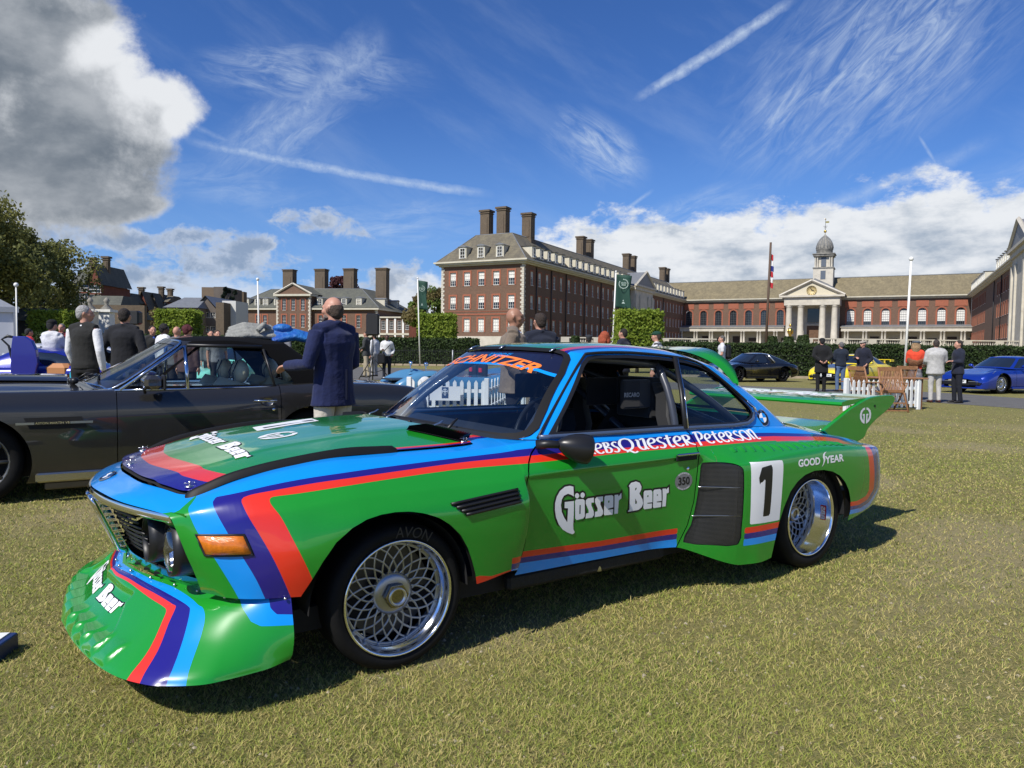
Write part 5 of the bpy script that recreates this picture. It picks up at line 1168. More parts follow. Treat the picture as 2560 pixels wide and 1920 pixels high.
def window(parent,x,z0,w,h,kind='sash',blind=0.,arch=False,yd=.12,name='window',y=0.,rz=0):
    """sash window as frame + pane (+ blind); local x along the wall, origin at sill centre"""
    key=(round(w,2),round(h,2),kind,arch)
    if key not in _wc:
        mb=MB(); t=.07; nx,nz=(3,4) if kind=='sash' else (2,3) if kind=='small' else (4,7)
        bw=.035 if kind!='leaded' else .03
        if not arch:
            mb.box((-w/2+t/2,0,h/2),(t,.08,h)); mb.box((w/2-t/2,0,h/2),(t,.08,h)); mb.box((0,0,h-t/2),(w-2*t,.08,t)); mb.box((0,-.06,t/2),(w+.14,.2,t))
            for i in range(1,nx): mb.box((-w/2+w*i/nx,.0,h/2),(bw,.05,h-2*t))
            for i in range(1,nz): mb.box((0,.003,h*i/nz),(w-2*t,.05,bw if i!=nz//2 else bw*1.8))
        else:
            hr=h-w/2
            mb.box((-w/2+t/2,0,hr/2),(t,.08,hr)); mb.box((w/2-t/2,0,hr/2),(t,.08,hr)); mb.box((0,-.04,t/2),(w,.16,t))
            P=[((w/2-t/2)*math.cos(a),0,hr+(w/2-t/2)*math.sin(a)) for a in np.linspace(0,math.pi,11)]; mb.tube(P,t/2,4,sm=False)
            for i in range(1,nx): x_=-w/2+w*i/nx; mb.box((x_,0,(hr+math.sqrt(max(0,(w/2)**2-x_**2)))/2),(bw,.05,hr+math.sqrt(max(0,(w/2)**2-x_**2))))
            for i in range(1,nz): mb.box((0,.003,hr*i/(nz-1)),(w,.05,bw))
        fr=mb.mesh('window'); fr.materials.append(WPT if kind!='leaded' else LEAD)
        pb=MB()
        if arch: P=[(-w/2,0)]+[(-w/2*math.cos(a),(h-w/2)+w/2*math.sin(a)) for a in np.linspace(0,math.pi,11)]+[(w/2,0)]; pb.add([(a,.05,b) for a,b in P],[tuple(range(len(P)))[::-1]])
        else: pb.quad((-w/2,.05,0),(w/2,.05,0),(w/2,.05,h),(-w/2,.05,h))
        pm=pb.mesh('pane'); pm.materials.append(PANE); _wc[key]=(fr,pm,{})
    fr,pm,bl=_wc[key]
    o=bpy.data.objects.new(name,fr); COL.objects.link(o); o.parent=parent; o.location=(x,y+yd,z0); o.rotation_euler=(0,0,rz)
    p=bpy.data.objects.new('pane',pm); COL.objects.link(p); p.parent=o
    if blind:
        bk=round(blind,1)
        if bk not in bl:
            b=MB(); b.quad((-w/2+.05,.044,h*(1-bk)),(w/2-.05,.044,h*(1-bk)),(w/2-.05,.044,h-.05-(w*.3 if arch else 0)),(-w/2+.05,.044,h-.05-(w*.3 if arch else 0))); me=b.mesh('blind'); me.materials.append(BLIND); bl[bk]=me
        q=bpy.data.objects.new('blind',bl[bk]); COL.objects.link(q); q.parent=o
    return o
def frustum_roof(mb,x0,x1,y0,y1,z0,z1,ix,iy0,iy1,m=0):
    a=[(x0,y0,z0),(x1,y0,z0),(x1,y1,z0),(x0,y1,z0)]; b=[(x0+ix,y0+iy0,z1),(x1-ix,y0+iy0,z1),(x1-ix,y1-iy1,z1),(x0+ix,y1-iy1,z1)]
    mb.add(a+b,[(0,1,5,4),(1,2,6,5),(2,3,7,6),(3,0,4,7),(4,5,6,7)],m)
    for p,q in zip(a,b): pass
    return a,b
def ridges(parent,a,b,r=.09):
    mb=MB(); [mb.tube([p,q],r,6) for p,q in zip(a,b)]; mb.tube(b,r,6,closed=True); mb.build('ridge_flashing',LEAD,parent)
def chimney(parent,x,y,z0,z1,w,d,n='chimney',mt=None):
    mb=MB(); mb.box((x,y,(z0+z1)/2),(w,d,z1-z0)); mb.box((x,y,z0+.35),(w+.3,d+.3,.7)); mb.box((x,y,z1-.55),(w+.22,d+.22,.16)); mb.box((x,y,z1-.16),(w+.40,d+.40,.30)); mb.box((x,y-d/2-.04,(z0+z1)/2),(w*.62,.08,(z1-z0)*.55))
    mb.box((x+w/2+.04,y,(z0+z1)/2),(.08,d*.6,(z1-z0)*.55)); return mb.build(n,mt or BRKD,parent)
_dc={}
def dormer(parent,x,y,z,rz=0.,w=1.0,h=1.75,dep=2.2,pedi=True):
    key=(w,h,pedi)
    if key not in _dc:
        mb=MB(); mb.box((0,dep/2,h/2),(w+.3,dep,h)); a=mb.mesh('dormer'); a.materials.append(CRM)
        rb=MB(); k=.35 if pedi else .12; W_=(w+.3)/2+.16
        rb.add([(-W_,-.2,h),(W_,-.2,h),(0,-.2,h+k),(-W_,dep,h+.0),(W_,dep,h+.0),(0,dep,h+k)],[(0,1,2),(0,2,5,3),(1,4,5,2),(0,3,4,1)]); r=rb.mesh('dormer_roof'); r.materials.append(LEAD); _dc[key]=(a,r)
    a,r=_dc[key]; o=bpy.data.objects.new('dormer',a); COL.objects.link(o); o.parent=parent; o.location=(x,y,z); o.rotation_euler=(0,0,rz)
    q=bpy.data.objects.new('dormer_roof',r); COL.objects.link(q); q.parent=o
    wi=window(o,0,.22,w*.86,h-.42,'small',yd=-.05); 
    for c in list(wi.children): # panes stay below the frame but never a fourth level
        c.parent=o; c.location=wi.location
    wi.parent=parent; wi.location=(x+(.05*math.sin(rz)),y-.05*math.cos(rz),z+.22); wi.rotation_euler=(0,0,rz)
    return o
def quoins(mb,x,y,z0,z1,sx,sy,h=.34,out=.06):
    k=0; z=z0
    while z<z1-.1:
        L=.62 if k%2 else .40; l2=.40 if k%2 else .62
        mb.box((x-sx*(L/2-out),y+sy*(l2/2-out),z+h/2),(L,l2,h-.03)); z+=h; k+=1
def surround(mb,x,z0,w,h,y=-.03,t=.28,arch=False):
    if arch:
        hr=h-w/2
        for s in (1,-1): mb.box((x+s*(w/2+t/2),y,z0+hr/2),(t,.06,hr))
        P=[(x+(w/2+t/2)*math.cos(a),y,z0+hr+(w/2+t/2)*math.sin(a)) for a in np.linspace(0,math.pi,13)]
        for a,b in zip(P,P[1:]):
            c=((a[0]+b[0])/2,y,(a[2]+b[2])/2); L=math.hypot(b[0]-a[0],b[2]-a[2]); mb.box(c,(L*1.15,.06,t),R=Matrix.Rotation(-math.atan2(b[2]-a[2],b[0]-a[0]),3,'Y'))
    else:
        for s in (1,-1): mb.box((x+s*(w/2+t/2),y,z0+h/2),(t,.06,h))
        mb.box((x,y,z0+h+t/2),(w+2*t,.06,t))
AX=(.465,.885); BX=(.885,-.465); RZ=math.atan2(-.465,.885)
def long_wing(name,org,label,W,L,side,ped,cols_front,front=True,blinds=True):
    """brick range: front facade on local y=0 (width W), long facade on the +x or -x side"""
    e=empty(name,(org[0],org[1],0),RZ,label,'building'); ZE=14.7; rows=[(11.45,2.2),(7.75,2.1),(4.1,2.15)]
    sx=1 if side>0 else -1; xs=W if side>0 else 0.
    # front
    mb=MB(); H=[(x-.55,x+.55,z,z+h) for x in cols_front for z,h in rows]; wall_mesh(mb,0,W,0,ZE,H); mb.quad((W,L,0),(0,L,0),(0,L,ZE),(W,L,ZE))
    if side>0: mb.quad((0,L,0),(0,0,0),(0,0,ZE),(0,L,ZE))
    else: mb.quad((W,0,0),(W,L,0),(W,L,ZE),(W,0,ZE))
    mb.build('wall',BRK,e)
    # long side: same builder in a turned frame
    cols=[c for c in np.arange(2.83,L-2,2.83) if not (ped[0]-.9<c<ped[1]+.9)]; cols=[c+(.5 if c>15 else 0) for c in cols]
    mb=MB(); H=[(c-.52,c+.52,z,z+h) for c in cols for z,h in rows]; wall_mesh(mb,0,L,0,ZE,H)
    if side>0: mb.xf(lambda p:(W-p[1],p[0],p[2]))
    else: mb.v=[(p[1],L-p[0],p[2]) for p in mb.v]; cols_=[L-c for c in cols]
    mb.build('wall',BRK,e)
    rz=math.pi/2 if side>0 else -math.pi/2
    for c in cols:
        cy=c if side>0 else L-c
        for z,h in rows:
            window(e,xs-sx*.12,z,1.04,h,blind=RNG.choice([0,0,.5,.4]) if blinds else 0,yd=0,y=cy,rz=rz)
    sm=MB()
    for c in cols:
        for z,h in rows: surround(sm,c,z,1.04,h,t=.20 if side>0 else .16,y=-.015)
    sm.xf((lambda p:(W-p[1],p[0],p[2])) if side>0 else (lambda p:(p[1],L-p[0],p[2]))); o=sm.build('brick_surrounds',BRR,e); tag(o,kind='stuff')
    if front:
        for x in cols_front:
            for z,h in rows: window(e,x,z,1.1,h,blind=[.5,.6,.5,.5,.6][int(x*3)%5] if z>5 else .9)
        sm=MB()
        for x in cols_front:
            for z,h in rows: surround(sm,x,z,1.1,h,t=.26)
        sm.box((W/2,-.03,6.9),(W-1.3,.07,.22)); sm.box((W/2,-.03,7.35),(W-1.3,.05,.08)); o=sm.build('brick_surrounds',BRR,e); tag(o,kind='stuff')
    q=MB(); quoins(q,W,0,3.4,ZE-.1,1,1); quoins(q,0,0,3.4,ZE-.1,-1,1); o=q.build('quoins',STO,e); tag(o,kind='stuff')
    b=MB(); b.box((W/2,-.12,1.7),(W+.5,.3,3.4)); b.box((xs+sx*.12,L/2,1.5),(.3,L,3.0)); b.build('stone_plinth',STO,e)
    # cornice and gutter
    c=MB()
    for k,(o_,h) in enumerate(((.35,.25),(.75,.22),(1.0,.24))):
        z=14.62+.24*k; c.box((W/2,L/2,z+h/2),(W+2*o_,L+2*o_,h))
    c.build('cornice',CRM,e)
    r=MB(); a,bb=frustum_roof(r,-.75,W+.75,-.75,L+.75,15.30,20.1,4.9,4.6,3.); r.build('roof',SLATE,e); ridges(e,a,bb)
    for x in ([4.1,7.5,10.9] if front else []): dormer(e,x,-.25,15.62,0,w=1.1,h=2.05)
    for c_ in cols:
        dormer(e,xs+sx*.3,c_ if side>0 else L-c_,15.60,rz,w=1.05,h=2.0,dep=2.6,pedi=False)
    # dark rainwater pipes
    for c_ in (4.3,10.0,16.1,24.6,33,66,76): p=MB(); p.cyl((xs+sx*.12,c_,1),(xs+sx*.12,c_,14.5),.08,n=6); p.build('drain_pipe',mat('iron_pipe',(.02,.02,.022),rough=.5),e)
    # pedimented centre with giant pilasters
    pw=ped[1]-ped[0]; pc=sum(ped)/2; k=MB(); k.box((xs+sx*.45,pc,7.4),(1.1,pw,14.8)); k.box((xs+sx*.55,pc,15.1),(1.5,pw+.8,.9))
    for t in (-.5,-.25,.25,.5): k.box((xs+sx*1.12,pc+t*(pw-1.3),7.2),(.28,1.05,12.8))
    k.build('stone_frontispiece',STO,e)
    k=MB(); X1=xs+sx*1.4; Y0,Y1=pc-pw/2-.6,pc+pw/2+.6; Xi=xs-sx*4
    k.add([(X1,Y0,15.6),(X1,Y1,15.6),(X1,pc,19.0),(Xi,Y0,15.6),(Xi,Y1,15.6),(Xi,pc,19.0)],[(0,1,2),(1,4,5,2),(0,2,5,3)]); k.build('pediment_roof',LEAD,e)
    k=MB(); [k.tube([(X1+sx*.05,y_,15.7),(X1+sx*.05,pc,19.1)],.28,4,sm=False) for y_ in (Y0,Y1)]; k.box((X1,pc,15.6),(.5,pw+1.6,.4)); k.build('pediment_moulding',STO,e)
    return e
def buildings():
    C0=(1.6,113.); o=(C0[0]-BX[0]*15.04,C0[1]-BX[1]*15.04)
    cf=[2.35+k*2.66 for k in range(5)]; cf=[2.2,4.85,7.5,10.2,12.9]
    e=long_wing('brick_wing',o,'long brown brick hospital range with white quoins and three tall chimneys over its end',15.04,95.6,1,(51.,64.),cf)
    for x,y,z1 in ((4.1,7.4,24.8),(7.7,6.6,24.9),(10.9,9.6,24.2)): chimney(e,x,y,19.,z1,1.7,1.5)
    for y in (41.,45.5,70.,74.5,101.,104.5): chimney(e,7.5,y,19.,25.,1.5,1.7)
    # facing wing, right edge of the view
    K=(104.5,166.9); L=120.; o2=(K[0]-AX[0]*L,K[1]-AX[1]*L)
    e2=long_wing('brick_wing',o2,'matching brick range at the far right edge, in steep perspective with a stone frontispiece',15.04,L,-1,(30.,46.),cf,front=False)
    for y in (40,44,75,79): chimney(e2,7.5,L-y,19.,25.,1.5,1.7)
    # hall between them
    J=(46.05,197.6); W=66.; h=empty('great_hall',(J[0],J[1],0),RZ,'long central hall with arched windows, white portico, clock pediment and domed tower','building')
    def tt(u):
        r=(u-1280)/CAMF; return (J[1]*r-J[0])/(BX[0]-BX[1]*r)
    wl=[tt(u) for u in (1719,1755,1792,1829,1867,1906,1946)]; wr=[tt(u) for u in (2121,2163,2208,2253,2299,2347,2395)]; p0,p1=tt(1966),tt(2094)
    mb=MB(); H=[(x-.85,x+.85,8.05,12.4) for x in wl+wr]; wall_mesh(mb,0,W,0,14.6,H,depth=.35); mb.quad((W,12,0),(0,12,0),(0,12,15),(W,12,15)); mb.build('wall',BRK,h)
    am=MB()     # brick filling the corners above each arch
    for x in wl+wr:
        for s in (1,-1):
            A=[(x+s*.85,.004,12.4)]+[(x+s*.85*math.cos(a),.004,11.55+.85*math.sin(a)) for a in np.linspace(0,math.pi/2,8)]; am.add(A,[tuple(range(len(A))) if s<0 else tuple(range(len(A)))[::-1]])
    o_=am.build('arch_spandrels',BRK,h); tag(o_,kind='stuff')
    for i,x in enumerate(wl+wr): window(h,x,8.05,1.7,4.35,'leaded',arch=True,yd=.2,blind=.7 if i>6 else 0)
    sm=MB()
    for x in wl+wr:
        surround(sm,x,8.05,1.7,4.35,y=-.04,t=.34,arch=True); sm.box((x,-.06,13.4),(2.1,.12,1.15)); sm.box((x,-.03,13.45),(2.6,.1,1.45))
    o_=sm.build('brick_surrounds',BRR,h); tag(o_,kind='stuff')
    c=MB(); [c.box((W/2,6,14.62+.24*k+.12),(W+.2+0*k,12+2*q,.25)) for k,q in enumerate((.3,.65,.95))]; c.build('cornice',CRM,h)
    r=MB(); r.add([(-8,-.9,15.35),(W+8,-.9,15.35),(W+8,6,20.6),(-8,6,20.6),(-8,13,15.35),(W+8,13,15.35)],[(0,1,2,3),(3,2,5,4)]); r.build('roof',SLATY,h)
    r=MB(); r.tube([(-8,6,20.6),(W+8,6,20.6)],.14,6); r.build('ridge_flashing',LEAD,h)
    # low colonnade along the hall
    for a,b in ((-1,p0-.6),(p1+.6,W)):
        k=MB(); k.box(((a+b)/2,-1.75,7.3),(b-a,3.5,.9)); k.box(((a+b)/2,-1.8,7.82),(b-a+.3,3.9,.16)); k.build('colonnade_entablature',STO,h)
        k=MB(); k.add([(a,-3.8,7.9),(b,-3.8,7.9),(b,0,8.5),(a,0,8.5)],[(0,1,2,3)]); k.build('colonnade_roof',LEAD,h)
        xs=np.arange(a+1.2,b-.5,4.0)
        for x in xs:
            for d in (-.33,.33):
                k=MB(); k.lathe([(.0,6.85),(.30,6.85),(.30,6.7),(.22,6.65),(.25,5.0),(.27,3.7),(.36,3.6),(.36,3.4)][::-1],o=(x+d,-3.2,0),n=10); k.build('column',STO,h)
        k=MB(); k.box(((a+b)/2,-.3,5.),(b-a,.5,3.6)); k.build('colonnade_back_wall',mat('cream_render',(.50,.45,.33),rough=.9),h)
        k=MB(); [k.box((x+2,-.58,4.8),(1.9,.08,1.7 if i%2 else .9)) for i,x in enumerate(xs)]; o_=k.build('dark_openings',mat('dark_wood',(.045,.028,.018),rough=.6),h); tag(o_,kind='stuff')
    # portico
    pc=(p0+p1)/2; pw=p1-p0; yF=-5.2
    for f in (-.5,-.24,.24,.5):
        k=MB(); x=pc+f*(pw-1.6); k.lathe([(0,13.1),(.95,13.1),(.95,12.85),(.72,12.6),(.66,12.3),(.72,8),(.78,4.2),(.95,4.0),(.95,3.6)][::-1],o=(x,yF,0),n=20); k.build('giant_column',STO,h)
    k=MB(); k.box((pc,(yF)/2-.3,14.1),(pw+.6,-yF+1.4,2.0)); k.build('portico_entablature',STO,h)
    k=MB(); k.box((pc,-.3,8.2),(pw,.7,9.8)); k.build('portico_back_wall',STO,h)
    k=MB(); k.box((pc,-.72,10.8),(2.7,.15,3.4)); k.build('portico_window',PANE,h)
    k=MB(); k.box((pc,-.72,6.2),(2.8,.15,4.4)); k.build('great_door',mat('oak_door',(.16,.085,.045),rough=.6,noise=(3,.4)),h)
    k=MB(); k.box((pc,-.80,8.5),(3.6,.3,.4)); k.box((pc-1.6,-.76,6.2),(.35,.2,4.6)); k.box((pc+1.6,-.76,6.2),(.35,.2,4.6)); k.build('door_case',STO,h)
    k=MB(); X0,X1=pc-pw/2-1.1,pc+pw/2+1.1; yy=yF-1.25
    k.add([(X0,yy+.35,15.2),(X1,yy+.35,15.2),(pc,yy+.35,18.7)],[(0,1,2)]); k.build('pediment',mat('cream_tympanum',(.60,.54,.40),rough=.9),h)
    k=MB(); k.box((pc,yy+.2,15.25),(X1-X0+.6,1.1,.42)); [k.tube([(a,yy,15.45),(pc,yy,19.0)],.32,4,sm=False) for a in (X0-.3,X1+.3)]; k.build('pediment_moulding',STO,h)
    k=MB(); k.add([(X0-.4,yy,15.5),(X1+.4,yy,15.5),(pc,yy,19.2),(X0-.4,1,15.5),(X1+.4,1,15.5),(pc,6,20.9)],[(0,2,5,3),(1,4,5,2)]); k.build('pediment_roof',LEAD,h)
    ck=empty('clock',(pc-.05,yy+.30,16.6),parent=h)
    k=MB(); k.lathe([(1.15,-.12),(1.15,-.02),(0,-.02)],axis='y',n=32); k.build('clock_face',mat('gilt_face',(.55,.43,.20),rough=.5),ck)
    k=MB(); k.box((0,-.16,.0),(2.7,.04,2.5)) if False else None
    k=MB(); k.box((.28,-.2,.08),(.75,.05,.12),R=Matrix.Rotation(math.radians(20),3,'Y')); k.build('clock_hand',BLK,ck); k=MB(); k.box((-.1,-.2,.35),(.11,.05,.85),R=Matrix.Rotation(math.radians(-25),3,'Y')); k.build('clock_hand',BLK,ck)
    k=MB(); [k.box((.92*math.cos(a),-.16,.92*math.sin(a)),(.07,.04,.22),R=Matrix.Rotation(math.pi/2-a,3,'Y')) for a in np.linspace(0,2*math.pi,13)[:-1]]; o_=k.build('hour_marks',BLK,ck); tag(o_,kind='stuff')
    # tower
    t=empty('clock_tower',(tt(2046)+.2,3.2,0),parent=h); S=2.15
    k=MB(); k.box((0,0,20.4),(2*S+.3,2*S+.3,4.6)); k.build('tower_base',STO,t)
    k=MB(); k.box((0,0,24.2),(2*S-1.1,2*S-1.1,3.6)); k.build('tower_stage',STO,t)
    k=MB(); k.box((0,0,22.75),(2*S+.6,2*S+.6,.3)); k.box((0,0,25.9),(2*S+.5,2*S+.5,.5)); k.box((0,0,26.2),(2*S+.9,2*S+.9,.22)); k.build('tower_cornice',STOD,t)
    for x in (-1,1):
        for y in (-1,1):
            for d in (0,.5):
                k=MB(); k.lathe([(.26,22.9),(.2,23.1),(.18,25.4),(.26,25.6)],o=(x*(S-.25-d*(1)),y*(S-.25),0),n=10); k.build('tower_column',STO,t)
    for z,hh in ((19.9,2.1),(23.1,2.3)):
        k=MB(); k.box((0,-S-.17 if z<21 else -S+.5,z+hh/2),(1.15,.1,hh)); k.build('louvred_opening',mat('slate_blue_louvre',(.10,.12,.15),rough=.6),t)
    k=MB(); k.lathe([(1.9,26.3),(1.9,27.2),(2.0,27.3),(2.02,27.7),(1.9,28.5),(1.62,29.3),(1.15,30.1),(.55,30.7),(.25,31.1),(.1,31.3)],n=16,sm=True); k.build('dome',STOD,t)
    k=MB(); [k.tube([((r+.03)*math.cos(a),(r+.03)*math.sin(a),z) for r,z in ((2.02,27.7),(1.9,28.5),(1.62,29.3),(1.15,30.1),(.55,30.7))],.07,5) for a in np.linspace(0,2*math.pi,17)[:-1]]; o_=k.build('dome_ribs',LEAD,t); tag(o_,kind='stuff')
    GD=mat('gilding',(.75,.50,.12),rough=.3,metal=1)
    k=MB(); k.cyl((0,0,31.2),(0,0,35.),.05,n=6); k.lathe([(.4,32.9),(.0,32.92)],n=8); k.box((0,0,33.3),(.9,.08,.08)); k.box((0,0,33.3),(.08,.9,.08)); k.build('finial',mat('iron_pipe'),t)
    k=MB(); k.ball((0,0,32.),.36,12); k.build('gilt_ball',GD,t); k=MB(); k.box((.45,0,34.3),(.8,.05,.4)); k.ball((0,0,35.05),.16,8); k.build('weather_vane',GD,t)
    # gold statue on a plinth before the portico
    u=PX(1976,800,160.); s=empty('gilded_statue',(u.x,160,0),0,'gold statue standing on a stone plinth before the portico columns','statue')
    k=MB(); k.box((0,0,2.9),(1.9,1.9,2.0)); k.box((0,0,4.0),(2.3,2.3,.3)); k.build('plinth',STO,s)
    k=MB(); k.tube([(0,0,4.15),(.05,0,5.2),(0,0,6.1),(0,0,6.9)],[.35,.33,.5,.38],12); k.ball((0,0,7.45),(.26,.28,.34)); [k.tube([(0,0,6.8),(sx*.6,-.1,6.3),(sx*.45,-.3,5.6)],[.2,.16,.12],8) for sx in (1,-1)]; k.build('figure',GD,s)
buildings()
# ================================================================ ground: one lawn sheet with gentle relief, road, kerb-less paths
def groundmat():
    m=bpy.data.materials.new('lawn'); m.use_nodes=True; t=NT(m.node_tree); b=t.n['Principled BSDF']
    co=t.new('ShaderNodeTexCoord').outputs['Object']
    n1=t.ramp(t.noise(co,.55,6,.65),[(.35,0.),(.66,1.)]); n2=t.ramp(t.noise(co,6,6,.7),[(.35,0.),(.68,1.)]); n3=t.ramp(t.noise(co,60,4,.7),[(.35,0.),(.65,1.)])
    n0=t.ramp(t.noise(co,.16,6,.7),[(.38,0.),(.64,1.)]); c=t.mix(n1,(.44,.36,.12),(.29,.31,.06)); c=t.mix(t.math('MULTIPLY',n0,.45),c,(.24,.19,.075)); c=t.mix(t.math('MULTIPLY',n2,.6),c,(.40,.34,.15)); c=t.mix(t.math('MULTIPLY',n3,.55),c,(.075,.085,.022)); c=t.mix(t.math('MULTIPLY',t.ramp(t.noise(co,24,5,.75),[(.42,0.),(.62,1.)]),.55),c,(.10,.105,.03))
    sx=t.new('ShaderNodeSeparateXYZ'); t.link(co,sx.inputs[0]); X_,Y_=sx.outputs[0],sx.outputs[1]; M_=t.math
    a_=M_('SINE',M_('ADD',M_('MULTIPLY',X_,1.1),M_('MULTIPLY',M_('SINE',M_('ADD',M_('MULTIPLY',Y_,.8),1.)),2.1))); b_=M_('SINE',M_('ADD',M_('ADD',M_('MULTIPLY',Y_,1.4),.6),M_('MULTIPLY',M_('SINE',M_('MULTIPLY',X_,.9)),1.6)))
    dry=M_('ADD',M_('MULTIPLY',M_('MULTIPLY',a_,b_),.5),.5); c=t.mix(M_('MULTIPLY',t.rng(M_('ADD',dry,M_('MULTIPLY',M_('SUBTRACT',t.noise(co,3.,6,.7),.5),.9)),.55,.95),M_('MULTIPLY',t.rng(Y_,17.,9.),.65)),c,(.40,.325,.19))
    t.inp(b.inputs['Base Color'],c); b.inputs['Roughness'].default_value=.95; b.inputs['Specular IOR Level'].default_value=.15
    bn=t.new('ShaderNodeBump'); c=t.mix(t.math('MULTIPLY',t.ramp(t.noise(co,170,4,.75),[(.40,0.),(.60,1.)]),.75),c,(.12,.11,.045)); c=t.mix(t.math('MULTIPLY',t.ramp(t.noise(co,240,3,.7),[(.56,0.),(.68,1.)]),.8),c,(.50,.45,.28)); t.inp(b.inputs['Base Color'],c); bn.inputs['Strength'].default_value=.9; bn.inputs['Distance'].default_value=.02
    t.link(t.math('ADD',t.noise(co,45,5,.75),t.math('MULTIPLY',t.noise(co,9,4,.6),1.2)),bn.inputs['Height']); t.link(bn.outputs[0],b.inputs['Normal']); return m
G=MB(); xs=[-1500,-500,-200,-80,-40,-20]+list(np.linspace(-12,12,49))+[20,40,80,200,500,1500]; ys=[-60,-20,-6]+list(np.linspace(-3,14,35))+[20,30,45,70,120,250,600,1800]
def gz(x,y): 
    r=max(0,1-max(abs(x)/14,abs(y-5)/11)); return (.010*math.sin(x*1.9+y)+.008*math.sin(y*2.7-x*1.3))*min(1,r*3)*0-.0
G.grid([[(x,y,gz(x,y)) for y in ys] for x in xs],flip=False)
gr=G.build('lawn',groundmat(),smooth=True); tag(gr,kind='structure')
if gr.data.polygons[0].normal.z<0: gr.data.flip_normals()
# grass blades near the camera: tufts instanced as real geometry, density falling with distance
def grass():
    R=np.random.default_rng(3); N=480000
    # candidate positions in the visible wedge
    d=np.exp(R.uniform(math.log(1.35),math.log(19.),N*2)); a=R.uniform(-.74,.74,N*2)
    keep=R.random(N*2)<np.clip((19-d)/11,0,1); d,a=d[keep][:N],a[keep][:N]
    x=d*np.tan(a); y=d; n=len(x)
    # patchiness
    ph=np.sin(x*2.3+1.7*np.sin(y*1.1))*np.sin(y*2.9+1.3*np.sin(x*1.7)); ph2=np.sin(x*7.1+2*np.sin(y*5))*np.sin(y*6.3)
    pf=.5+.32*ph+.18*ph2+R.normal(0,.16,n)
    dr=.5+.5*np.sin(x*1.1+2.1*np.sin(y*.8+1))*np.sin(y*1.4+1.6*np.sin(x*.9)+.6)
    k=((pf>.16)|(R.random(n)<.35))&(R.random(n)>.55*np.clip((dr-.5)*2.4,0,1)); x,y,d,pf=x[k],y[k],d[k],pf[k]; n=len(x)
    h=R.uniform(.005,.015,n)*(1+.6*np.clip(pf,0,1)); tall=R.random(n)<.006; h[tall]*=2.2
    w=R.uniform(.0008,.0016,n)*np.clip(d/2.6,1,3.5); th=R.uniform(0,2*math.pi,n); ln=R.uniform(.5,2.4,n)*h; lt=R.uniform(0,2*math.pi,n)
    cx,sx=np.cos(th),np.sin(th); V=np.zeros((n,5,3))
    V[:,0]=np.stack([x-w*cx,y-w*sx,-.002+0*x],1); V[:,1]=np.stack([x+w*cx,y+w*sx,-.002+0*x],1)
    mx,my=x+.42*ln*np.cos(lt),y+.42*ln*np.sin(lt)
    V[:,2]=np.stack([mx+w*.8*cx,my+w*.8*sx,h*.6],1); V[:,3]=np.stack([mx-w*.8*cx,my-w*.8*sx,h*.6],1); V[:,4]=np.stack([x+ln*np.cos(lt),y+ln*np.sin(lt),h],1)
    I=np.arange(n)[:,None]*5; T=np.concatenate([I+[0,1,2],I+[0,2,3],I+[3,2,4]],1).reshape(-1,3)
    dry=.5+.5*np.sin(x*1.1+2.1*np.sin(y*.8+1))*np.sin(y*1.4+1.6*np.sin(x*.9)+.6); c=np.where(R.random(n)<np.clip(.50+.34*dry-.28*np.clip(pf,0,1),.1,.9),1,0); c[R.random(n)<.10]=2
    me=bpy.data.meshes.new('grass'); me.vertices.add(n*5); me.vertices.foreach_set('co',V.astype(np.float32).ravel()); me.loops.add(len(T)*3); me.loops.foreach_set('vertex_index',T.astype(np.int32).ravel())
    me.polygons.add(len(T)); me.polygons.foreach_set('loop_start',np.arange(0,len(T)*3,3,dtype=np.int32)); me.polygons.foreach_set('material_index',np.repeat(c,3).astype(np.int32)); me.update(calc_edges=True)
    def bm(nm,col,c2):
        m=mat(nm,col,rough=.7,noise=(1.3,.3,c2),spec=.25); t=NT(m.node_tree); b=t.n['Principled BSDF']; out=t.n['Material Output']
        tr=t.new('ShaderNodeBsdfTranslucent'); tr.inputs[0].default_value=(*[min(1,q*1.3) for q in col],1); mx=t.new('ShaderNodeMixShader'); mx.inputs[0].default_value=.25; t.link(b.outputs[0],mx.inputs[1]); t.link(tr.outputs[0],mx.inputs[2]); t.link(mx.outputs[0],out.inputs[0]); return m
    o=link('grass',me,[bm('green_blade',(.27,.33,.055),(.38,.39,.09)),bm('straw_blade',(.58,.48,.20),(.44,.38,.13)),bm('dark_blade',(.085,.13,.028),(.12,.16,.04))]); tag(o,kind='stuff'); return o
grass()
# small stones and bits of soil showing between the blades
mb=MB()
for i in range(3200):
    d=math.exp(random.uniform(math.log(1.4),math.log(7))); a=random.uniform(-.7,.7); r=random.uniform(.0025,.007)*random.choice([1,1,1.6]); c=(d*math.tan(a),d,.003)
    V=[(c[0]+r*math.cos(t)*random.uniform(.7,1.2),c[1]+r*math.sin(t)*random.uniform(.7,1.2),0) for t in (0,1.3,2.5,3.8,5.0)]+[(c[0]+random.uniform(-.3,.3)*r,c[1],r*.8)]
    mb.add(V,[(k,(k+1)%5,5) for k in range(5)],random.choice([0,0,1]))
o=mb.build('stone_chips',[mat('pale_chip',(.34,.29,.20),rough=.9),mat('brown_chip',(.11,.08,.05),rough=.95)]); tag(o,kind='stuff')
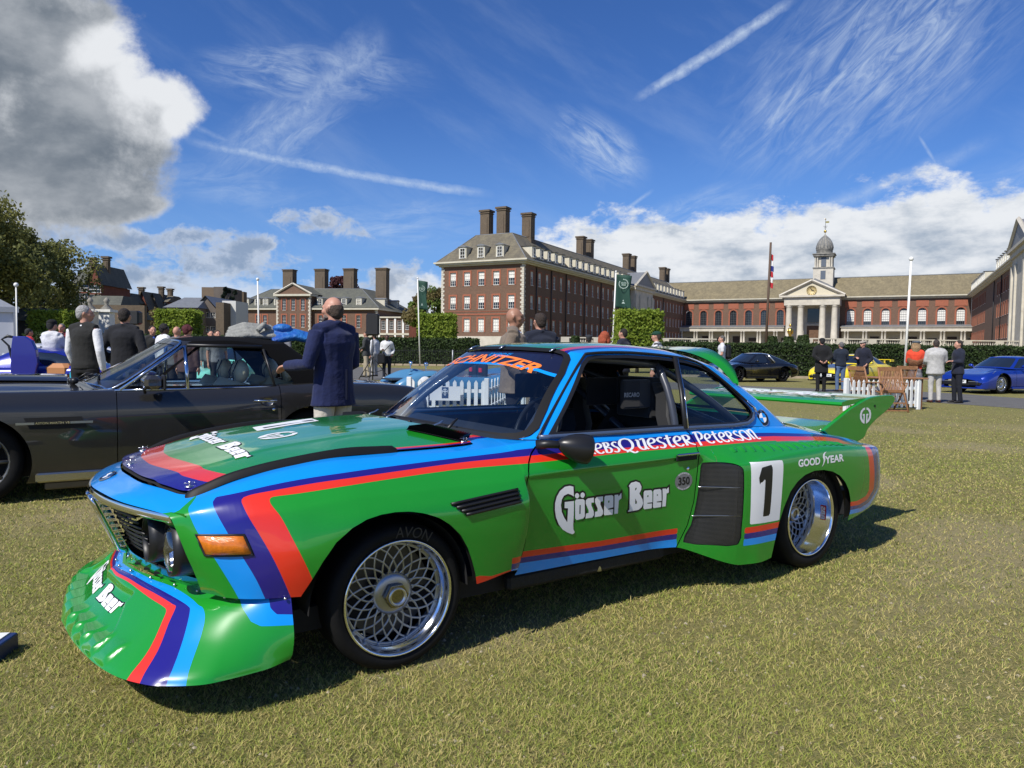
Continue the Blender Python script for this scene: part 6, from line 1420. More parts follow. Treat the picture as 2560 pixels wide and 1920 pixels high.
# asphalt drive crossing behind the car
ne=[(-700,26),(200,27.5),(700,28.5),(1000,29),(1400,26.5),(1890,23.4),(2300,19.9),(2560,17.7),(3000,14.8)]; fa=[(-700,44),(200,47),(700,48),(1000,47.5),(1400,36),(1890,27.8),(2300,25.4),(2560,22.2),(3000,18.6)]
A=smooth_poly([(GX(u,y),y) for u,y in ne],5); Bf=smooth_poly([(GX(u,y),y) for u,y in fa],5)
mb=MB(); mb.grid([[(a[0],a[1],.005),((a[0]+b[0])/2,(a[1]+b[1])/2,.012),(b[0],b[1],.005)] for a,b in zip(A,Bf)])
rd=mb.build('drive',mat('worn_asphalt',(.13,.125,.115),rough=.9,noise=(2.2,.22),bump=(60,.3))); tag(rd,kind='structure')
if rd.data.polygons[0].normal.z<0: rd.data.flip_normals()
# terrace court in front of the hall
mb=MB(); mb.add([(60,92,.01),(140,60,.01),(150,170,.01),(30,200,.01)],[(0,1,2,3)]); o=mb.build('court_paving',mat('pale_gravel',(.30,.27,.20),rough=.95,noise=(.3,.2))); tag(o,kind='structure')
# ================================================================ foliage
def leafmat(n,a,b,c=None,tr=.25):
    m=mat(n,a,rough=.65,noise=(1.1,.3,b),spec=.25); t=NT(m.node_tree); p=t.n['Principled BSDF']; out=t.n['Material Output']
    q=t.new('ShaderNodeBsdfTranslucent'); q.inputs[0].default_value=(*[min(1,x*1.4) for x in b],1); mx=t.new('ShaderNodeMixShader'); mx.inputs[0].default_value=tr; t.link(p.outputs[0],mx.inputs[1]); t.link(q.outputs[0],mx.inputs[2]); t.link(mx.outputs[0],out.inputs[0]); return m
def leaves(pts,size,R,nrm=None,jit=.8,asp=1.6):
    """numpy cloud of leaf quads (as 2 tris) at pts"""
    n=len(pts); d=R.normal(size=(n,3)); 
    if nrm is not None: d=nrm+d*jit
    d/=np.linalg.norm(d,axis=1,keepdims=True); u=np.cross(d,R.normal(size=(n,3))); u/=np.linalg.norm(u,axis=1,keepdims=True); v=np.cross(d,u); s=size*R.uniform(.6,1.3,(n,1))
    V=np.stack([pts-u*s*.5,pts+v*s*asp*.5-0*u,pts+u*s*.5,pts-v*s*asp*.5],1); I=np.arange(n)[:,None]*4
    return V.reshape(-1,3),np.concatenate([I+[0,1,2],I+[0,2,3]],1).reshape(-1,3)
def meshVT(name,V,T,mats,parent=None,mi=None):
    me=bpy.data.meshes.new(name); me.vertices.add(len(V)); me.vertices.foreach_set('co',np.asarray(V,np.float32).ravel()); me.loops.add(len(T)*3); me.loops.foreach_set('vertex_index',np.asarray(T,np.int32).ravel())
    me.polygons.add(len(T)); me.polygons.foreach_set('loop_start',np.arange(0,len(T)*3,3,dtype=np.int32))
    if mi is not None: me.polygons.foreach_set('material_index',np.asarray(mi,np.int32))
    me.update(calc_edges=True); return link(name,me,mats,parent)
def boxsurf(R,n,c,d,top=True,back=False):
    """points on the visible faces of a box, with outward normals"""
    A=[(d[0]*d[2],0),(d[1]*d[2],1),(d[1]*d[2],2),(d[0]*d[1],3)]+([(d[0]*d[2],4)] if back else []); w=np.array([a for a,_ in A]); f=R.choice(len(A),n,p=w/w.sum()); P=R.uniform(-.5,.5,(n,3)); N=np.zeros((n,3))
    for k,(ax,s) in enumerate([(1,-1),(0,-1),(0,1),(2,1),(1,1)][:len(A)]): q=f==k; P[q,ax]=.5*s; N[q,ax]=s
    return np.array(c)+P*np.array(d)+R.normal(0,.055,(n,3)),N
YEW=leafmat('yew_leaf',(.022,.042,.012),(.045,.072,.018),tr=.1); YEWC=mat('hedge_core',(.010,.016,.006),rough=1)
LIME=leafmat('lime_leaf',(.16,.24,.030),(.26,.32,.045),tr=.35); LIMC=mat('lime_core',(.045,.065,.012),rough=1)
def hedge(x0,x1,y,h,label,dep=1.6,n=26000,size=.085,z0=0):
    e=empty('clipped_hedge',((x0+x1)/2,y+dep/2,z0),0,label,'hedge'); W_=x1-x0; R=np.random.default_rng(int(abs(x0)*10)+5)
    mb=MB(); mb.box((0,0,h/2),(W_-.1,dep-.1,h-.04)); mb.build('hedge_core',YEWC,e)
    P,N=boxsurf(R,n,(0,0,h/2),(W_,dep,h)); P+=N*(.05*np.sin(P[:,:1]*2.1)*np.sin(P[:,2:]*3+P[:,:1]))
    V,T=leaves(P,size,R,N,.9); o=meshVT('hedge_foliage',V,T,[YEW],e); tag(o,kind='stuff'); return e
hedge(GX(1655,40),GX(2900,40),40,1.74,'long dark clipped hedge behind the parked sports cars on the right',n=30000)
hedge(GX(60,58),GX(1195,58),58,2.05,'dark clipped hedge behind black railings on the left half',n=26000,size=.11)
mb=MB()
def pleached(u0,u1,v0,Y,label):
    xa,xb=GX(u0,Y),GX(u1,Y); zt=PX((u0+u1)/2,v0,Y).z; W_=xb-xa; zb=1.45; e=empty('box_clipped_tree',((xa+xb)/2,Y+W_*.35,0),0,label,'tree','box-clipped lime trees'); R=np.random.default_rng(int(u0))
    mb=MB(); mb.cyl((0,0,0),(0,0,1.2),.11,.09,n=8); mb.build('trunk',mat('bark',(.09,.075,.055),rough=.9,noise=(8,.4)),e)
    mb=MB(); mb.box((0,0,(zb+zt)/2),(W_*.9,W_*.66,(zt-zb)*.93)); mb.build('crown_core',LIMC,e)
    P,N=boxsurf(R,9000,(0,0,(zb+zt)/2),(W_,W_*.75,zt-zb)); P+=R.normal(0,.09,P.shape); P-=N*R.uniform(0,.25,(len(P),1)); V,T=leaves(P,.13,R,N,1.1); o=meshVT('crown',V,T,[LIME],e); tag(o,kind='stuff')
pleached(1045,1134,787,59.8,'box-clipped lime tree left of the long brick range, on the hedge')
pleached(1548,1652,780,42.5,'box-clipped lime tree in front of the stone frontispiece, beside a green banner')
pleached(389,479,777,59.8,'box-clipped lime tree above the grey car roof')
pleached(72,168,779,59.8,'box-clipped lime tree between the white tent and the man in a vest')
def tree(name,x,y,zc,r,label,n=16000,leaf=.30,mats=None,trunk=.5,seed=1,squash=.8,clump=90,holes=.55,cat='tree',z0=0):
    R=np.random.default_rng(seed); e=empty(name,(x,y,z0),0,label,cat)
    C=R.normal(size=(clump,3)); C/=np.linalg.norm(C,axis=1,keepdims=True); C*=R.uniform(.35,1,(clump,1))**.6; C=C*np.array([r,r,r*squash]); C[:,2]+=zc; rad=R.uniform(.13,.27,clump)*r
    mb=MB(); mb.tube([(0,0,0),(.1*r*.2,0,zc*.45),(0,0,zc)],[trunk,trunk*.7,trunk*.35],9)
    for k in range(22):
        c=C[R.integers(clump)]; s=R.uniform(.35,.9); p0=(0,0,zc*s); m_=((c[0])*.5,(c[1])*.5,(p0[2]+c[2])/2+.05*r); mb.tube([p0,m_,tuple(c)],[trunk*.3,trunk*.18,trunk*.05],6)
    mb.build('trunk',mat('grey_bark',(.11,.095,.075),rough=.9,noise=(4,.4)),e)
    k=R.integers(0,clump,n); d=R.normal(size=(n,3)); d/=np.linalg.norm(d,axis=1,keepdims=True); P=C[k]+d*rad[k][:,None]*R.uniform(.35,1.05,(n,1))**.7
    V,T=leaves(P,leaf,R,d,1.3); mi=(k%len(mats)).repeat(2); o=meshVT('crown',V,T,mats,e,mi); tag(o,kind='stuff'); return e
PL=[leafmat('plane_leaf',(.17,.175,.050),(.24,.235,.07)),leafmat('plane_leaf_dark',(.10,.115,.035),(.15,.16,.05))]
tree('plane_tree',GX(-75,60),60,7.4,6.0,'large spring-green plane tree at the left edge above the white tent',n=30000,leaf=.20,mats=PL,seed=4,trunk=.55,clump=130,squash=.95)
tree('plane_tree',GX(90,72),72,7.6,5.2,'lighter plane tree right of the largest one, before a red brick gable',n=20000,leaf=.20,mats=PL,seed=9,trunk=.4,clump=90,squash=.95)
tree('plane_tree',GX(-330,55),55,8,7,'plane tree beyond the left border of the view',n=9000,leaf=.35,mats=PL,seed=19,trunk=.5)
CB=[leafmat('copper_leaf',(.075,.028,.030),(.11,.045,.045))]
tree('copper_beech',GX(858,210),210,17.6,5.2,'purple-leaved tree rising behind the chimneys of the low brick house',n=5000,leaf=.5,mats=CB,seed=2,clump=40)
BR=[leafmat('budding_twig',(.15,.12,.055),(.19,.16,.06)),leafmat('fresh_leaf',(.11,.17,.03),(.16,.22,.045))]
tree('budding_tree',GX(1078,160),160,9.5,6.2,'brownish budding tree between the green banner and the brick range',n=9000,leaf=.42,mats=BR,seed=6,clump=60)
tree('budding_tree',GX(400,120),120,4.,4.0,'low bare budding tree before the grey blocky building',n=4000,leaf=.3,mats=BR[:1],seed=12,clump=40)
CF=[leafmat('fir_needle',(.012,.022,.014),(.02,.03,.016),tr=.05)]
tree('dark_fir',GX(572,150),150,9.5,2.0,'small dark conifer left of the low brick house chimneys',n=2500,leaf=.4,mats=CF,seed=3,squash=2.0,clump=30)
# ================================================================ people
def remesh(mb,vox,smooth=2,dec=None):
    me=mb.mesh('p'); o=bpy.data.objects.new('p',me); COL.objects.link(o)
    r=o.modifiers.new('r','REMESH'); r.mode='VOXEL'; r.voxel_size=vox; r.use_smooth_shade=True
    if smooth: q=o.modifiers.new('s','SMOOTH'); q.iterations=smooth; q.factor=.5
    n=bpy.data.meshes.new_from_object(o.evaluated_get(bpy.context.evaluated_depsgraph_get())); bpy.data.objects.remove(o); bpy.data.meshes.remove(me)
    n.polygons.foreach_set('use_smooth',[True]*len(n.polygons)); return n
ARM={ # elbow, wrist offsets from the shoulder for a 1.75 m figure; +x = own left, +y = forward
 'down':((.05,-.02,-.29),(.055,.03,-.54)),'behind':((.09,-.10,-.27),(-.10,-.17,-.43)),'pocket':((.10,-.07,-.28),(.03,.08,-.46)),
 'bent':((.04,.03,-.29),(.0,.27,-.26)),'up':((.04,.14,-.24),(-.04,.30,-.02)),'cross':((.06,.10,-.27),(-.18,.24,-.24)),'reach':((.12,.17,-.22),(.10,.42,-.20)),'out':((.14,.12,-.24),(.02,.36,-.12)),'hold':((.05,.02,-.28),(.0,.20,-.36))}
def hand(mb,w,d,up,r=1.,curl=.5,side=1):
    """palm and five separate fingers; d = direction of the fingers, up = back of the hand"""
    d=d.normalized(); a=d.cross(up).normalized(); up=a.cross(d).normalized(); c=w+d*.045*r
    mb.tube([w-d*.01*r,w+d*.03*r,w+d*.075*r],[.026*r,.036*r,.036*r],10,flat=(1.15,.48))
    for k,(o,L) in enumerate(((-.030,.062),(-.010,.070),(.011,.066),(.030,.052))):
        p0=w+d*.070*r+a*o*r; q=d*math.cos(curl)-up*math.sin(curl); p1=p0+(d*.75-up*.25*curl*2).normalized()*L*.5*r; p2=p1+q*L*.35*r; p3=p2+(q-up*.8*curl).normalized()*L*.30*r
        mb.tube([p0,p1,p2,p3],[.0105*r,.0098*r,.009*r,.0065*r],7)
    t0=w+d*.02*r-a*.026*r*side; t1=t0+(d*.6-a*side*.9-up*.3).normalized()*.036*r; t2=t1+(d*.9-a*side*.2-up*.4).normalized()*.032*r; mb.tube([t0,t1,t2],[.014*r,.0115*r,.008*r],7)
SKINS={'light':(.52,.27,.19),'tan':(.36,.185,.12),'dark':(.10,.05,.035)}
def person(x,y,label,h=1.75,face=0.,arms=('down','down'),top=(.02,.02,.02),legs=(.02,.02,.025),hair=(.03,.02,.015),skin='light',shoes=(.015,.013,.012),style='jacket',vox=None,hat=None,z0=0.,hairstyle='short',step=.0,lean=0.,group=None,collar=None,wide=1.,extra=None,top2=None,shoe2=None,turn=0.):
    """face: heading in radians (0 = looking away along +Y); feet at (x,y)"""
    D=math.hypot(x,y); vox=vox or max(.0085,min(.03,D*.00135)); k=h/1.75; fine=D<13
    e=empty('person',(x,y,z0),-face,label,'person',group); S=lambda p:Vector((p[0]*k,p[1]*k,p[2]*k))
    sm=mat('skin_'+skin,SKINS[skin],rough=.45,noise=(9,.12),spec=.4)
    sh=[S((.185*wide,-.01+lean,1.43)),S((-.185*wide,-.01+lean,1.43))]; wr=[];el=[]
    for i,s in enumerate((1,-1)):
        E_,W_=ARM[arms[i]] if isinstance(arms[i],str) else arms[i]; el.append(sh[i]+Vector((E_[0]*s,E_[1],E_[2]))*k); wr.append(sh[i]+Vector((W_[0]*s,W_[1],W_[2]))*k)
    hip=[S((.095,0,.90)),S((-.095,0,.90))]; kn=[S((.105,.02+step*.5,.49)),S((-.105,.02-step*.5,.49))]; an=[S((.11,-.02+step,.085)),S((-.11,-.02-step,.085))]
    nk=S((0,-.005+lean,1.47)); hd=S((0,.015+lean*1.1,1.635))
    # --- body: one continuous surface
    b=MB()
    b.tube([S((0,0,.86)),S((0,0,1.0)),S((0,lean*.5,1.18)),S((0,lean,1.36)),S((0,lean,1.46))],[.140*k,.150*k,.145*k,.165*k,.09*k],14,flat=(.68,1.05))
    b.tube([sh[0],sh[1]],.060*k,10); b.tube([nk-Vector((0,0,.03)),nk+Vector((0,.01,.07))*k,hd],[.062*k,.055*k,.055*k],12)
    for i,s in enumerate((1,-1)):
        b.tube([sh[i],el[i],wr[i]],[.052*k,.041*k,.028*k],10); b.tube([hip[i],kn[i],an[i]],[.088*k,.058*k,.042*k],12)
    ht=Matrix.Rotation(-turn,3,'Z'); H_=lambda p: hd+ht@Vector(p)*k
    hb=MB(); hb.ball((0,-.008,.012),(.076,.094,.100),18); hb.ball((0,.030,-.045),(.058,.062,.068),14); hb.tube([(0,.052,-.06),(0,.062,-.098)],[.034,.028],10)
    hb.tube([(0,.088,.012),(0,.104,-.012),(0,.108,-.026),(0,.090,-.036)],[.010,.013,.016,.012],8); hb.tube([(-.045,.072,.026),(0,.090,.030),(.045,.072,.026)],[.012,.012,.012],8); hb.tube([(-.024,.083,-.058),(0,.092,-.058),(.024,.083,-.058)],[.006,.010,.006],8)
    for s in (1,-1): hb.tube([(s*.076,-.006,.020),(s*.084,-.018,.010),(s*.082,-.014,-.020)],[.011,.014,.008],8); hb.ball((s*.045,.048,-.018),(.028,.034,.026),10)
    hb.xf(lambda p:tuple(H_(p))); o_=len(b.v); b.v+=hb.v; b.f+=[tuple(i+o_ for i in f) for f in hb.f]; b.m+=hb.m; b.s+=hb.s
    for i,s in enumerate((1,-1)):
        d=(wr[i]-el[i]).normalized(); d=(d+Vector((0,0,-.15))).normalized(); upv=Vector((s*.9,.1,.3)) if abs(d.z)>.6 else Vector((0,0,1))
        hand(b,wr[i],d,upv,k*(1 if fine else 1.15),.75 if arms[i]!='down' else .35,side=-s if abs(d.z)>.6 else s)
    me=remesh(b,min(vox,.016),1); link('body',me,[sm],e)
    # eyes, brows and mouth
    f=MB(); 
    for s in (1,-1): f.ball((s*.030,.082,.008),(.0125,.006,.006),8); 
    f.xf(lambda p:tuple(H_(p)))
    if D<32: o_=f.build('eyes',mat('eye_dark',(.03,.022,.018),rough=.3),e)
    f=MB(); f.tube([(-.022,.0885,-.058),(0,.1005,-.059),(.022,.0885,-.058)],.0032,6); f.xf(lambda p:tuple(H_(p)))
    if D<14: f.build('mouth',mat('lip',(.30,.10,.08),rough=.5),e)
    # --- clothes
    t=MB(); coat={'coat':.62,'jacket':.80,'blazer':.78,'shirt':.90,'tee':.90,'vest':.90,'hoodie':.86}[style]; g=1.12 if style in('jacket','coat','hoodie','blazer') else 1.03
    t.tube([S((0,0,coat)),S((0,0,coat+.06)),S((0,0,1.02)),S((0,lean*.5,1.18)),S((0,lean,1.34)),S((0,lean,1.42)),S((0,lean-.004,1.485))],[.178*g*k*wide*(1.05 if coat<.8 else .97),.176*g*k*wide,.160*g*k*wide,.158*g*k*wide,.182*g*k*wide,.160*g*k*wide,.074*g*k],18,flat=(.72,1.05))
    t.tube([sh[0]+Vector((-.01,0,.004)),nk+Vector((.03,0,.01)),nk+Vector((-.03,0,.01)),sh[1]+Vector((.01,0,.004))],[.066*g*k,.062*g*k,.062*g*k,.066*g*k],12); t.tube([sh[0]+Vector((-.02,0,-.06)),sh[1]+Vector((.02,0,-.06))],.082*g*k,12)
    for i in (0,1):
        t.tube([sh[i]+Vector((-.05 if i==0 else .05,0,.012))*k,sh[i]],[.062*g*k,.066*g*k],10)
        endp=wr[i]-(wr[i]-el[i]).normalized()*.012*k
        if style=='tee': endp=sh[i]+(el[i]-sh[i])*.75; t.tube([sh[i],endp],[.066*g*k,.062*g*k],12)
        elif style=='vest': pass
        else: t.tube([sh[i],(sh[i]+el[i])/2,el[i],(el[i]+wr[i])/2,endp],[.066*g*k,.060*g*k,.054*g*k,.048*g*k,.042*g*k],12)
    if style=='hoodie': t.ball(tuple(S((0,-.075+lean,1.45))),(.10*k,.07*k,.07*k),12)
    if style in('blazer','jacket','coat'): t.tube([S((.07,-.03+lean,1.50)),S((0,-.065+lean,1.52)),S((-.07,-.03+lean,1.50))],.020*k,8)
    tm=mat('cloth_%02d%02d%02d_%s'%(top[0]*99,top[1]*99,top[2]*99,style),top,rough=.9,noise=(14,.30),bump=(9,.5,.03),sheen=.08)
    me=remesh(t,vox,2); nm={'coat':'coat','jacket':'jacket','blazer':'blazer','shirt':'shirt','tee':'t_shirt','vest':'waistcoat','hoodie':'hoodie'}[style]; link(nm,me,[tm],e)
    if style=='vest' or top2:
        t=MB(); c2=top2 or (.75,.75,.78)
        for i in (0,1):
            if style=='vest': t.tube([sh[i],(sh[i]+el[i])/2,el[i],(el[i]+wr[i])/2,wr[i]],[.064*k,.060*k,.054*k,.050*k,.036*k],12)
        t.tube([S((0,lean,1.44)),S((0,lean+.0,1.50))],[.080*k,.068*k],12)
        if style!='vest': t.tube([S((0,.085+lean,1.15)),S((0,.100+lean,1.34)),S((0,.050+lean,1.46))],[.035*k,.05*k,.045*k],10)
        me=remesh(t,vox,1); link('shirt',me,[mat('shirt_%02d%02d%02d'%(c2[0]*99,c2[1]*99,c2[2]*99),c2,rough=.85,noise=(18,.1),bump=(9,.5,.03))],e)
    l=MB(); l.tube([S((0,0,.84)),S((0,0,.92)),S((0,0,1.03))],[.150*k,.165*k,.150*k],14,flat=(.72,1.05))
    for i in (0,1): l.tube([hip[i],(hip[i]+kn[i])/2,kn[i],(kn[i]+an[i])/2,an[i]-Vector((0,0,.03*k))],[.102*k,.088*k,.072*k,.064*k,.060*k],14)
    lm=mat('trousers_%02d%02d%02d'%(legs[0]*99,legs[1]*99,legs[2]*99),legs,rough=.9,noise=(12,.25),bump=(8,.5,.03)); link('trousers',remesh(l,vox,2),[lm],e)
    sf=MB()
    for i in (0,1): a=an[i]; sf.tube([(a.x,a.y-.055*k,.045*k),(a.x,a.y+.03*k,.050*k),(a.x*1.05,a.y+.12*k,.036*k),(a.x*1.08,a.y+.185*k,.030*k)],[.040*k,.044*k,.041*k,.026*k],12,flat=(1.0,.85)); sf.tube([a,(a.x,a.y,.05)],[.048*k,.044*k],10)
    link('shoes',remesh(sf,min(vox,.014),1),[mat('shoe_%02d%02d'%(shoes[0]*99,shoes[1]*99),shoes,rough=.4)],e)
    # --- hair / hat
    hh=MB(); hm=mat('hair_%02d%02d%02d'%(hair[0]*99,hair[1]*99,hair[2]*99),hair,rough=.75,noise=(40,.4),bump=(70,.9,.02))
    R=np.random.default_rng(int(abs(x)*97+y*13)+1)
    if hairstyle!='bald':
        hh.ball((0,-.022,.030),(.083,.094,.094),16); hh.ball((0,-.060,-.010),(.070,.052,.070),12)
        if hairstyle=='tuft': hh.ball((0,.040,.092),(.060,.045,.030),10)
        if hairstyle=='curly':
            for _ in range(46): d=R.normal(size=3); d/=np.linalg.norm(d); d[1]=-abs(d[1])*.9+.15; d[2]=abs(d[2])*.9-.15; hh.ball((d[0]*.098,d[1]*.105-.01,d[2]*.105+.03),.030,8)
        if hairstyle=='long':
            hh.ball((0,-.035,.02),(.100,.105,.112),14)
            for _ in range(20): a=R.uniform(math.pi*.95,math.pi*2.05); hh.tube([(.085*math.cos(a),.08*math.sin(a)-.01,.03),(.105*math.cos(a),.095*math.sin(a)-.02,-.08),(.10*math.cos(a),.085*math.sin(a)-.02,-R.uniform(.15,.21))],[.035,.034,.016],8)
        hh.xf(lambda p:tuple(H_(p))); link('hair',remesh(hh,max(.008,min(vox,.012)),1),[hm],e)
    elif hairstyle=='bald' and hair!=(0,0,0):
        hh.ball((0,-.020,.0),(.0790,.0915,.080),16); hh.ball((0,-.045,-.03),(.070,.062,.062),12); hh.xf(lambda p:tuple(H_(p))); link('cropped_hair',remesh(hh,.009,1),[hm],e)
    if hat:
        kind,hc=hat; q=MB(); hmm=mat('hat_%02d%02d%02d'%(hc[0]*99,hc[1]*99,hc[2]*99),hc,rough=.9,noise=(20,.3))
        q.ball((0,-.008,.062),(.092,.105,.062 if kind!='beanie' else .072),16)
        if kind=='cap': q.tube([(0,.07,.055),(0,.165,.040)],[.062,.045],12,flat=(1.1,.16))
        if kind=='flat': q.tube([(0,.05,.060),(0,.135,.045)],[.085,.055],12,flat=(1.1,.25)); q.ball((0,-.01,.075),(.110,.122,.035),14)
        if kind=='beret': q.ball((.01,-.03,.088),(.125,.125,.042),14)
        q.xf(lambda p:tuple(H_(p))); link('hat',remesh(q,.010,1),[hmm],e)
    return e,wr,k,H_
def P_at(u,Y): return GX(u,Y),Y
PI=math.pi
def people():
    global PI
    Wh=(.74,.74,.76)
    # close group at left
    x,y=P_at(834,6.35); e,wr,k,H=person(x,y,'bearded man in a navy velvet blazer with one arm held out beside the grey car',h=1.705,face=-.95,arms=('hold',((.10,.0,-.28),(.07,.33,-.30))),top=(.008,.015,.072),legs=(.62,.58,.50),hair=(.085,.058,.042),hairstyle='bald',style='blazer',top2=(.75,.76,.80),wide=1.04,turn=-.15)
    mb=MB(); P=[H((-.055,.045,-.055)),H((-.06,.01,-.06)),H((-.03,.075,-.095)),H((.03,.075,-.095)),H((.06,.01,-.06))]; mb.tube(P,[.016,.02,.024,.024,.018],8); mb.ball(tuple(H((0,.055,-.085))),(.05,.04,.035),10); link('beard',remesh(mb,.009,1),[mat('grey_beard',(.17,.13,.11),rough=.9,noise=(60,.5))],e)
    mb=MB(); mb.tube([wr[1]+Vector((.03*math.cos(a),.0,.03*math.sin(a))) for a in np.linspace(0,2*PI,12)[:-1]],.008,6,closed=True); mb.build('wristwatch',STEEL,e)
    mb=MB(); [mb.box((.02+s*.10,-.205,1.0),(.015,.01,.0)) for s in ()]; mb.box((0,-.165,.95),(.006,.02,.26)); mb.build('blazer_vent',mat('seam_dark',(.004,.006,.02)),e)
    x,y=P_at(212,10.1); e,wr,k,H=person(x,y,'grey-haired man in black waistcoat and white shirt with a blue bottle',h=1.80,face=.15,arms=(((.07,-.03,-.29),(.06,.05,-.55)),((.06,.02,-.29),(.05,.12,-.50))),top=(.016,.016,.015),legs=(.010,.010,.011),hair=(.42,.41,.40),style='vest',top2=Wh,wide=1.0,turn=.9)
    w=wr[0] if wr[0].x<wr[1].x else wr[1]; bt=empty('water_bottle',e.location+Vector((w.x+.0,w.y,w.z-.12)),0,'light blue bottle hanging from the hand of the man in the waistcoat','bottle')
    mb=MB(); mb.lathe([(0,-.16),(.036,-.155),(.037,.02),(.03,.04),(.018,.05)],n=16); mb.build('bottle_body',mat('cyan_bottle',(.03,.36,.50),rough=.3),bt); mb=MB(); mb.lathe([(.020,.05),(.020,.08),(0,.082)],n=12); mb.build('bottle_cap',BLK,bt)
    x,y=P_at(312,10.8); person(x,y,'man in a black overcoat and grey scarf with his back turned, beside a black loudspeaker',h=1.80,face=-.1,arms=('pocket','pocket'),top=(.010,.011,.016),legs=(.01,.01,.012),hair=(.025,.018,.014),style='coat',top2=(.10,.14,.12),wide=1.0)
    x,y=P_at(130,14.6); person(x,y,'person in a white hoodie and black knitted cap beside a raised blue car door',h=1.74,face=.2,arms=('up','up'),top=(.66,.66,.68),legs=(.012,.012,.014),hair=(.02,.02,.02),style='hoodie',hat=('beanie',(.008,.008,.01)))
    x,y=P_at(72,20); person(x,y,'person in a red jacket near the white tent',h=1.68,face=.5,top=(.42,.015,.02),style='jacket',hair=(.02,.015,.012))
    x,y=P_at(155,21); person(x,y,'grey-haired man holding a phone up behind the white hoodie',h=1.85,face=PI-.2,arms=('up','up'),top=(.30,.03,.04),hair=(.2,.19,.18),style='jacket')
    for u,Y,lab,kw in [(381,17,'bearded man in a dark jacket and blue shirt looking down, behind the grey car',dict(h=1.72,face=2.2,top=(.03,.03,.028),top2=(.05,.10,.42),hair=(.02,.014,.01),turn=.2)),
        (410,15.5,'person with curly black hair and a white top, seen over the grey car roof',dict(h=1.72,face=.6,top=(.7,.7,.7),style='shirt',hair=(.010,.008,.007),hairstyle='curly',skin='dark')),
        (442,15,'bald person whose head shows above the front of the black soft top',dict(h=1.66,face=.1,top=(.12,.12,.13),hair=(0,0,0),hairstyle='bald',style='shirt')),
        (468,14,'person with dark red curly hair behind the black soft top',dict(h=1.66,face=.2,top=(.1,.05,.05),hair=(.09,.012,.018),hairstyle='curly',style='jacket')),
        (527,19,'man in sunglasses with short dark hair beyond the soft top',dict(h=1.68,face=2.6,top=(.15,.15,.16),hair=(.02,.015,.012),style='shirt')),
        (543,18,'brown-haired boy looking left beyond the soft top',dict(h=1.66,face=2.4,top=(.25,.25,.28),hair=(.07,.04,.025),style='tee')),
        (331,16,'balding man behind the overcoat',dict(h=1.70,face=.1,top=(.2,.2,.2),hair=(.2,.17,.15),hairstyle='bald',style='shirt')),
        (673,24,'dark-haired boy above the pile of coats',dict(h=1.78,face=.0,top=(.02,.10,.35),hair=(.03,.02,.016),style='tee')),
        (712,26,'tousle-haired boy between the coats and the navy blazer',dict(h=1.78,face=.3,top=(.2,.2,.22),hair=(.035,.02,.014),style='tee')),
        (238,16,'person in black behind the man in the waistcoat',dict(h=1.62,face=.8,top=(.012,.012,.013),hair=(.03,.02,.015),style='jacket'))]:
        x,y=P_at(u,Y); person(x,y,lab,**kw)
    # by the loudspeaker stand
    x,y=P_at(916,28.5); person(x,y,'man in a charcoal jacket and beige trousers next to the loudspeaker stand',h=1.80,face=-1.4,arms=('hold','hold'),top=(.045,.048,.05),legs=(.42,.36,.26),hair=(.05,.035,.025),style='jacket',top2=Wh,z0=.12,step=.13)
    x,y=P_at(936,30); person(x,y,'person in a white shirt partly behind the loudspeaker stand',h=1.76,face=-1.,top=(.7,.7,.7),legs=(.45,.44,.42),style='shirt',z0=.1)
    x,y=P_at(967,29); person(x,y,'young man in a white shirt with a black crossbody bag and navy trousers',h=1.76,face=2.9,arms=('bent','pocket'),top=(.74,.74,.74),legs=(.012,.016,.032),hair=(.01,.008,.007),skin='dark',style='shirt',z0=.05,shoes=(.7,.7,.7),step=.06)
    bg=MB(); bx=GX(958,28.8); bg.tube([(bx+.28,28.8,1.42),(bx+.08,28.75,1.2),(bx-.02,28.8,1.02)],.018,6); bg.box((bx-.06,28.75,.86),(.30,.14,.42),bev=.05); o=bg.build('shoulder_bag',BLK); tag(o,'black bag slung across the young man in the white shirt','bag')
    # behind the racing coupe
    x,y=P_at(1283,8.3); e,wr,k,H=person(x,y,'bald man in a brown checked blazer looking right, behind the race car windscreen',h=1.745,face=-PI/2-.0+PI*1.0-PI*.0,arms=('pocket','hold'),top=(.20,.155,.115),legs=(.010,.012,.02),hair=(0,0,0),hairstyle='bald',skin='tan',style='blazer',top2=(.50,.58,.80),wide=1.1,turn=0)
    x,y=P_at(1350,9.6); person(x,y,'man with short brown hair and navy blazer, back turned, by the checked blazer',h=1.75,face=-.35,arms=('cross','cross'),top=(.010,.014,.030),legs=(.26,.21,.15),hair=(.045,.03,.022),hairstyle='tuft',style='blazer',top2=Wh,wide=1.08)
    x,y=P_at(1510,13.6); person(x,y,'woman with bright red wavy hair seen above the race car roof',h=1.63,face=-.3,top=(.45,.46,.52),hair=(.42,.085,.035),hairstyle='long',style='shirt')
    x,y=P_at(1558,16.5); person(x,y,'dark-haired man in a navy suit beside the red-haired woman',h=1.78,face=-.9,top=(.012,.014,.03),hair=(.03,.02,.015),style='blazer',top2=Wh)
    x,y=P_at(1472,20); person(x,y,'person in a grey hood left of the red-haired woman',h=1.70,face=.2,top=(.05,.055,.06),hair=(.02,.02,.02),style='hoodie',hat=('beanie',(.03,.034,.04)))
    x,y=P_at(1642,15.5); e,wr,k,H=person(x,y,'person in a green cap and black and white checked shirt looking left',h=1.70,face=-1.1,top=(.5,.5,.5),legs=(.02,.025,.04),hair=(.06,.04,.03),style='shirt',hat=('cap',(.008,.05,.03)))
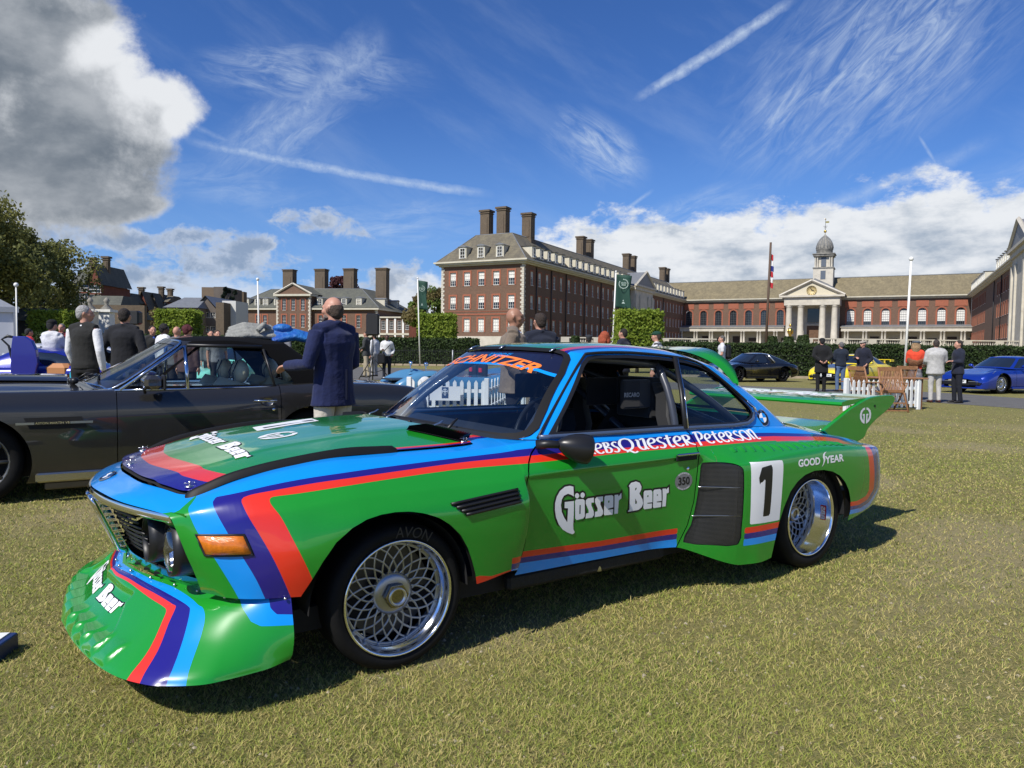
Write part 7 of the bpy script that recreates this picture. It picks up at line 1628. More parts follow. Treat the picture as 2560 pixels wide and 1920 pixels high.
    ch=bpy.data.materials.new('gingham'); ch.use_nodes=True; t=NT(ch.node_tree); co=t.new('ShaderNodeTexCoord').outputs['Object']; s=t.new('ShaderNodeSeparateXYZ'); t.link(co,s.inputs[0])
    ga=t.math('GREATER_THAN',t.math('FRACT',t.math('MULTIPLY',t.math('ADD',s.outputs[0],s.outputs[1]),11)),.5); gb=t.math('GREATER_THAN',t.math('FRACT',t.math('MULTIPLY',s.outputs[2],11)),.5)
    t.inp(t.n['Principled BSDF'].inputs['Base Color'],t.mix(t.math('MULTIPLY',t.math('ADD',ga,gb),.5),(.7,.7,.7),(.015,.015,.015)))
    for c in e.children:
        if c.name.startswith('shirt'): c.data.materials[0]=ch
    x,y=P_at(1805,24.5); e,wr,k,H=person(x,y,'man in white tee with black backpack facing left by the black sports car',h=1.84,face=-1.35,arms=('bent','hold'),top=(.70,.70,.72),legs=(.45,.50,.50),hair=(.13,.12,.11),style='tee')
    bp=empty('backpack',(x+.20,y+.02,1.30),1.35,'black backpack on the man in the white t-shirt','bag'); mb=MB(); mb.box((0,0,0),(.32,.22,.50),bev=.09); mb.build('pack',BLK,bp); mb=MB(); mb.tube([(-.13,.08,.2),(-.13,.25,.24),(-.14,.32,.05),(-.14,.2,-.15)],.018,6); mb.build('strap',BLK,bp)
    # right-hand groups
    x,y=P_at(2055,24.4); person(x,y,'man in a long black coat and cap with hands clasped behind his back',h=1.80,face=.1,arms=('behind','behind'),top=(.008,.008,.009),legs=(.008,.008,.009),hair=(.02,.02,.02),style='coat',hat=('cap',(.01,.012,.014)),shoes=(.02,.02,.02),wide=1.05,step=.03)
    x,y=P_at(2103,24.6); person(x,y,'man in a navy leather jacket and blue jeans facing the yellow car',h=1.68,face=-.1,arms=('hold','hold'),top=(.014,.022,.040),legs=(.10,.16,.28),hair=(.16,.15,.15),style='shirt',wide=1.1)
    x,y=P_at(2158,24.0); person(x,y,'man in a grey flat cap and open navy overcoat turned to the left',h=1.72,face=-1.9,arms=('cross','pocket'),top=(.010,.012,.026),legs=(.012,.012,.02),hair=(.4,.38,.36),style='coat',hat=('flat',(.36,.32,.27)),top2=(.05,.05,.045),wide=1.15)
    x,y=P_at(2290,20.6); e,wr,k,H=person(x,y,'woman with blond hair in an orange-red top, brown shawl and flowered skirt',h=1.66,face=.5,arms=('bent','bent'),top=(.80,.075,.03),legs=(.03,.03,.04),hair=(.42,.27,.14),hairstyle='long',style='shirt',hat=('beret',(.10,.12,.14)),shoes=(.01,.01,.01))
    mb=MB(); mb.tube([(-.20,0,1.16),(-.10,-.17,1.06),(.05,-.18,1.03),(.22,-.06,1.12),(.26,.10,1.12)],[.05,.08,.085,.07,.05],10,flat=(.6,1.3)); link('shawl',remesh(mb,.018,2),[mat('brown_shawl',(.20,.085,.04),rough=.9,bump=(22,.8,.04))],e)
    mb=MB(); mb.tube([(0,0,.35),(0,0,.6),(0,0,.92)],[.20,.19,.155],16,flat=(.8,1.05)); link('skirt',remesh(mb,.018,1),[mat('flowered_cloth',(.025,.03,.045),rough=.9,noise=(13,.1,(.30,.28,.30)))],e)
    x,y=P_at(2341,19.6); person(x,y,'man in a pale grey blazer and light trousers, back turned',h=1.69,face=.1,arms=('hold','hold'),top=(.50,.49,.47),legs=(.52,.50,.47),hair=(.06,.045,.038),style='blazer',shoes=(.07,.02,.015),wide=1.18,turn=.3)
    x,y=P_at(2397,19.5); person(x,y,'man in a dark quilted jacket and glasses facing left beside the blue car',h=1.68,face=-PI/2+.1,arms=('bent','bent'),top=(.012,.016,.035),legs=(.010,.011,.016),hair=(.04,.03,.025),style='jacket',wide=1.05,step=.03)
people()
# ================================================================ other vehicles
CGL=mat('dark_car_glass',(.012,.016,.020),rough=.04,coat=1,spec=.9); ALW=mat('silver_wheel',(.55,.56,.58),rough=.25,metal=.9); BKW=mat('black_wheel',(.02,.02,.022),rough=.3,metal=.6)
LMP=mat('lamp_glass',(.30,.33,.36),rough=.08,coat=1,metal=.5); PLT=mat('plate_white',(.75,.76,.74),rough=.4)
def car(name,loc,psi,label,cat,st,gh,pm,wb_,x0=0.,wr=.33,wx=None,wm=ALW,spokes=10,group=None,front='modern',roof_m=None,clear=None,plate=None,track=.78,res=1,ws=(.10,.90),rail=(.0,1.)):
    """st rows: x, centre z, shoulder z, half width, lower z. gh: dict of greenhouse numbers or None"""
    wb=wb_+x0; e=empty(name,(loc[0],loc[1],0),psi,label,cat,group); st=np.array(st,float)
    x=np.unique(np.r_[np.linspace(st[0,0],st[-1,0],int(90*res)),st[:,0]]); A=pchip(st[:,0],st[:,1:],x); sec=[]
    for xx,(zt,zs,hw,zb) in zip(x,A):
        sec.append([(xx,0,zt),(xx,.30*hw,zt-.004),(xx,.60*hw,zt+(zs-zt)*.45),(xx,.80*hw,zs+.012),(xx,.90*hw,zs-.004),(xx,.965*hw,zs-.07),(xx,.992*hw,zs-.16),(xx,hw,zs-.45*(zs-zb)),(xx,.992*hw,zb+.16),(xx,.96*hw,zb+.03),(xx,.90*hw,zb)])
    n=12 if res>1 else 6; w=np.linspace(0,10,10*n//2+1); B=np.swapaxes(crom(np.swapaxes(np.array(sec),0,1),w,(1,0)),0,1); S=gridmesh(B)
    for xc in (x0,wb):
        f=np.where(S.V[:,1]>.5*A[:,2].max(),np.hypot(S.V[:,0]-xc,(S.V[:,2]-wr))-(wr+.045),1.); S=S.clip(f,False)
    Bd=cat_(S,S.mirror()); c=Bd.V[Bd.T].mean(1)
    hb,db=(gh['xb0'],gh['xb1']) if gh else (.5,2.)
    doors=gh.get('door',(hb+.15,hb+1.25)) if gh else None
    if doors:
        f=np.maximum(np.maximum(doors[0]-Bd.V[:,0],Bd.V[:,0]-doors[1]),np.maximum(.6*A[:,2].max()-np.abs(Bd.V[:,1]),.24-Bd.V[:,2])); g=.006 if res>1 else .012
        q,i=Bd.cut(f+g/2); D=q.sub(i); q,i=Bd.cut(f-g/2); Bd=q.sub(~i)
        for s in (1,-1): emit('door',D.sub((D.V[D.T][:,:,1]*s>0).all(1)),[pm],e)
    emit('body',Bd,[pm],e)
    I=Bd.off(-.03); emit('inner_body',I,[DRK],e,normals=False)
    mb=MB(); mb.box((wb/2,0,.30),(wb+1.0,track*1.6,.22)); mb.build('chassis',DRK,e)
    if gh:
        g=gh; h=g['bw']; r=g['rw']; z0=g['z0']; z1=g['z1']; xb0,xt0,xt1,xb1=g['xb0'],g['xt0'],g['xt1'],g['xb1']
        GB_=[(xb0-.14,0,z0+.03),(xb0-.11,.35*h,z0+.03),(xb0-.02,.72*h,z0+.015),(xb0+.08,.93*h,z0),(xb0+.30,h,z0-.01),((xb0+xb1)/2,h,z0-.01),(xb1-.30,h*.98,z0-.01),(xb1-.06,h*.86,z0),(xb1+.02,h*.5,z0+.01),(xb1+.04,0,z0+.01)]
        zr=lambda xx:z1-.045*abs((xx-(xt0+xt1)/2)/((xt1-xt0)/2))**2.2
        GU_=[(xt0-.02,0,z1-.035),(xt0-.01,.35*r,z1-.038),(xt0+.03,.72*r,z1-.045),(xt0+.08,.93*r,z1-.06),(xt0+.25,r,z1-.055),((xt0+xt1)/2,r*1.01,z1-.05),(xt1-.25,r,z1-.075),(xt1-.05,r*.86,z1-.07),(xt1+.02,r*.5,z1-.055),(xt1+.04,0,z1-.05)]
        k=8 if res>1 else 4; bq=smooth_poly(GB_,k,sym=(1,1)); uq=smooth_poly(GU_,k,sym=(1,1)); nv=14*(2 if res>1 else 1); t=np.linspace(0,1,nv)
        P=bq[:,None]*(1-t[None,:,None])+uq[:,None]*t[None,:,None]; P[...,1]+=.02*np.sin(np.pi*t)[None]*np.sign(bq[:,1])[:,None]
        s_=np.linspace(0,9,len(bq)); P5=np.concatenate([P,np.broadcast_to(s_[:,None,None],P.shape[:2]+(1,)),np.broadcast_to(t[None,:,None],P.shape[:2]+(1,))],2)
        G=gridmesh(P5); 
        if (G.N*np.array([0,1,0]))[G.V[:,1]>.3*h][:,1].sum()<0: G=gridmesh(P5,flip=True)
        R5=np.zeros((len(uq),14,3)); q_=np.linspace(0,1,14)
        for i,u in enumerate(uq):
            cx=np.clip(u[0],xt0+.2,xt1-.2); xx=u[0]+(cx-u[0])*q_; base=zr(np.clip(xx,xt0,xt1)); R5[i]=np.stack([xx,u[1]*(1-q_),base+(u[2]-zr(np.clip(u[0],xt0,xt1)))*(1-q_)**3],1)
        R=gridmesh(R5); R=R if R.N[:,2].sum()>0 else gridmesh(R5,flip=True)
        tw=np.minimum(G.V[:,4]-ws[0],ws[1]-G.V[:,4]); f1=-np.minimum(g.get('s1',2.55)-G.V[:,3],tw); q,i=G.cut(f1); WSc=q.sub(i); G=q.sub(~i)
        ps=g.get('posts',[(3.35,5.0),(5.1,6.6)]); SW=[]
        for a,b in ps:
            f=-np.minimum(np.minimum(G.V[:,3]-a,b-G.V[:,3]),np.minimum(G.V[:,4]-.09,.90-G.V[:,4])/3.); q,i=G.cut(f); SW.append(q.sub(i)); G=q.sub(~i)
        f=-np.minimum(G.V[:,3]-7.6,np.minimum(G.V[:,4]-.15,.88-G.V[:,4])); q,i=G.cut(f); RWc=q.sub(i); G=q.sub(~i)
        gmat=clear or CGL; emit('windscreen',cat_(WSc,WSc.mirror()).off(-.004),[gmat],e)
        for w_ in SW:
            for s in (1,-1): emit('side_window',(w_ if s>0 else w_.mirror()).off(-.004),[gmat],e)
        if len(RWc.T): emit('rear_window',cat_(RWc,RWc.mirror()).off(-.004),[gmat],e)
        fr=cat_(G,G.mirror())
        if roof_m:
            cf=fr.V[fr.T].mean(1); a=cf[:,3]<3.3; emit('windscreen_frame',fr.sub(a),[pm],e); emit('soft_top_sides',fr.sub(~a),[roof_m],e)
        else: emit('pillars',fr,[pm],e)
        emit('roof' if not roof_m else 'soft_top',cat_(R,R.mirror()),[roof_m or pm],e)
    for xc in (x0,wb):
        for s in (1,-1):
            we=empty('wheel',(xc,-track*s,wr),parent=e,rz=0 if s>0 else math.pi)
            mb=MB(); mb.lathe([(wr*.70,.0),(wr*.78,-.012),(wr*.95,-.004),(wr,.02),(wr,.20),(wr*.9,.22)][::-1],axis='y',n=30); mb.build('tyre',TYR,we)
            mb=MB(); mb.lathe([(wr*.71,.0),(wr*.68,-.004),(wr*.64,.03),(wr*.60,.16)][::-1],axis='y',n=30)
            for q in range(spokes):
                a=2*math.pi*q/spokes; mb.tube([(wr*.12*math.cos(a),.02,wr*.12*math.sin(a)),(wr*.66*math.cos(a),.012,wr*.66*math.sin(a))],[wr*.07,wr*.045],5)
            mb.lathe([(wr*.16,.02),(wr*.14,.0),(0,-.002)][::-1] if False else [(wr*.16,.02),(wr*.14,.0),(0,-.002)],axis='y',n=14); mb.build('rim',wm,we)
            mb=MB(); mb.lathe([(wr*.62,.10),(0,.10)],axis='y',n=20); mb.build('wheel_back',DRK,we)
    return e,S,st
cat_=lambda *a: cat(*a)
def lamps(e,pts,name='headlight',m=None):
    """lamp units: near-side corner polygons (x,y,z) lists, mirrored"""
    for P in pts:
        for s in (1,-1):
            mb=MB(); c=np.mean(P,0); n=len(P); mb.add([(a,-b*s,d) for a,b,d in P]+[(c[0]-.015,-c[1]*s,c[2]+.01)],[((i,(i+1)%n,n) if s>0 else ((i+1)%n,i,n)) for i in range(n)],0,True); o=mb.build(name,m or LMP,e)
def darkparts(e,boxes,name='air_intake',m=None):
    for c,d in boxes:
        for s in ((1,-1) if abs(c[1])>.01 else (1,)):
            mb=MB(); mb.box((c[0],-c[1]*s,c[2]),d,bev=min(d)*.3); mb.build(name,m or BLK,e)
def plate(e,x,z,txt,w=.52,h=.11,face=-1):
    mb=MB(); mb.box((x,0,z),(.012,w,h)); p=mb.build('number_plate',PLT,e)
    V,T=flat(text2d(txt,1,.02),fit=(-w*.42,-h*.30,w*.42,h*.30)); mb=MB(); mb.add([(x-.008,-a if face<0 else a,z+b) for a,b in V],[t[::-1] if face<0 else t for t in T]); mb.xf(lambda q:q); mb.build('plate_lettering',BK_,p)
def side_mirror(e,x,y,z,m,sz=.09):
    for s in (1,-1):
        mb=MB(); mb.ball((x,-(y+.10)*s,z),(sz*.75,sz*1.05,sz*.68),12); mb.tube([(x,-(y-.02)*s,z-.05),(x,-(y+.06)*s,z-.02)],.022,6); mb.build('door_mirror',m,e)
# ---- grey grand tourer with a black soft top, beside the race car
def grand_tourer():
    pm=mat('graphite_metallic',(.030,.029,.028),rough=.28,metal=.35,coat=1,noise=(.8,.05)); top=mat('black_mohair',(.0035,.0035,.004),rough=.95,spec=.15,bump=(160,.3,.003))
    st=[(-1.02,.62,.58,.62,.36),(-.98,.70,.66,.76,.30),(-.80,.80,.76,.85,.22),(-.40,.915,.845,.895,.17),(0,.965,.878,.905,.15),(.46,.955,.878,.905,.15),(.80,.905,.880,.90,.14),(1.6,.89,.887,.90,.14),(2.2,.90,.905,.905,.14),(2.6,.925,.915,.91,.16),(3.1,.925,.90,.89,.22),(3.5,.89,.865,.85,.28),(3.68,.84,.80,.78,.32),(3.75,.70,.68,.68,.40)]
    gh=dict(xb0=.72,xt0=1.30,xt1=2.30,xb1=2.86,bw=.79,rw=.60,z0=.885,z1=1.365,door=(.812,2.147),posts=[(3.30,3.92),(4.02,5.72)],s1=2.7)
    e,S,_=car('convertible_car',(-4.42,6.33),math.radians(32),'dark grey open-top grand tourer with its black soft top raised and cream seats','car',st,gh,pm,2.61,x0=-.16,wr=.335,wm=mat('dull_alloy',(.18,.18,.18),rough=.4,metal=.8),roof_m=top,clear=glass('tinted_glass',(.80,.86,.84)),track=.80,res=2)
    for s in (1,-1):
        # chrome frames round the side glass
        y=lambda z: .79-.40*(z-.885)
        def tube(P,r=.011,n='window_chrome',m=CHR,fl=None): mb=MB(); mb.tube([(a,-(y(c)+.018)*s,c) for a,c in P],r,8,flat=fl); return mb.build(n,m,e)
        blu=mat('chrome_trim',(.55,.60,.70),rough=.10,metal=1)
        tube([(.84,.885),(1.345,1.255)],.014,m=blu); tube([(1.365,.885),(1.365,1.262)],.017,m=blu); tube([(.80,.884),(1.3,.886),(2.12,.897)],.010,m=blu); tube([(2.115,.89),(2.04,1.24)],.012,m=BLK)
        tube([(1.38,1.268),(2.03,1.262)],.016,n='top_seal',m=BLK)
        mb=MB(); mb.prism([(.17,.685),(.56,.685),(.60,.592),(.21,.592)],-.900*s,-.9125*s,plane='xz'); mb.build('wing_vent',DRK,e)
        mb=MB(); mb.box((.378,-.919*s,.640),(.52,.008,.018)); st_=mb.build('vent_strake',mat('brushed_steel',(.38,.39,.40),rough=.3,metal=1),e)
        mb=MB(); mb.box((.36,-.9245*s,.641),(.24,.004,.026)); mb.build('badge_plate',BLK,e)
        V,T=flat(text2d('ASTON MARTIN V8',1,.01),fit=(.245,.633,.475,.650)); mb=MB(); mb.add([((a if s>0 else .72-a),-.9275*s,b) for a,b in V],[t if s>0 else t[::-1] for t in T]); mb.build('badge_lettering',CHR,e)
        h=empty('door_handle',(2.00,-.915*s,.775),parent=e); mb=MB(); mb.tube([(-.10,-.004*s,.003),(0,-.022*s,0),(.10,-.004*s,-.003)],.008,8); mb.build('handle_bar',CHR,h); mb=MB(); mb.lathe([(.055,0),(.045,.01),(0,.012)],o=(.02,-.002*s,-.012),axis='y',n=18,ys=.7); mb.build('handle_cup',mat('dull_chrome',(.25,.25,.26),rough=.3,metal=1),h)
        mb=MB(); mb.lathe([(.014,.0),(.012,-.008*s),(0,-.009*s)],o=(2.076,-.905*s,.692),axis='y',n=12); mb.build('door_lock',CHR,e)
        mb=MB(); mb.box((1.05,-.885*s,.205),(1.62,.055,.075),bev=.012); mb.build('sill_trim',mat('satin_steel',(.50,.47,.40),rough=.25,metal=1),e); mb=MB(); mb.box((1.05,-.86*s,.135),(1.50,.06,.06),bev=.01); mb.build('lower_sill',mat('bronze_sill',(.13,.11,.075),rough=.4,metal=.5),e)
        m=empty('door_mirror',(1.07,-.96*s,.955),parent=e); mb=MB(); mb.box((.0,0,0),(.15,.19,.115),bev=.03,R=Matrix.Rotation(.1,3,'Z')); mb.build('mirror_shell',mat('bronze_grey',(.09,.085,.08),rough=.2,metal=.7,coat=1),m); mb=MB(); mb.box((.085,0,0),(.022,.20,.125),bev=.02); mb.build('mirror_edge',BLK,m); mb=MB(); mb.tube([(-.05,.05*s,-.09),(-.06,.02*s,-.06),(-.02,0,-.03)],.013,8); mb.build('mirror_arm',BLK,m)
    # chrome round the windscreen
    mb=MB(); P=[(.585,0,.925),(.61,.28,.925),(.70,.57,.912),(.80,.735,.90),(1.12,.66,1.12),(1.335,.575,1.285),(1.30,.43,1.312),(1.285,0,1.325)]; [mb.tube([(a,-b*s,c) for a,b,c in smooth_poly(P,3)],.010,6) for s in (1,-1)]; mb.build('windscreen_chrome',CHR,e)
    # wipers in a heap on the scuttle
    for s in (1,-.1): mb=MB(); mb.tube([(.56,-.45*s,.955),(.62,-.52*s,1.0),(.72,-.20*s,.985)],.007,6); mb.tube([(.62,-.60*s,.98),(.70,-.10*s,1.0)],.006,5); mb.build('wiper',BLK,e)
    mb=MB(); mb.ball((.52,-.50,.955),(.035,.05,.03),10); mb.ball((.50,-.40,.95),(.03,.03,.025),8); mb.build('wiper_spindle',BLK,e)
    # raised bonnet scoop
    mb=MB(); g=[]; 
    for x_ in np.linspace(-.55,.47,14):
        hgt=.035*min(1,(x_+.55)/.15)*1.0; g.append([(x_,-yy,np.interp(x_,[-.8,-.4,0,.46],[.80,.915,.965,.955])+hgt*(1-abs(yy/.42)**6)-.004*(abs(yy)>.41)) for yy in np.linspace(-.42,.42,15)])
    mb.grid(g,flip=True); mb.add(g[-1],[tuple(range(15))]); mb.build('bonnet_scoop',pm,e)
    # cream seats, door trim, steering wheel
    crm=mat('cream_leather',(.62,.56,.40),rough=.5,bump=(30,.1)); pip=mat('dark_piping',(.02,.018,.015),rough=.6)
    for xx,yy in ((1.72,.38),(1.72,-.38),(2.18,.36),(2.18,-.36)):
        k=empty('seat',(xx,-yy,.36),parent=e); mb=MB(); mb.tube([(-.28,0,.10),(.0,0,.12)],.19,12,flat=(1.3,.5)); mb.tube([(.04,0,.12),(.14,0,.42),(.18,0,.56)],[.20,.21,.17],14,flat=(.42,1.25)); mb.ball((.17,0,.665),(.075,.185,.115),16); mb.build('seat_back',crm,k)
        for q in (.07,-.07): mb=MB(); mb.tube([(.095,q,.58),(.085,q*1.3,.66),(.13,q*1.2,.765)],.006,5); mb.build('piping',pip,k)
    mb=MB(); [mb.box((1.45,-.76*s,.80),(1.3,.04,.10),bev=.01) for s in (1,-1)]; mb.box((1.6,0,.40),(1.9,1.4,.12)); mb.build('cabin_trim',mat('olive_trim',(.16,.15,.09),rough=.6),e)
    mb=MB(); mb.box((.86,0,.86),(.26,1.38,.10),bev=.03); mb.build('dashboard',mat('walnut_black',(.03,.022,.016),rough=.4),e)
    sw=empty('steering_wheel',(1.12,-.36,.87),parent=e); sw.rotation_euler=(0,math.radians(-65),0); mb=MB(); mb.tube([(.18*math.cos(t),.18*math.sin(t),0) for t in np.linspace(0,2*PI,24)[:-1]],.012,7,closed=True); mb.build('wheel_rim',BLK,sw)
    lamps(e,[[(-1.0,.70,.55),(-1.0,.70,.67),(-.97,.55,.68),(-1.0,.5,.6),(-1.0,.55,.53)]])
    return e
grand_tourer()
def sports(name,loc,psi,label,col,**k):
    pm=mat(k.get('pn',name+'_paint'),col,rough=.25,coat=1,metal=k.get('metal',0.))
    st=[(-.93,.50,.44,.62,.24),(-.88,.58,.54,.80,.17),(-.70,.65,.64,.89,.14),(-.35,.72,.745,.90,.14),(0,.79,.785,.90,.14),(.40,.86,.79,.89,.15),(.9,.88,.80,.885,.15),(1.6,.86,.82,.89,.15),(2.1,.87,.85,.92,.15),(2.5,.90,.85,.925,.16),(2.9,.86,.80,.91,.2),(3.2,.80,.74,.86,.26),(3.40,.68,.64,.76,.32),(3.45,.5,.48,.7,.34)]
    gh=dict(xb0=.52,xt0=1.12,xt1=2.0,xb1=3.02,bw=.76,rw=.55,z0=.84,z1=1.29,door=(.62,1.68),posts=k.get('posts',[(3.2,4.9),(5.05,6.6)])); gh.update(k.get('gh',{}))
    e,S,_=car(name,loc,psi,label,'car',st,gh,pm,2.46,wr=.335,wm=k.get('wm',ALW),track=.80,roof_m=k.get('roof'),spokes=k.get('sp',10))
    lamps(e,[[(-.63,.80,.60),(-.47,.845,.70),(-.28,.80,.775),(-.22,.68,.77),(-.42,.60,.71),(-.62,.66,.635)]])
    darkparts(e,[((-.885,.50,.33),(.10,.46,.13)),((-.93,0,.30),(.06,.70,.08))])
    mb=MB(); mb.box((-.90,0,.185),(.16,1.60,.05),bev=.02); mb.build('front_splitter',k.get('split',pm),e)
    for s in (1,-1): mb=MB(); mb.box((-.915,-.48*s,.41),(.02,.34,.02)); mb.build('day_lamp',LMP,e)
    side_mirror(e,.86,.86,.93,pm)
    if k.get('plate'): plate(e,-.965,.40,k['plate'])
    for s in (1,-1): mb=MB(); mb.box((1.2,-.90*s,.20),(1.6,.04,.08),bev=.015); mb.build('side_skirt',k.get('split',pm),e)
    return e,pm
def cars():
    sports('targa_car',(9.5,32.3),math.radians(22),'glossy black sports car with a silver roll hoop and black wheels by the hedge',(.006,.006,.007),wm=BKW,plate='P911 JON',pn='gloss_black')
    e=bpy.data.objects['targa_car']; mb=MB()
    for s in (1,-1): mb.tube([(1.98,-.78*s,.86),(1.84,-.70*s,1.05),(1.72,-.57*s,1.24)],[.075,.065,.05],8,flat=(1.2,.5))
    mb.build('roll_hoop',mat('silver_hoop',(.65,.66,.68),rough=.25,metal=.8),e)
    e,pm=sports('yellow_sports_car',(13.7,30.7),math.radians(38),'bright yellow sports coupe with fixed rear wing, partly hidden by three standing men',(.80,.62,.02),plate='C4 WAL',split=BLK,sp=10,wm=BKW)
    mb=MB(); mb.box((3.25,0,1.06),(.30,1.46,.03),bev=.01); [mb.box((3.28,-.72*s,1.02),(.34,.03,.10)) for s in (1,-1)]; [mb.box((3.20,-.45*s,.93),(.12,.03,.24)) for s in (1,-1)]; mb.build('rear_wing',pm,e)
    mb=MB(); mb.grid([[(a,b,np.interp(a,[-.75,-.3,0,.42],[.655,.73,.795,.868])+.006) for b in np.linspace(-.46,.46,7)] for a in np.linspace(-.45,.40,8)]); mb.build('hood_panel',mat('carbon_hood',(.03,.035,.05),rough=.2,coat=1),e)
    sports('blue_sports_car',(16.2,25.3),math.radians(21),'metallic dark blue sports coupe with silver wheels at the right edge',(.008,.035,.30),metal=.35,plate='K1 7',sp=20)
    # pale blue open racer behind the picket fence
    pm=mat('pale_blue_paint',(.075,.22,.38),rough=.25,coat=1)
    st=[(-.95,.34,.30,.55,.14),(-.85,.42,.42,.78,.12),(-.55,.50,.62,.86,.12),(-.2,.54,.74,.88,.12),(.05,.56,.76,.88,.12),(.35,.60,.70,.88,.12),(.8,.64,.62,.86,.12),(1.5,.66,.62,.87,.12),(1.95,.70,.74,.90,.12),(2.3,.72,.80,.92,.12),(2.7,.70,.76,.91,.14),(3.1,.64,.66,.88,.2),(3.35,.56,.58,.82,.28)]
    e,S,_=car('pale_blue_racer',(GX(1042,16.4),17.0),math.radians(24),'low pale blue open racing car with rounded wings behind the white picket fence','race car',st,None,pm,2.35,wr=.31,wm=ALW,track=.76)
    mb=MB(); g=[[(.55+.25*q+.10*math.cos(a)*0,-.62*math.sin(a),.62+.30*q) for a in np.linspace(-1.45,1.45,14)] for q in (0,.5,1)]
    g=[[(.95+.1*q-(.55-.20*q)*math.cos(a),-(.66-.14*q)*math.sin(a),.62+.27*q) for a in np.linspace(-1.35,1.35,16)] for q in (0,.35,.7,1)]; mb.grid(g); mb.build('wrap_windscreen',glass('clear_glass'),e)
    for yy in (.32,-.32):
        k=empty('racer_seat',(1.45,-yy,.45),parent=e); mb=MB(); mb.box((0,0,.22),(.12,.42,.55),bev=.05); mb.ball((.03,0,.52),(.07,.16,.13),12); mb.build('seat_back',BLK,k); mb=MB(); mb.box((-.07,0,.33),(.02,.16,.10)); mb.build('harness_pad',mat('red_harness',(.6,.02,.03),rough=.7),k)
    for s in (1,-1): mb=MB(); mb.ball((-.05,-.62*s,.92),(.05,.07,.05),10); mb.cyl((-.05,-.62*s,.72),(-.05,-.62*s,.9),.012,n=6); mb.build('wing_mirror',CHR,e)
    darkparts(e,[((-.55,.0,.56),(.5,1.0,.03))],'front_vent'); mb=MB(); mb.lathe([(0,-.004),(.13,-.004),(.135,.0)],o=(-.15,-.885,.52),axis='y',n=20); mb.build('white_roundel',WH_,e)
    # supercar with its door standing open, far left
    pm=mat('ultramarine_paint',(.012,.016,.24),rough=.22,coat=1,metal=.2)
    e,pm_=sports('blue_supercar',(GX(-165,13.6),14.4),math.radians(5),'deep blue supercar with one door swung up and tan interior, left of the white hoodie',(.012,.016,.24),gh=dict(z1=1.20,z0=.80,posts=[(5.05,6.6)]),metal=.2)
    d=empty('raised_door',(1.42,-.98,.60),parent=e); mb=MB(); mb.prism([(0,-.1),(.33,-.12),(.40,.05),(.46,.30),(.43,.55),(.36,.72),(.24,.80),(.03,.80),(.0,.60),(-.02,.2)],-.05,.05,plane='xz'); mb.build('door_skin',pm_,d,bevel=.015)
    mb=MB(); mb.tube([(.0,.06,.78),(-.12,.06,.80),(-.22,.06,.74),(-.10,.06,.62),(-.04,.06,.35),(-.03,.06,.0)],[.02,.03,.02,.02,.025,.02],8); mb.build('door_frame',BLK,d); mb=MB(); mb.tube([(-.035,.09,.02),(-.03,.09,.35),(-.07,.09,.58)],.018,6); mb.build('tan_edge',mat('tan_leather',(.45,.20,.08),rough=.6),d)
    mb=MB(); mb.ball((-.12,-.06,.05),(.10,.06,.06),10); mb.build('mirror_shell',pm_,d)
    mb=MB(); mb.box((2.15,-.72,.60),(.45,.4,.6),bev=.08); mb.build('tan_seat',mat('tan_leather'),e)
    # background cars glimpsed between the people
    for nm,u,Y,psi,lab,col in [('white_sports_car',95,24,.3,'white sports car roof behind the raised blue door',(.7,.7,.72)),('red_sports_car',262,21,.4,'dark red sports car between the waistcoat and the overcoat',(.30,.012,.02)),
            ('silver_sports_car',-30,22,.2,'silver sports car near the white tent at the left edge',(.45,.46,.5)),('turquoise_sports_car',515,19.5,1.2,'pale turquoise sports car seen through the grey car side window',(.25,.72,.62))]:
        sports(nm,(GX(u,Y),Y),psi,lab,col)
cars()
# ================================================================ fences, signs, furniture
def picket_fence(p0,p1,label,n,h=.70,group='white picket fences',posts=(True,True),y0=0.,sign=False):
    dx,dy=p1[0]-p0[0],p1[1]-p0[1]; L=math.hypot(dx,dy); e=empty('picket_fence',(p0[0],p0[1],y0),math.atan2(dy,dx),label,'fence',group); wp=mat('white_fence_paint',(.76,.77,.76),rough=.55,noise=(5,.10))
    for k in range(n):
        x=(k+.5)*L/n; w=.034; P=[(x-w,.06),(x+w,.06),(x+w,h-.05),(x,h),(x-w,h-.05)]; mb=MB(); mb.prism(P,-.012,.008,plane='xz'); mb.build('picket',wp,e)
    for z in (.17,h-.20): mb=MB(); mb.box((L/2,.022,z),(L,.025,.065)); mb.build('rail',wp,e)
    for i,x in enumerate((0,L)):
        if posts[i]: mb=MB(); mb.box((x,0,(h+.04)/2),(.085,.085,h+.04),bev=.006); mb.build('post',wp,e)
    return e
def place(u,v,z=0.):
    """ground point seen at (u,v)"""
    d=camo.matrix_world.to_3x3()@Vector(((u-1280)/CAMF,-(v-960)/CAMF,-1)); k=(z-CAMH)/d.z; return (d.x*k,d.y*k)
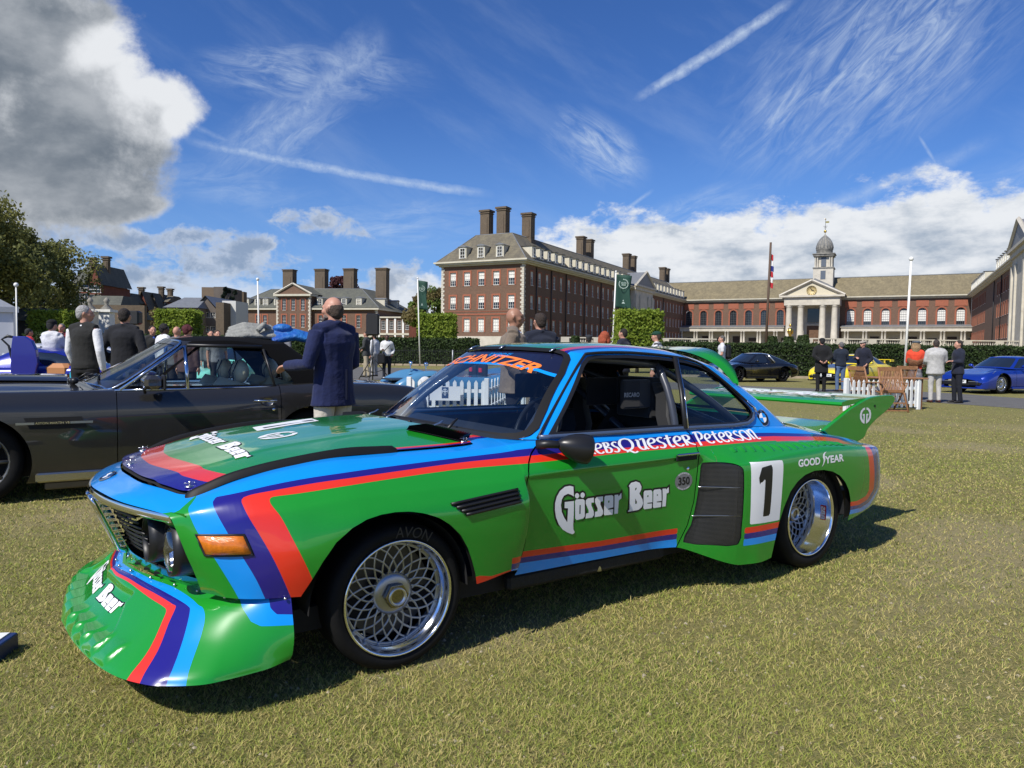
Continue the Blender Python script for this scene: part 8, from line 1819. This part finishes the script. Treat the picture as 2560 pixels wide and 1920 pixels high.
def props():
    a=(GX(1024,13.6),13.6); b=(GX(1218,13.4),13.4); fa=picket_fence(a,b,'white picket fence with a notice, seen through the race car windscreen',11)
    picket_fence(b,(GX(1268,16.5),16.5),'short white picket return running back from the notice fence',7,posts=(False,True)); picket_fence((GX(1310,13.8),13.8),(GX(1500,12.6),12.6),'white picket fence right of the checked blazer, behind the roll cage',10)
    sg=empty('notice_board',(GX(1114,13.35),13.33,0),0,'white notice with a dark blue crest fixed to the picket fence','sign'); mb=MB(); mb.box((0,0,.455),(.56,.012,.26)); mb.build('board',WH_,sg); mb=MB(); mb.box((0,-.009,.47),(.12,.004,.20)); cr=mb.build('crest_panel',mat('crest_blue',(.03,.06,.13),rough=.5),sg)
    mb=MB(); mb.box((0,-.013,.48),(.018,.003,.13)); mb.box((0,-.0135,.49),(.085,.003,.018)); mb.lathe([(.052,0),(.052,-.003),(.044,-.003)],o=(0,-.011,.485),axis='y',n=18); mb.build('crest_cross',mat('crest_silver',(.6,.65,.7),rough=.5),cr)
    mb=MB(); [mb.tube([(GX(1236,12.9)+.13*math.cos(t)*s,12.9,.16+.06*math.sin(t)) for t in np.linspace(0,PI,8)],.03,6) for s in (1,.7)]; mb.ball((GX(1240,12.9),12.9,.10),(.16,.10,.10),12); o=mb.build('red_bag',mat('red_nylon',(.62,.03,.05),rough=.6)); tag(o,'small red bag lying by the fence behind the windscreen','bag')
    c=(GX(2119,16.2),16.2); d=(GX(2300,17.0),17.0); picket_fence(c,d,'white picket fence round the teak table on the right',15)
    picket_fence(c,(GX(2135,18.4),18.4),'white picket return at the left end of the teak table fence',6,posts=(False,False)); 
    TK=mat('teak',(.34,.17,.075),rough=.6,noise=(14,.35,(.22,.10,.045))); TKD=mat('teak_dark',(.16,.075,.035),rough=.6,noise=(14,.3))
    def chair(x,y,rz,label,closed=False):
        e=empty('folding_chair',(x,y,0),rz,label,'chair','teak folding chairs')
        for s in (1,-1):
            mb=MB(); mb.tube([(s*.26,-.22,0),(s*.26,-.02,.45),(s*.26,.14,.98)],.018,6,flat=(1.,1.3)); mb.build('back_post',TK,e); mb=MB(); mb.tube([(s*.24,.34,0),(s*.24,.10,.28),(s*.24,-.16,.62)],.017,6); mb.build('front_leg',TK,e); mb=MB(); mb.box((s*.27,.12,.64),(.05,.46,.022)); mb.build('armrest',TK,e)
        for z,yy in ((.95,.13),(.46,-.03)): mb=MB(); mb.box((0,yy,z),(.54,.025,.06 if z<.9 else .09)); mb.build('back_rail',TK,e)
        for k in range(13): mb=MB(); xx=-.216+.036*k; mb.tube([(xx,-.02,.47),(xx,.07,.70),(xx,.13,.93)],.009,4,flat=(.7,1.4),sm=False); mb.build('back_slat',TK,e)
        for k in range(9): mb=MB(); mb.box((0,.02+.045*k,.42+.004*k),(.50,.036,.016)); mb.build('seat_slat',TK,e)
        for yy,z in ((-.20,.04),(.32,.03),(-.12,.2)): mb=MB(); mb.box((0,yy,z),(.50,.022,.03)); mb.build('stretcher',TK,e)
        return e
    x,y=place(2240,1031); ch=chair(x,y+.2,.05,'teak folding chair seen from behind, right of the rear wing')
    copy_tree(ch,(GX(2160,16.6),16.7,0),PI/2+.25,'teak folding chair seen side-on beside the white picket fence')
    copy_tree(ch,(GX(2262,18.6),18.6,0),PI+.1,'teak folding chair on the far side of the table')
    t=empty('teak_table',(GX(2243,17.2),17.3,0),.02,'round-cornered teak table between the folding chairs on the right','table'); mb=MB(); mb.box((0,0,.725),(1.25,.75,.035),bev=.012); mb.build('table_top',TK,t)
    for sx in (1,-1):
        for sy in (1,-1): mb=MB(); mb.box((sx*.50,sy*.28,.355),(.05,.05,.71)); mb.build('leg',TKD,t)
    # a second chair pair glimpsed through the race car
    copy_tree(ch,(GX(1480,13.8),13.9,0),1.9,'teak folding chair glimpsed through the race car cabin')
    # loudspeakers on stands
    def speaker(u,Y,vt,vb,label,l2,w=.42):
        x=GX(u,Y); zt,zb=PX(u,vt,Y).z,PX(u,vb,Y).z; e=empty('loudspeaker',(x,Y,zb),.1,label,'loudspeaker'); mb=MB(); mb.box((0,0,(zt-zb)/2),(w,w*.9,zt-zb),bev=.05); mb.build('cabinet',BLK,e); mb=MB(); mb.box((0,-w*.45-.01,(zt-zb)/2),(w*.82,.02,(zt-zb)*.9),bev=.008); mb.build('front_mesh',mat('speaker_mesh',(.02,.02,.022),rough=.7),e)
        s=empty('speaker_stand',(x,Y,0),0,l2,'stand'); mb=MB(); mb.cyl((0,0,.1),(0,0,zb),.022,n=8); mb.build('pole',BLK,s)
        for a in (.5,2.6,4.7): mb=MB(); mb.tube([(0,0,.95),(.75*math.cos(a),.75*math.sin(a),.02)],.016,6); mb.tube([(0,0,.35),(.40*math.cos(a),.40*math.sin(a),.46)],.012,6); mb.build('leg',BLK,s)
    speaker(932,27,784,839,'black loudspeaker on a tripod before the low brick house','tripod under the loudspeaker right of the navy blazer',.46)
    speaker(337,20,777,812,'black loudspeaker showing behind the black overcoat','tripod under the loudspeaker behind the overcoat',.34)
    # flag banners
    FG=mat('banner_green',(.018,.065,.045),rough=.75,noise=(1.5,.2))
    def banner(u0,v0,u1,v1,Y,side,fu,fv0,fv1,label):
        p,q=PX(u0,v0,Y),PX(u1,v1,Y); zb=0. ; e=empty('flag_banner',(q.x,Y,0),0,label,'banner','green flag banners'); mb=MB(); mb.tube([(0,0,0),(p.x-q.x,0,p.z)],[.055,.04],8); mb.build('pole',WPT,e); mb=MB(); mb.ball((p.x-q.x,0,p.z+.05),.07,8); mb.build('finial',WPT,e)
        za,zb=PX(fu,fv0,Y).z,PX(fu,fv1,Y).z; W_=abs(PX(fu,fv0,Y).x-p.x)*side; n=12; g=[]
        for i in range(n+1):
            s=i/n; g.append([((p.x-q.x)*(z_/p.z)+.04*side+W_*s+.05*math.sin(3*z_+s*2)*s,.14*math.sin(s*5+z_*1.3)*s,z_-(.16*s*(1 if z_<za-.5*(za-zb) else .6))) for z_ in np.linspace(za,zb,14)])
        mb=MB(); mb.grid(g,flip=side>0); f=mb.build('banner_cloth',FG,e); md=f.modifiers.new('s','SOLIDIFY'); md.thickness=.01
        zc=za-(za-zb)*.30; cx=(p.x-q.x)*(zc/p.z)+W_*.52; r=abs(W_)*.30; mb=MB()
        for k in range(18):
            a=math.radians(-60+k*300/17-90+60-30+30); a=math.radians(-240+k*300/17+30); mb.ball((cx+r*math.cos(a),-.19,zc+r*math.sin(a)),(r*.13,.01,r*.16),6)
        o=mb.build('wreath_print',mat('print_pale',(.45,.55,.48),rough=.7),f); tag(o,kind='stuff')
        V,T=flat(text2d('SALON\nPRIVE',1,.02),fit=(-r*.60,-r*.42,r*.60,r*.42)); mb=MB(); mb.add([(cx+a,-.20,zc+b) for a,b in V],T); mb.build('banner_lettering',mat('print_pale'),f)
        mb=MB(); ze=zb+(za-zb)*.12; [mb.box((cx,-.2,ze+.10*i*r),(r*(.7-.15*i),.01,r*.10)) for i in range(4)]; mb.ball((cx,-.2,ze+r*.6),(r*.14,.01,r*.18),6); mb.build('banner_crest',mat('print_pale'),f)
    banner(1044,697,1050,910,54,1,1066,701,772,'green flag banner on a white pole at the left end of the brick range')
    banner(1540,681,1529,900,45,1,1577,686,769,'large green flag banner with wreath on a white pole before the stone frontispiece')
    # plain poles
    def pole(u0,v0,u1,v1,Y,r,label,m,ball=True,flag=False):
        p,q=PX(u0,v0,Y),PX(u1,v1,Y); e=empty('flagpole',(q.x-(p.x-q.x)*q.z/(p.z-q.z),Y,0),0,label,'flagpole'); dx=(p.x-q.x)*p.z/(p.z-q.z); mb=MB(); mb.tube([(0,0,0),(dx,0,p.z)],[r*1.3,r],8); mb.build('pole',m,e)
        if ball: mb=MB(); mb.ball((dx,0,p.z+r),r*2.2,10); mb.build('pole_cap',m,e)
        if flag:
            for k,cm in enumerate([(.45,.02,.03),(.7,.7,.7),(.02,.03,.2),(.45,.02,.03),(.7,.7,.7),(.45,.02,.03)]):
                zt=p.z*.905-k*.85; mb=MB(); mb.grid([[(dx*.9+.12+s*.42+.06*math.sin(zt*2+s*3+q_),.1*math.sin(s*6),zt-q_*.85-s*.25) for q_ in (0,.5,1)] for s in np.linspace(0,1,6)]); mb.build('flag_stripe',mat('flag_%d'%k,cm,rough=.8),e)
    pole(2278,650,2262,925,39,.055,'slender white flagpole with a round cap before the hall right of the clock',WPT)
    pole(1927,606,1915,858,112,.17,'tall brown wooden flagpole with a furled red, white and blue flag',mat('weathered_pole',(.10,.065,.045),rough=.8),False,True)
    pole(644,700,647,822,98,.10,'white flagpole in front of the low brick house',WPT)
    lp=empty('lamp_post',(GX(43,30),30,0),0,'lamp post with a white globe beside the tent','lamp post'); zt=PX(43,712,30).z; mb=MB(); mb.cyl((0,0,0),(0,0,zt),.035,.025,n=8); mb.build('pole',WPT,lp); mb=MB(); mb.ball((0,0,zt),.09,14); mb.build('globe',mat('opal_globe',(.8,.8,.78),rough=.3),lp)
    # marquee, left edge
    Y=34.; xr=GX(42,Y); zt=PX(10,738,Y).z; ze=PX(38,772,Y).z; e=empty('marquee',(xr,Y,0),.62,'white marquee tent cut by the left edge of the view','tent'); PV=mat('tent_pvc',(.66,.67,.70),rough=.6,noise=(.8,.08)); mb=MB(); mb.box((-4,4,ze/2),(8,8,ze)); mb.build('tent_wall',PV,e); mb=MB(); mb.add([(-8.1,-.1,ze),(.1,-.1,ze),(.1,8.1,ze),(-8.1,8.1,ze),(-4,-.1,ze+2.4),(-4,8.1,ze+2.4)],[(0,1,4),(1,2,5,4),(2,3,5),(3,0,4,5)]); mb.build('tent_roof',PV,e); mb=MB(); [mb.box((xx,-.06,ze/2),(.12,.08,ze)) for xx in (-7.95,-.05)]; mb.box((-4,-.08,ze-.05),(8.2,.06,.25)); mb.build('tent_frame',mat('tent_alu',(.5,.5,.52),rough=.4,metal=.8),e)
    # railings in front of the left hedge, on a brick kerb
    Y=54.; x0,x1=GX(820,Y),GX(1210,Y); e=empty('railings',((x0+x1)/2,Y,0),0,'black iron railings on a low pale kerb before the left hedge','fence'); L=x1-x0; IR=mat('iron_black',(.008,.008,.008),rough=.5); mb=MB()
    for k in range(int(L/.13)): mb.box((-L/2+.13*k,0,.68),(.022,.022,1.15))
    o=mb.build('railing_bars',IR,e); tag(o,kind='stuff'); mb=MB(); mb.box((0,0,1.12),(L,.03,.035)); mb.box((0,0,.30),(L,.03,.035)); mb.build('railing_rail',IR,e)
    for k in range(int(L/.62)): mb=MB(); mb.box((-L/2+.31+.62*k,-.02,.07),(.56,.25,.15),bev=.02); mb.build('kerb_stone',mat('kerb_buff',(.42,.34,.23),rough=.9,noise=(3,.3)),e)
    mb=MB(); [mb.cyl((xx,-.05,0),(xx,-.05,1.22),.05,n=8) for xx in (L*.30,)]; mb.build('end_post',mat('galvanised',(.35,.36,.37),rough=.5,metal=.6),e)
    Y=37.5; x0,x1=GX(1700,Y),GX(2800,Y); e=empty('railings',((x0+x1)/2,Y,0),0,'thin wire fence on a pale kerb in front of the right hedge','fence'); L=x1-x0
    for k in range(int(L/2.4)): mb=MB(); mb.cyl((-L/2+2.4*k,0,0),(-L/2+2.4*k,0,1.2),.02,n=6); mb.build('fence_post',IR,e)
    for z in (.4,.8,1.18): mb=MB(); mb.cyl((-L/2,0,z),(L/2,0,z),.006,n=5); mb.build('wire',IR,e)
    mb=MB(); mb.box((0,0,.05),(L,.22,.14)); mb.build('kerb',mat('kerb_buff'),e)
    # terrace balustrade and clipped cones
    def balustrade(u0,u1,Y,v0,v1,label):
        xa,xb=GX(u0,Y),GX(u1,Y); z0,z1=PX((u0+u1)/2,v1,Y).z,PX((u0+u1)/2,v0,Y).z; e=empty('balustrade',((xa+xb)/2,Y,0),0,label,'balustrade'); L=xb-xa; mb=MB(); mb.box((0,0,z1-.07),(L,.4,.14)); mb.box((0,0,z0+.06),(L,.4,.14)); mb.box((0,.1,z0/2),(L,.3,z0)); mb.build('coping',STO,e)
        for k in range(int(L/4)+1): mb=MB(); mb.box((-L/2+4*k,-.02,(z0+z1)/2),(1.0,.42,z1-z0)); mb.build('pier',STO,e)
        mb=MB(); 
        for k in range(int(L/.28)): mb.lathe([(.05,z0+.1),(.09,z0+.3),(.05,z1-.3),(.07,z1-.12)],o=(-L/2+.28*k,0,0),n=5)
        o=mb.build('balusters',STO,e); tag(o,kind='stuff')
    balustrade(1662,1790,100,846,861,'stone balustrade in front of the left half of the hall'); balustrade(2020,2640,92,849,869,'stone balustrade in front of the portico and right half of the hall'); balustrade(1412,1548,90,843,858,'stone balustrade before the long shaded range')
    for i,(u,s) in enumerate(((1931,.9),(1971,1.),(2007,1.15),(1438,.9))):
        Y=88; x=GX(u,Y); z1=PX(u,838 if i==2 else 841,Y).z; e=empty('clipped_cone',(x,Y,0),0,['clipped dark yew just right of the wooden flagpole','clipped dark yew below the gold statue','tallest clipped dark yew, left of the great door','clipped dark yew before the shaded range'][i],'shrub','clipped yew cones'); R=np.random.default_rng(i)
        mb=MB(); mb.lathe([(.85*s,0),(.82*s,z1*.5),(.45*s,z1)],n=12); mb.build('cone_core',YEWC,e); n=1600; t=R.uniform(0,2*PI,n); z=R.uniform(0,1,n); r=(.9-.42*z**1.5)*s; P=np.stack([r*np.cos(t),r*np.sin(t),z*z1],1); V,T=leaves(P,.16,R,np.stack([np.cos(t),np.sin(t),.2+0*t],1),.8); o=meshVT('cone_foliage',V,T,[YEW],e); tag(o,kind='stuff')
    # coats thrown on the soft top
    px=PX(655,835,7.2); e=empty('folded_jacket',(px.x-.08,7.25,1.34),.5,'pale grey folded jacket lying on the black soft top','jacket'); mb=MB(); [mb.tube([(-.30+.02*i,.05*i-.08,.03*i),(-.1,.05*i-.06,.035*i+.03),(.15,.05*i-.05,.03*i+.025),(.28,.04*i-.04,.02*i)],[.035,.05,.05,.03],10,flat=(1.3,.7)) for i in range(4)]; mb.tube([(.0,-.12,.08),(.06,-.08,.14),(.13,-.02,.10)],.03,8); link('cloth',remesh(mb,.009,2),[mat('grey_marl',(.30,.30,.27),rough=.95,noise=(30,.25),bump=(20,.9,.02))],e)
    e=empty('folded_jacket',(px.x+.28,7.35,1.32),.3,'bright blue padded jacket with red trim on the black soft top','jacket'); mb=MB(); [mb.tube([(-.22,.04*i-.05,.03*i),(.0,.04*i,.05+.02*i),(.22,.03*i+.02,.02*i),(.34,.0,-.02)],[.045,.055,.045,.02],10,flat=(1.3,.8)) for i in range(3)]; mb.ball((-.12,.05,.13),(.10,.08,.05),12); link('cloth',remesh(mb,.009,2),[mat('blue_nylon',(.010,.055,.32),rough=.5,noise=(7,.5,(.03,.20,.50)),bump=(14,.9,.03))],e); mb=MB(); mb.tube([(.12,-.07,.05),(.22,-.06,.04),(.30,-.05,.0)],.008,6); mb.build('red_trim',mat('red_nylon'),e)
    # low info block on the grass at the left edge
    x,y=place(8,1664); e=empty('display_plinth',(GX(24,2.8)-.27,y+.06,0),.12,'small blue plinth with a white top on the grass at the left edge','plinth'); mb=MB(); mb.box((0,0,.035),(.36,.16,.07),bev=.004); mb.build('plinth_block',mat('plinth_blue',(.012,.03,.12),rough=.4),e); mb=MB(); mb.box((-.012,.0,.0725),(.33,.135,.004)); pt=mb.build('top_panel',WH_,e); V,T=flat(text2d('b',1,0,.3),fit=(.105,-.03,.135,.02)); mb=MB(); mb.add([(a,b,.0755) for a,b in V],T); mb.build('top_mark',mat('grey_ink',(.35,.36,.38)),pt)
props()
# ================================================================ low brick house and the skyline on the left
def low_house():
    rz=-math.radians(14); Yc=185.; xr=GX(942,Yc); c,s=math.cos(rz),math.sin(rz); r=(578-1280)/CAMF; w=abs((xr-r*Yc)/(c-r*s)); o=(xr-c*w,Yc-s*w)
    e=empty('brick_house',(o[0],o[1],0),rz,'long low brick house with central pediment, dormers and four tall chimneys','building'); ZE=11.; D=22.; f=w/364.
    X=lambda u:(u-578)*f
    lo=[X(u) for u in (594,615,648,666)]; ce=[X(u) for u in (721,744,768)]; ro=[X(u) for u in (806,828,863,898,925)]
    pa,pb=X(702),X(786); H=[(x-.55,x+.55,6.4,9.6) for x in lo+ro]; mb=MB(); wall_mesh(mb,0,w,0,ZE,H); mb.quad((w,0,0),(w,D,0),(w,D,ZE),(w,0,ZE)); mb.quad((0,D,0),(0,0,0),(0,0,ZE),(0,D,ZE)); mb.build('wall',BRK,e)
    for x in lo+ro: window(e,x,6.4,1.1,3.2)
    Hc=[(x-.55,x+.55,z,z+h) for x in ce for z,h in ((6.4,3.2),(10.8,2.9))]; mb=MB(); wall_mesh(mb,pa,pb,0,14.6,Hc,y=-1.2); mb.quad((pb,-1.2,0),(pb,3,0),(pb,3,14.6),(pb,-1.2,14.6)); mb.quad((pa,3,0),(pa,-1.2,0),(pa,-1.2,14.6),(pa,3,14.6)); mb.build('wall',BRK,e)
    for x in ce: window(e,x,6.4,1.1,3.2,y=-1.2); window(e,x,10.8,1.1,2.9,y=-1.2)
    sm=MB(); [surround(sm,x,6.4,1.1,3.2,t=.35) for x in lo+ro]; [surround(sm,x,z,1.1,h,y=-1.24,t=.35) for x in ce for z,h in ((6.4,3.2),(10.8,2.9))]; o_=sm.build('brick_surrounds',BRR,e); tag(o_,kind='stuff')
    q=MB(); quoins(q,0,0,4.,ZE,-1,1,h=.5); quoins(q,w,0,4.,ZE,1,1,h=.5); quoins(q,pa,-1.2,4.,14.5,-1,1,h=.5); quoins(q,pb,-1.2,4.,14.5,1,1,h=.5); o_=q.build('quoins',STO,e); tag(o_,kind='stuff')
    k=MB(); k.box((w/2,D/2,ZE+.25),(w+1.6,D+1.6,.5)); k.box(((pa+pb)/2,0,14.7),(pb-pa+1,4,.5)); k.box((w/2,-.1,2.4),(w+.3,.3,4.8)); k.build('cornice',CRM,e)
    k=MB(); a,b=frustum_roof(k,-.9,w+.9,-.9,D+.9,ZE+.5,17.,8.5,8.,8.); k.build('roof',SLATG,e); ridges(e,a,b,.1)
    pc=(pa+pb)/2; k=MB(); k.add([(pa,-1.25,14.9),(pb,-1.25,14.9),(pc,-1.25,17.4)],[(0,1,2)]); k.build('pediment',BRK,e); k=MB(); [k.tube([(x_,-1.5,14.95),(pc,-1.5,17.7)],.26,4,sm=False) for x_ in (pa-.6,pb+.6)]; k.build('pediment_moulding',STO,e)
    k=MB(); k.add([(pa-.6,-1.6,15.),(pb+.6,-1.6,15.),(pc,-1.6,17.8),(pa-.6,7,15.),(pb+.6,7,15.),(pc,9,17.6)],[(0,2,5,3),(1,4,5,2)]); k.build('pediment_roof',SLATG,e)
    for u in (616,645,666,695,803,838,862,898): dormer(e,X(u),.2,ZE+.75,0,w=1.3,h=2.3,dep=3.)
    for yy in (6,14): dormer(e,w-.2,yy,ZE+.75,PI/2,w=1.3,h=2.3,dep=3.)
    for u in (680,764,838,926): chimney(e,X(u-3 if u<900 else u-10),10.,13.,22.6,3.0,2.2)
    for n_,xa,xb,lab in (('garden_wing',X(472),X(574),'single-storey brick wing with white pilasters left of the low house'),('garden_wing',X(948),X(1060),'single-storey brick wing with white pilasters right of the low house')):
        g=empty(n_,(o[0]+c*xa,o[1]+s*xa,0),rz,lab,'building'); L=xb-xa; n=6; xs=[(i+.5)*L/n for i in range(n)]; H=[(x-.55,x+.55,6.,8.3) for x in xs]; mb=MB(); wall_mesh(mb,0,L,0,9.,H); mb.quad((L,0,0),(L,8,0),(L,8,9.),(L,0,9.)); mb.quad((0,8,0),(0,0,0),(0,0,9.),(0,8,9.)); mb.build('wall',BRK,g)
        for x in xs: window(g,x,6.,1.1,2.3)
        for i in range(n+1): mb=MB(); mb.box((i*L/n,-.1,6.5),(.5,.2,5.)); mb.build('pilaster',WPT,g)
        mb=MB(); mb.box((L/2,3.9,9.1),(L+.8,8.6,.35)); mb.box((L/2,-.08,4.9),(L+.2,.25,.5)); mb.build('cornice',CRM,g)
        if xa<0: mb=MB(); frustum_roof(mb,-.4,L+.4,-.4,8.4,9.3,11.,3.5,3.5,3.5); mb.build('roof',SLATG,g)
def skyline():
    def block(name,u0,u1,vt,Y,lab,m,dep=9,roof=None,roofh=0,nx=0,nz=0,wc=(.5,.9),gable=False,z0w=3.,ch=0,rm=None):
        xa,xb=GX(u0,Y),GX(u1,Y); zt=PX((u0+u1)/2,vt,Y).z; w=xb-xa; ze=zt-roofh; e=empty(name,(xa,Y,0),0,lab,'building'); H=[]
        for i in range(nx):
            for j in range(nz):
                x=w*(i+.5)/nx; z=z0w+(ze-z0w)*(j+.35)/nz; H.append((x-wc[0],x+wc[0],z,z+wc[1]*2))
        mb=MB(); wall_mesh(mb,0,w,0,ze,H); mb.quad((w,0,0),(w,dep,0),(w,dep,ze),(w,0,ze)); mb.quad((0,dep,0),(0,0,0),(0,0,ze),(0,dep,ze)); mb.quad((0,0,ze),(w,0,ze),(w,dep,ze),(0,dep,ze)); mb.build('wall',m,e)
        for h in H: window(e,(h[0]+h[1])/2,h[2],h[1]-h[0],h[3]-h[2],'small')
        if roofh:
            mb=MB()
            if gable: mb.add([(-.4,-.4,ze),(w/2,-.4,zt),(w+.4,-.4,ze),(-.4,dep,ze),(w/2,dep,zt),(w+.4,dep,ze)],[(0,1,4,3),(1,2,5,4)]); g=MB(); g.add([(0,0,ze),(w,0,ze),(w/2,0,zt-.3)],[(0,1,2)]); g.build('gable',m,e)
            else: frustum_roof(mb,-.4,w+.4,-.4,dep+.4,ze,zt,w*.2,dep*.4,dep*.4)
            mb.build('roof',rm or SLATG,e)
        for k in range(ch): chimney(e,w*(k+.5)/ch,dep*.4,ze+roofh*.3,zt+1.6,.9,.8)
        return e
    RB=mat('dark_red_brickwork',(.17,.055,.035),rough=.9,noise=(.8,.35)); GB=mat('grey_brown_brickwork',(.15,.125,.105),rough=.9,noise=(.5,.3)); TB=mat('tan_brickwork',(.19,.14,.095),rough=.9,noise=(.4,.25))
    block('red_gabled_house',186,222,662,120,'tall dark red brick mansion block with white windows, left of the sky gap',RB,roofh=3,nx=2,nz=4,wc=(.8,.9),gable=False,ch=1)
    block('red_gabled_house',222,254,659,118,'narrow red brick gabled end with stacked bay windows',RB,roofh=3.4,nx=1,nz=4,wc=(1.,.85),gable=True,ch=1)
    block('hipped_pavilion',188,290,735,95,'low pavilion with a grey hipped roof behind the dark wall',BRKD,roofh=3,dep=9)
    block('garden_wall',140,362,762,84,'long dark brick garden wall behind the clipped trees',BRKD,dep=.6)
    us=[(272,300,736,.0,1),(298,322,733,1,0),(320,345,737,1,1),(343,372,731,1,0),(370,398,735,1,1),(396,418,740,0,1)]
    for i,(a,b,v,g,c_) in enumerate(us): block('terrace_house',a,b,v-3,140+3*i,['stepped old brick house at the left end of the far terrace','gabled brick house second in the far terrace','brick house with chimney third in the far terrace','dark gabled house in the middle of the far terrace','pitched slate house fifth in the far terrace','flat-topped house at the right end of the far terrace'][i],RB if i%2 else BRKD,roofh=4 if g else 1.5,gable=bool(g),nx=2,nz=2,wc=(.6,.8),ch=c_,z0w=5,rm=SLATE if i%2 else SLATG)
    block('barrack_building',415,492,738,130,'grey-brown flat block with rows of small windows and a pale shallow roof',GB,dep=16,roofh=2.2,nx=6,nz=3,wc=(.35,.45),rm=LEAD)
    block('barrack_building',491,540,739,134,'darker grey end block with shallow gable beside the rows of windows',GB,dep=14,roofh=2.4,nx=3,nz=2,wc=(.5,.5),gable=True,rm=LEAD)
    block('brown_tower_block',505,536,718,160,'plain brown tower block, left and taller of the two',TB,dep=10); block('brown_tower_block',535,563,717,158,'plain brown tower block, right of the two with an aerial',GB,dep=10)
    block('chimney_stack_building',540,560,756,125,'squat brown brick stack beside the dark conifer',BRKD,dep=3); block('brown_stack',590,610,729,170,'brown brick chimney block at the left end of the low house roof',BRKD,dep=2)
    block('white_villa',556,590,752,128,'small white rendered building behind the dark conifer',mat('white_render',(.60,.60,.57),rough=.8),dep=6)
    block('red_villa',1022,1040,756,170,'small red brick house end between the banner and the low house',RB,roofh=3,gable=True,ch=1)
    block('grey_outbuilding',0,72,766,62,'dark grey building with low pitched roof behind the tent',mat('slate_hung',(.06,.06,.065),rough=.8),roofh=1.2,dep=8)
    # gate piers with lanterns
    for u,lab in ((227,'white stone gate pier behind the waistcoat'),(268,'white stone gate pier with an urn finial left of the overcoat')):
        Y=70; x=GX(u,Y); z=PX(u,780,Y).z; e=empty('gate_pier',(x,Y,0),0,lab,'gate pier'); mb=MB(); mb.box((0,0,z/2),(1.0,1.0,z)); mb.box((0,0,z+.1),(1.4,1.4,.25)); mb.build('pier_shaft',WPT,e); mb=MB(); mb.lathe([(.6,z+.2),(.15,z+.7),(.2,z+.9),(.28,z+1.1),(.1,z+1.35),(0,z+1.4)],n=12); mb.build('pier_finial',STOD,e)
low_house(); skyline()
# ================================================================ render settings
SC.cycles.max_bounces=6; SC.cycles.diffuse_bounces=2; SC.cycles.glossy_bounces=4; SC.cycles.transparent_max_bounces=12
W.cycles.sampling_method='MANUAL'; W.cycles.sample_map_resolution=512
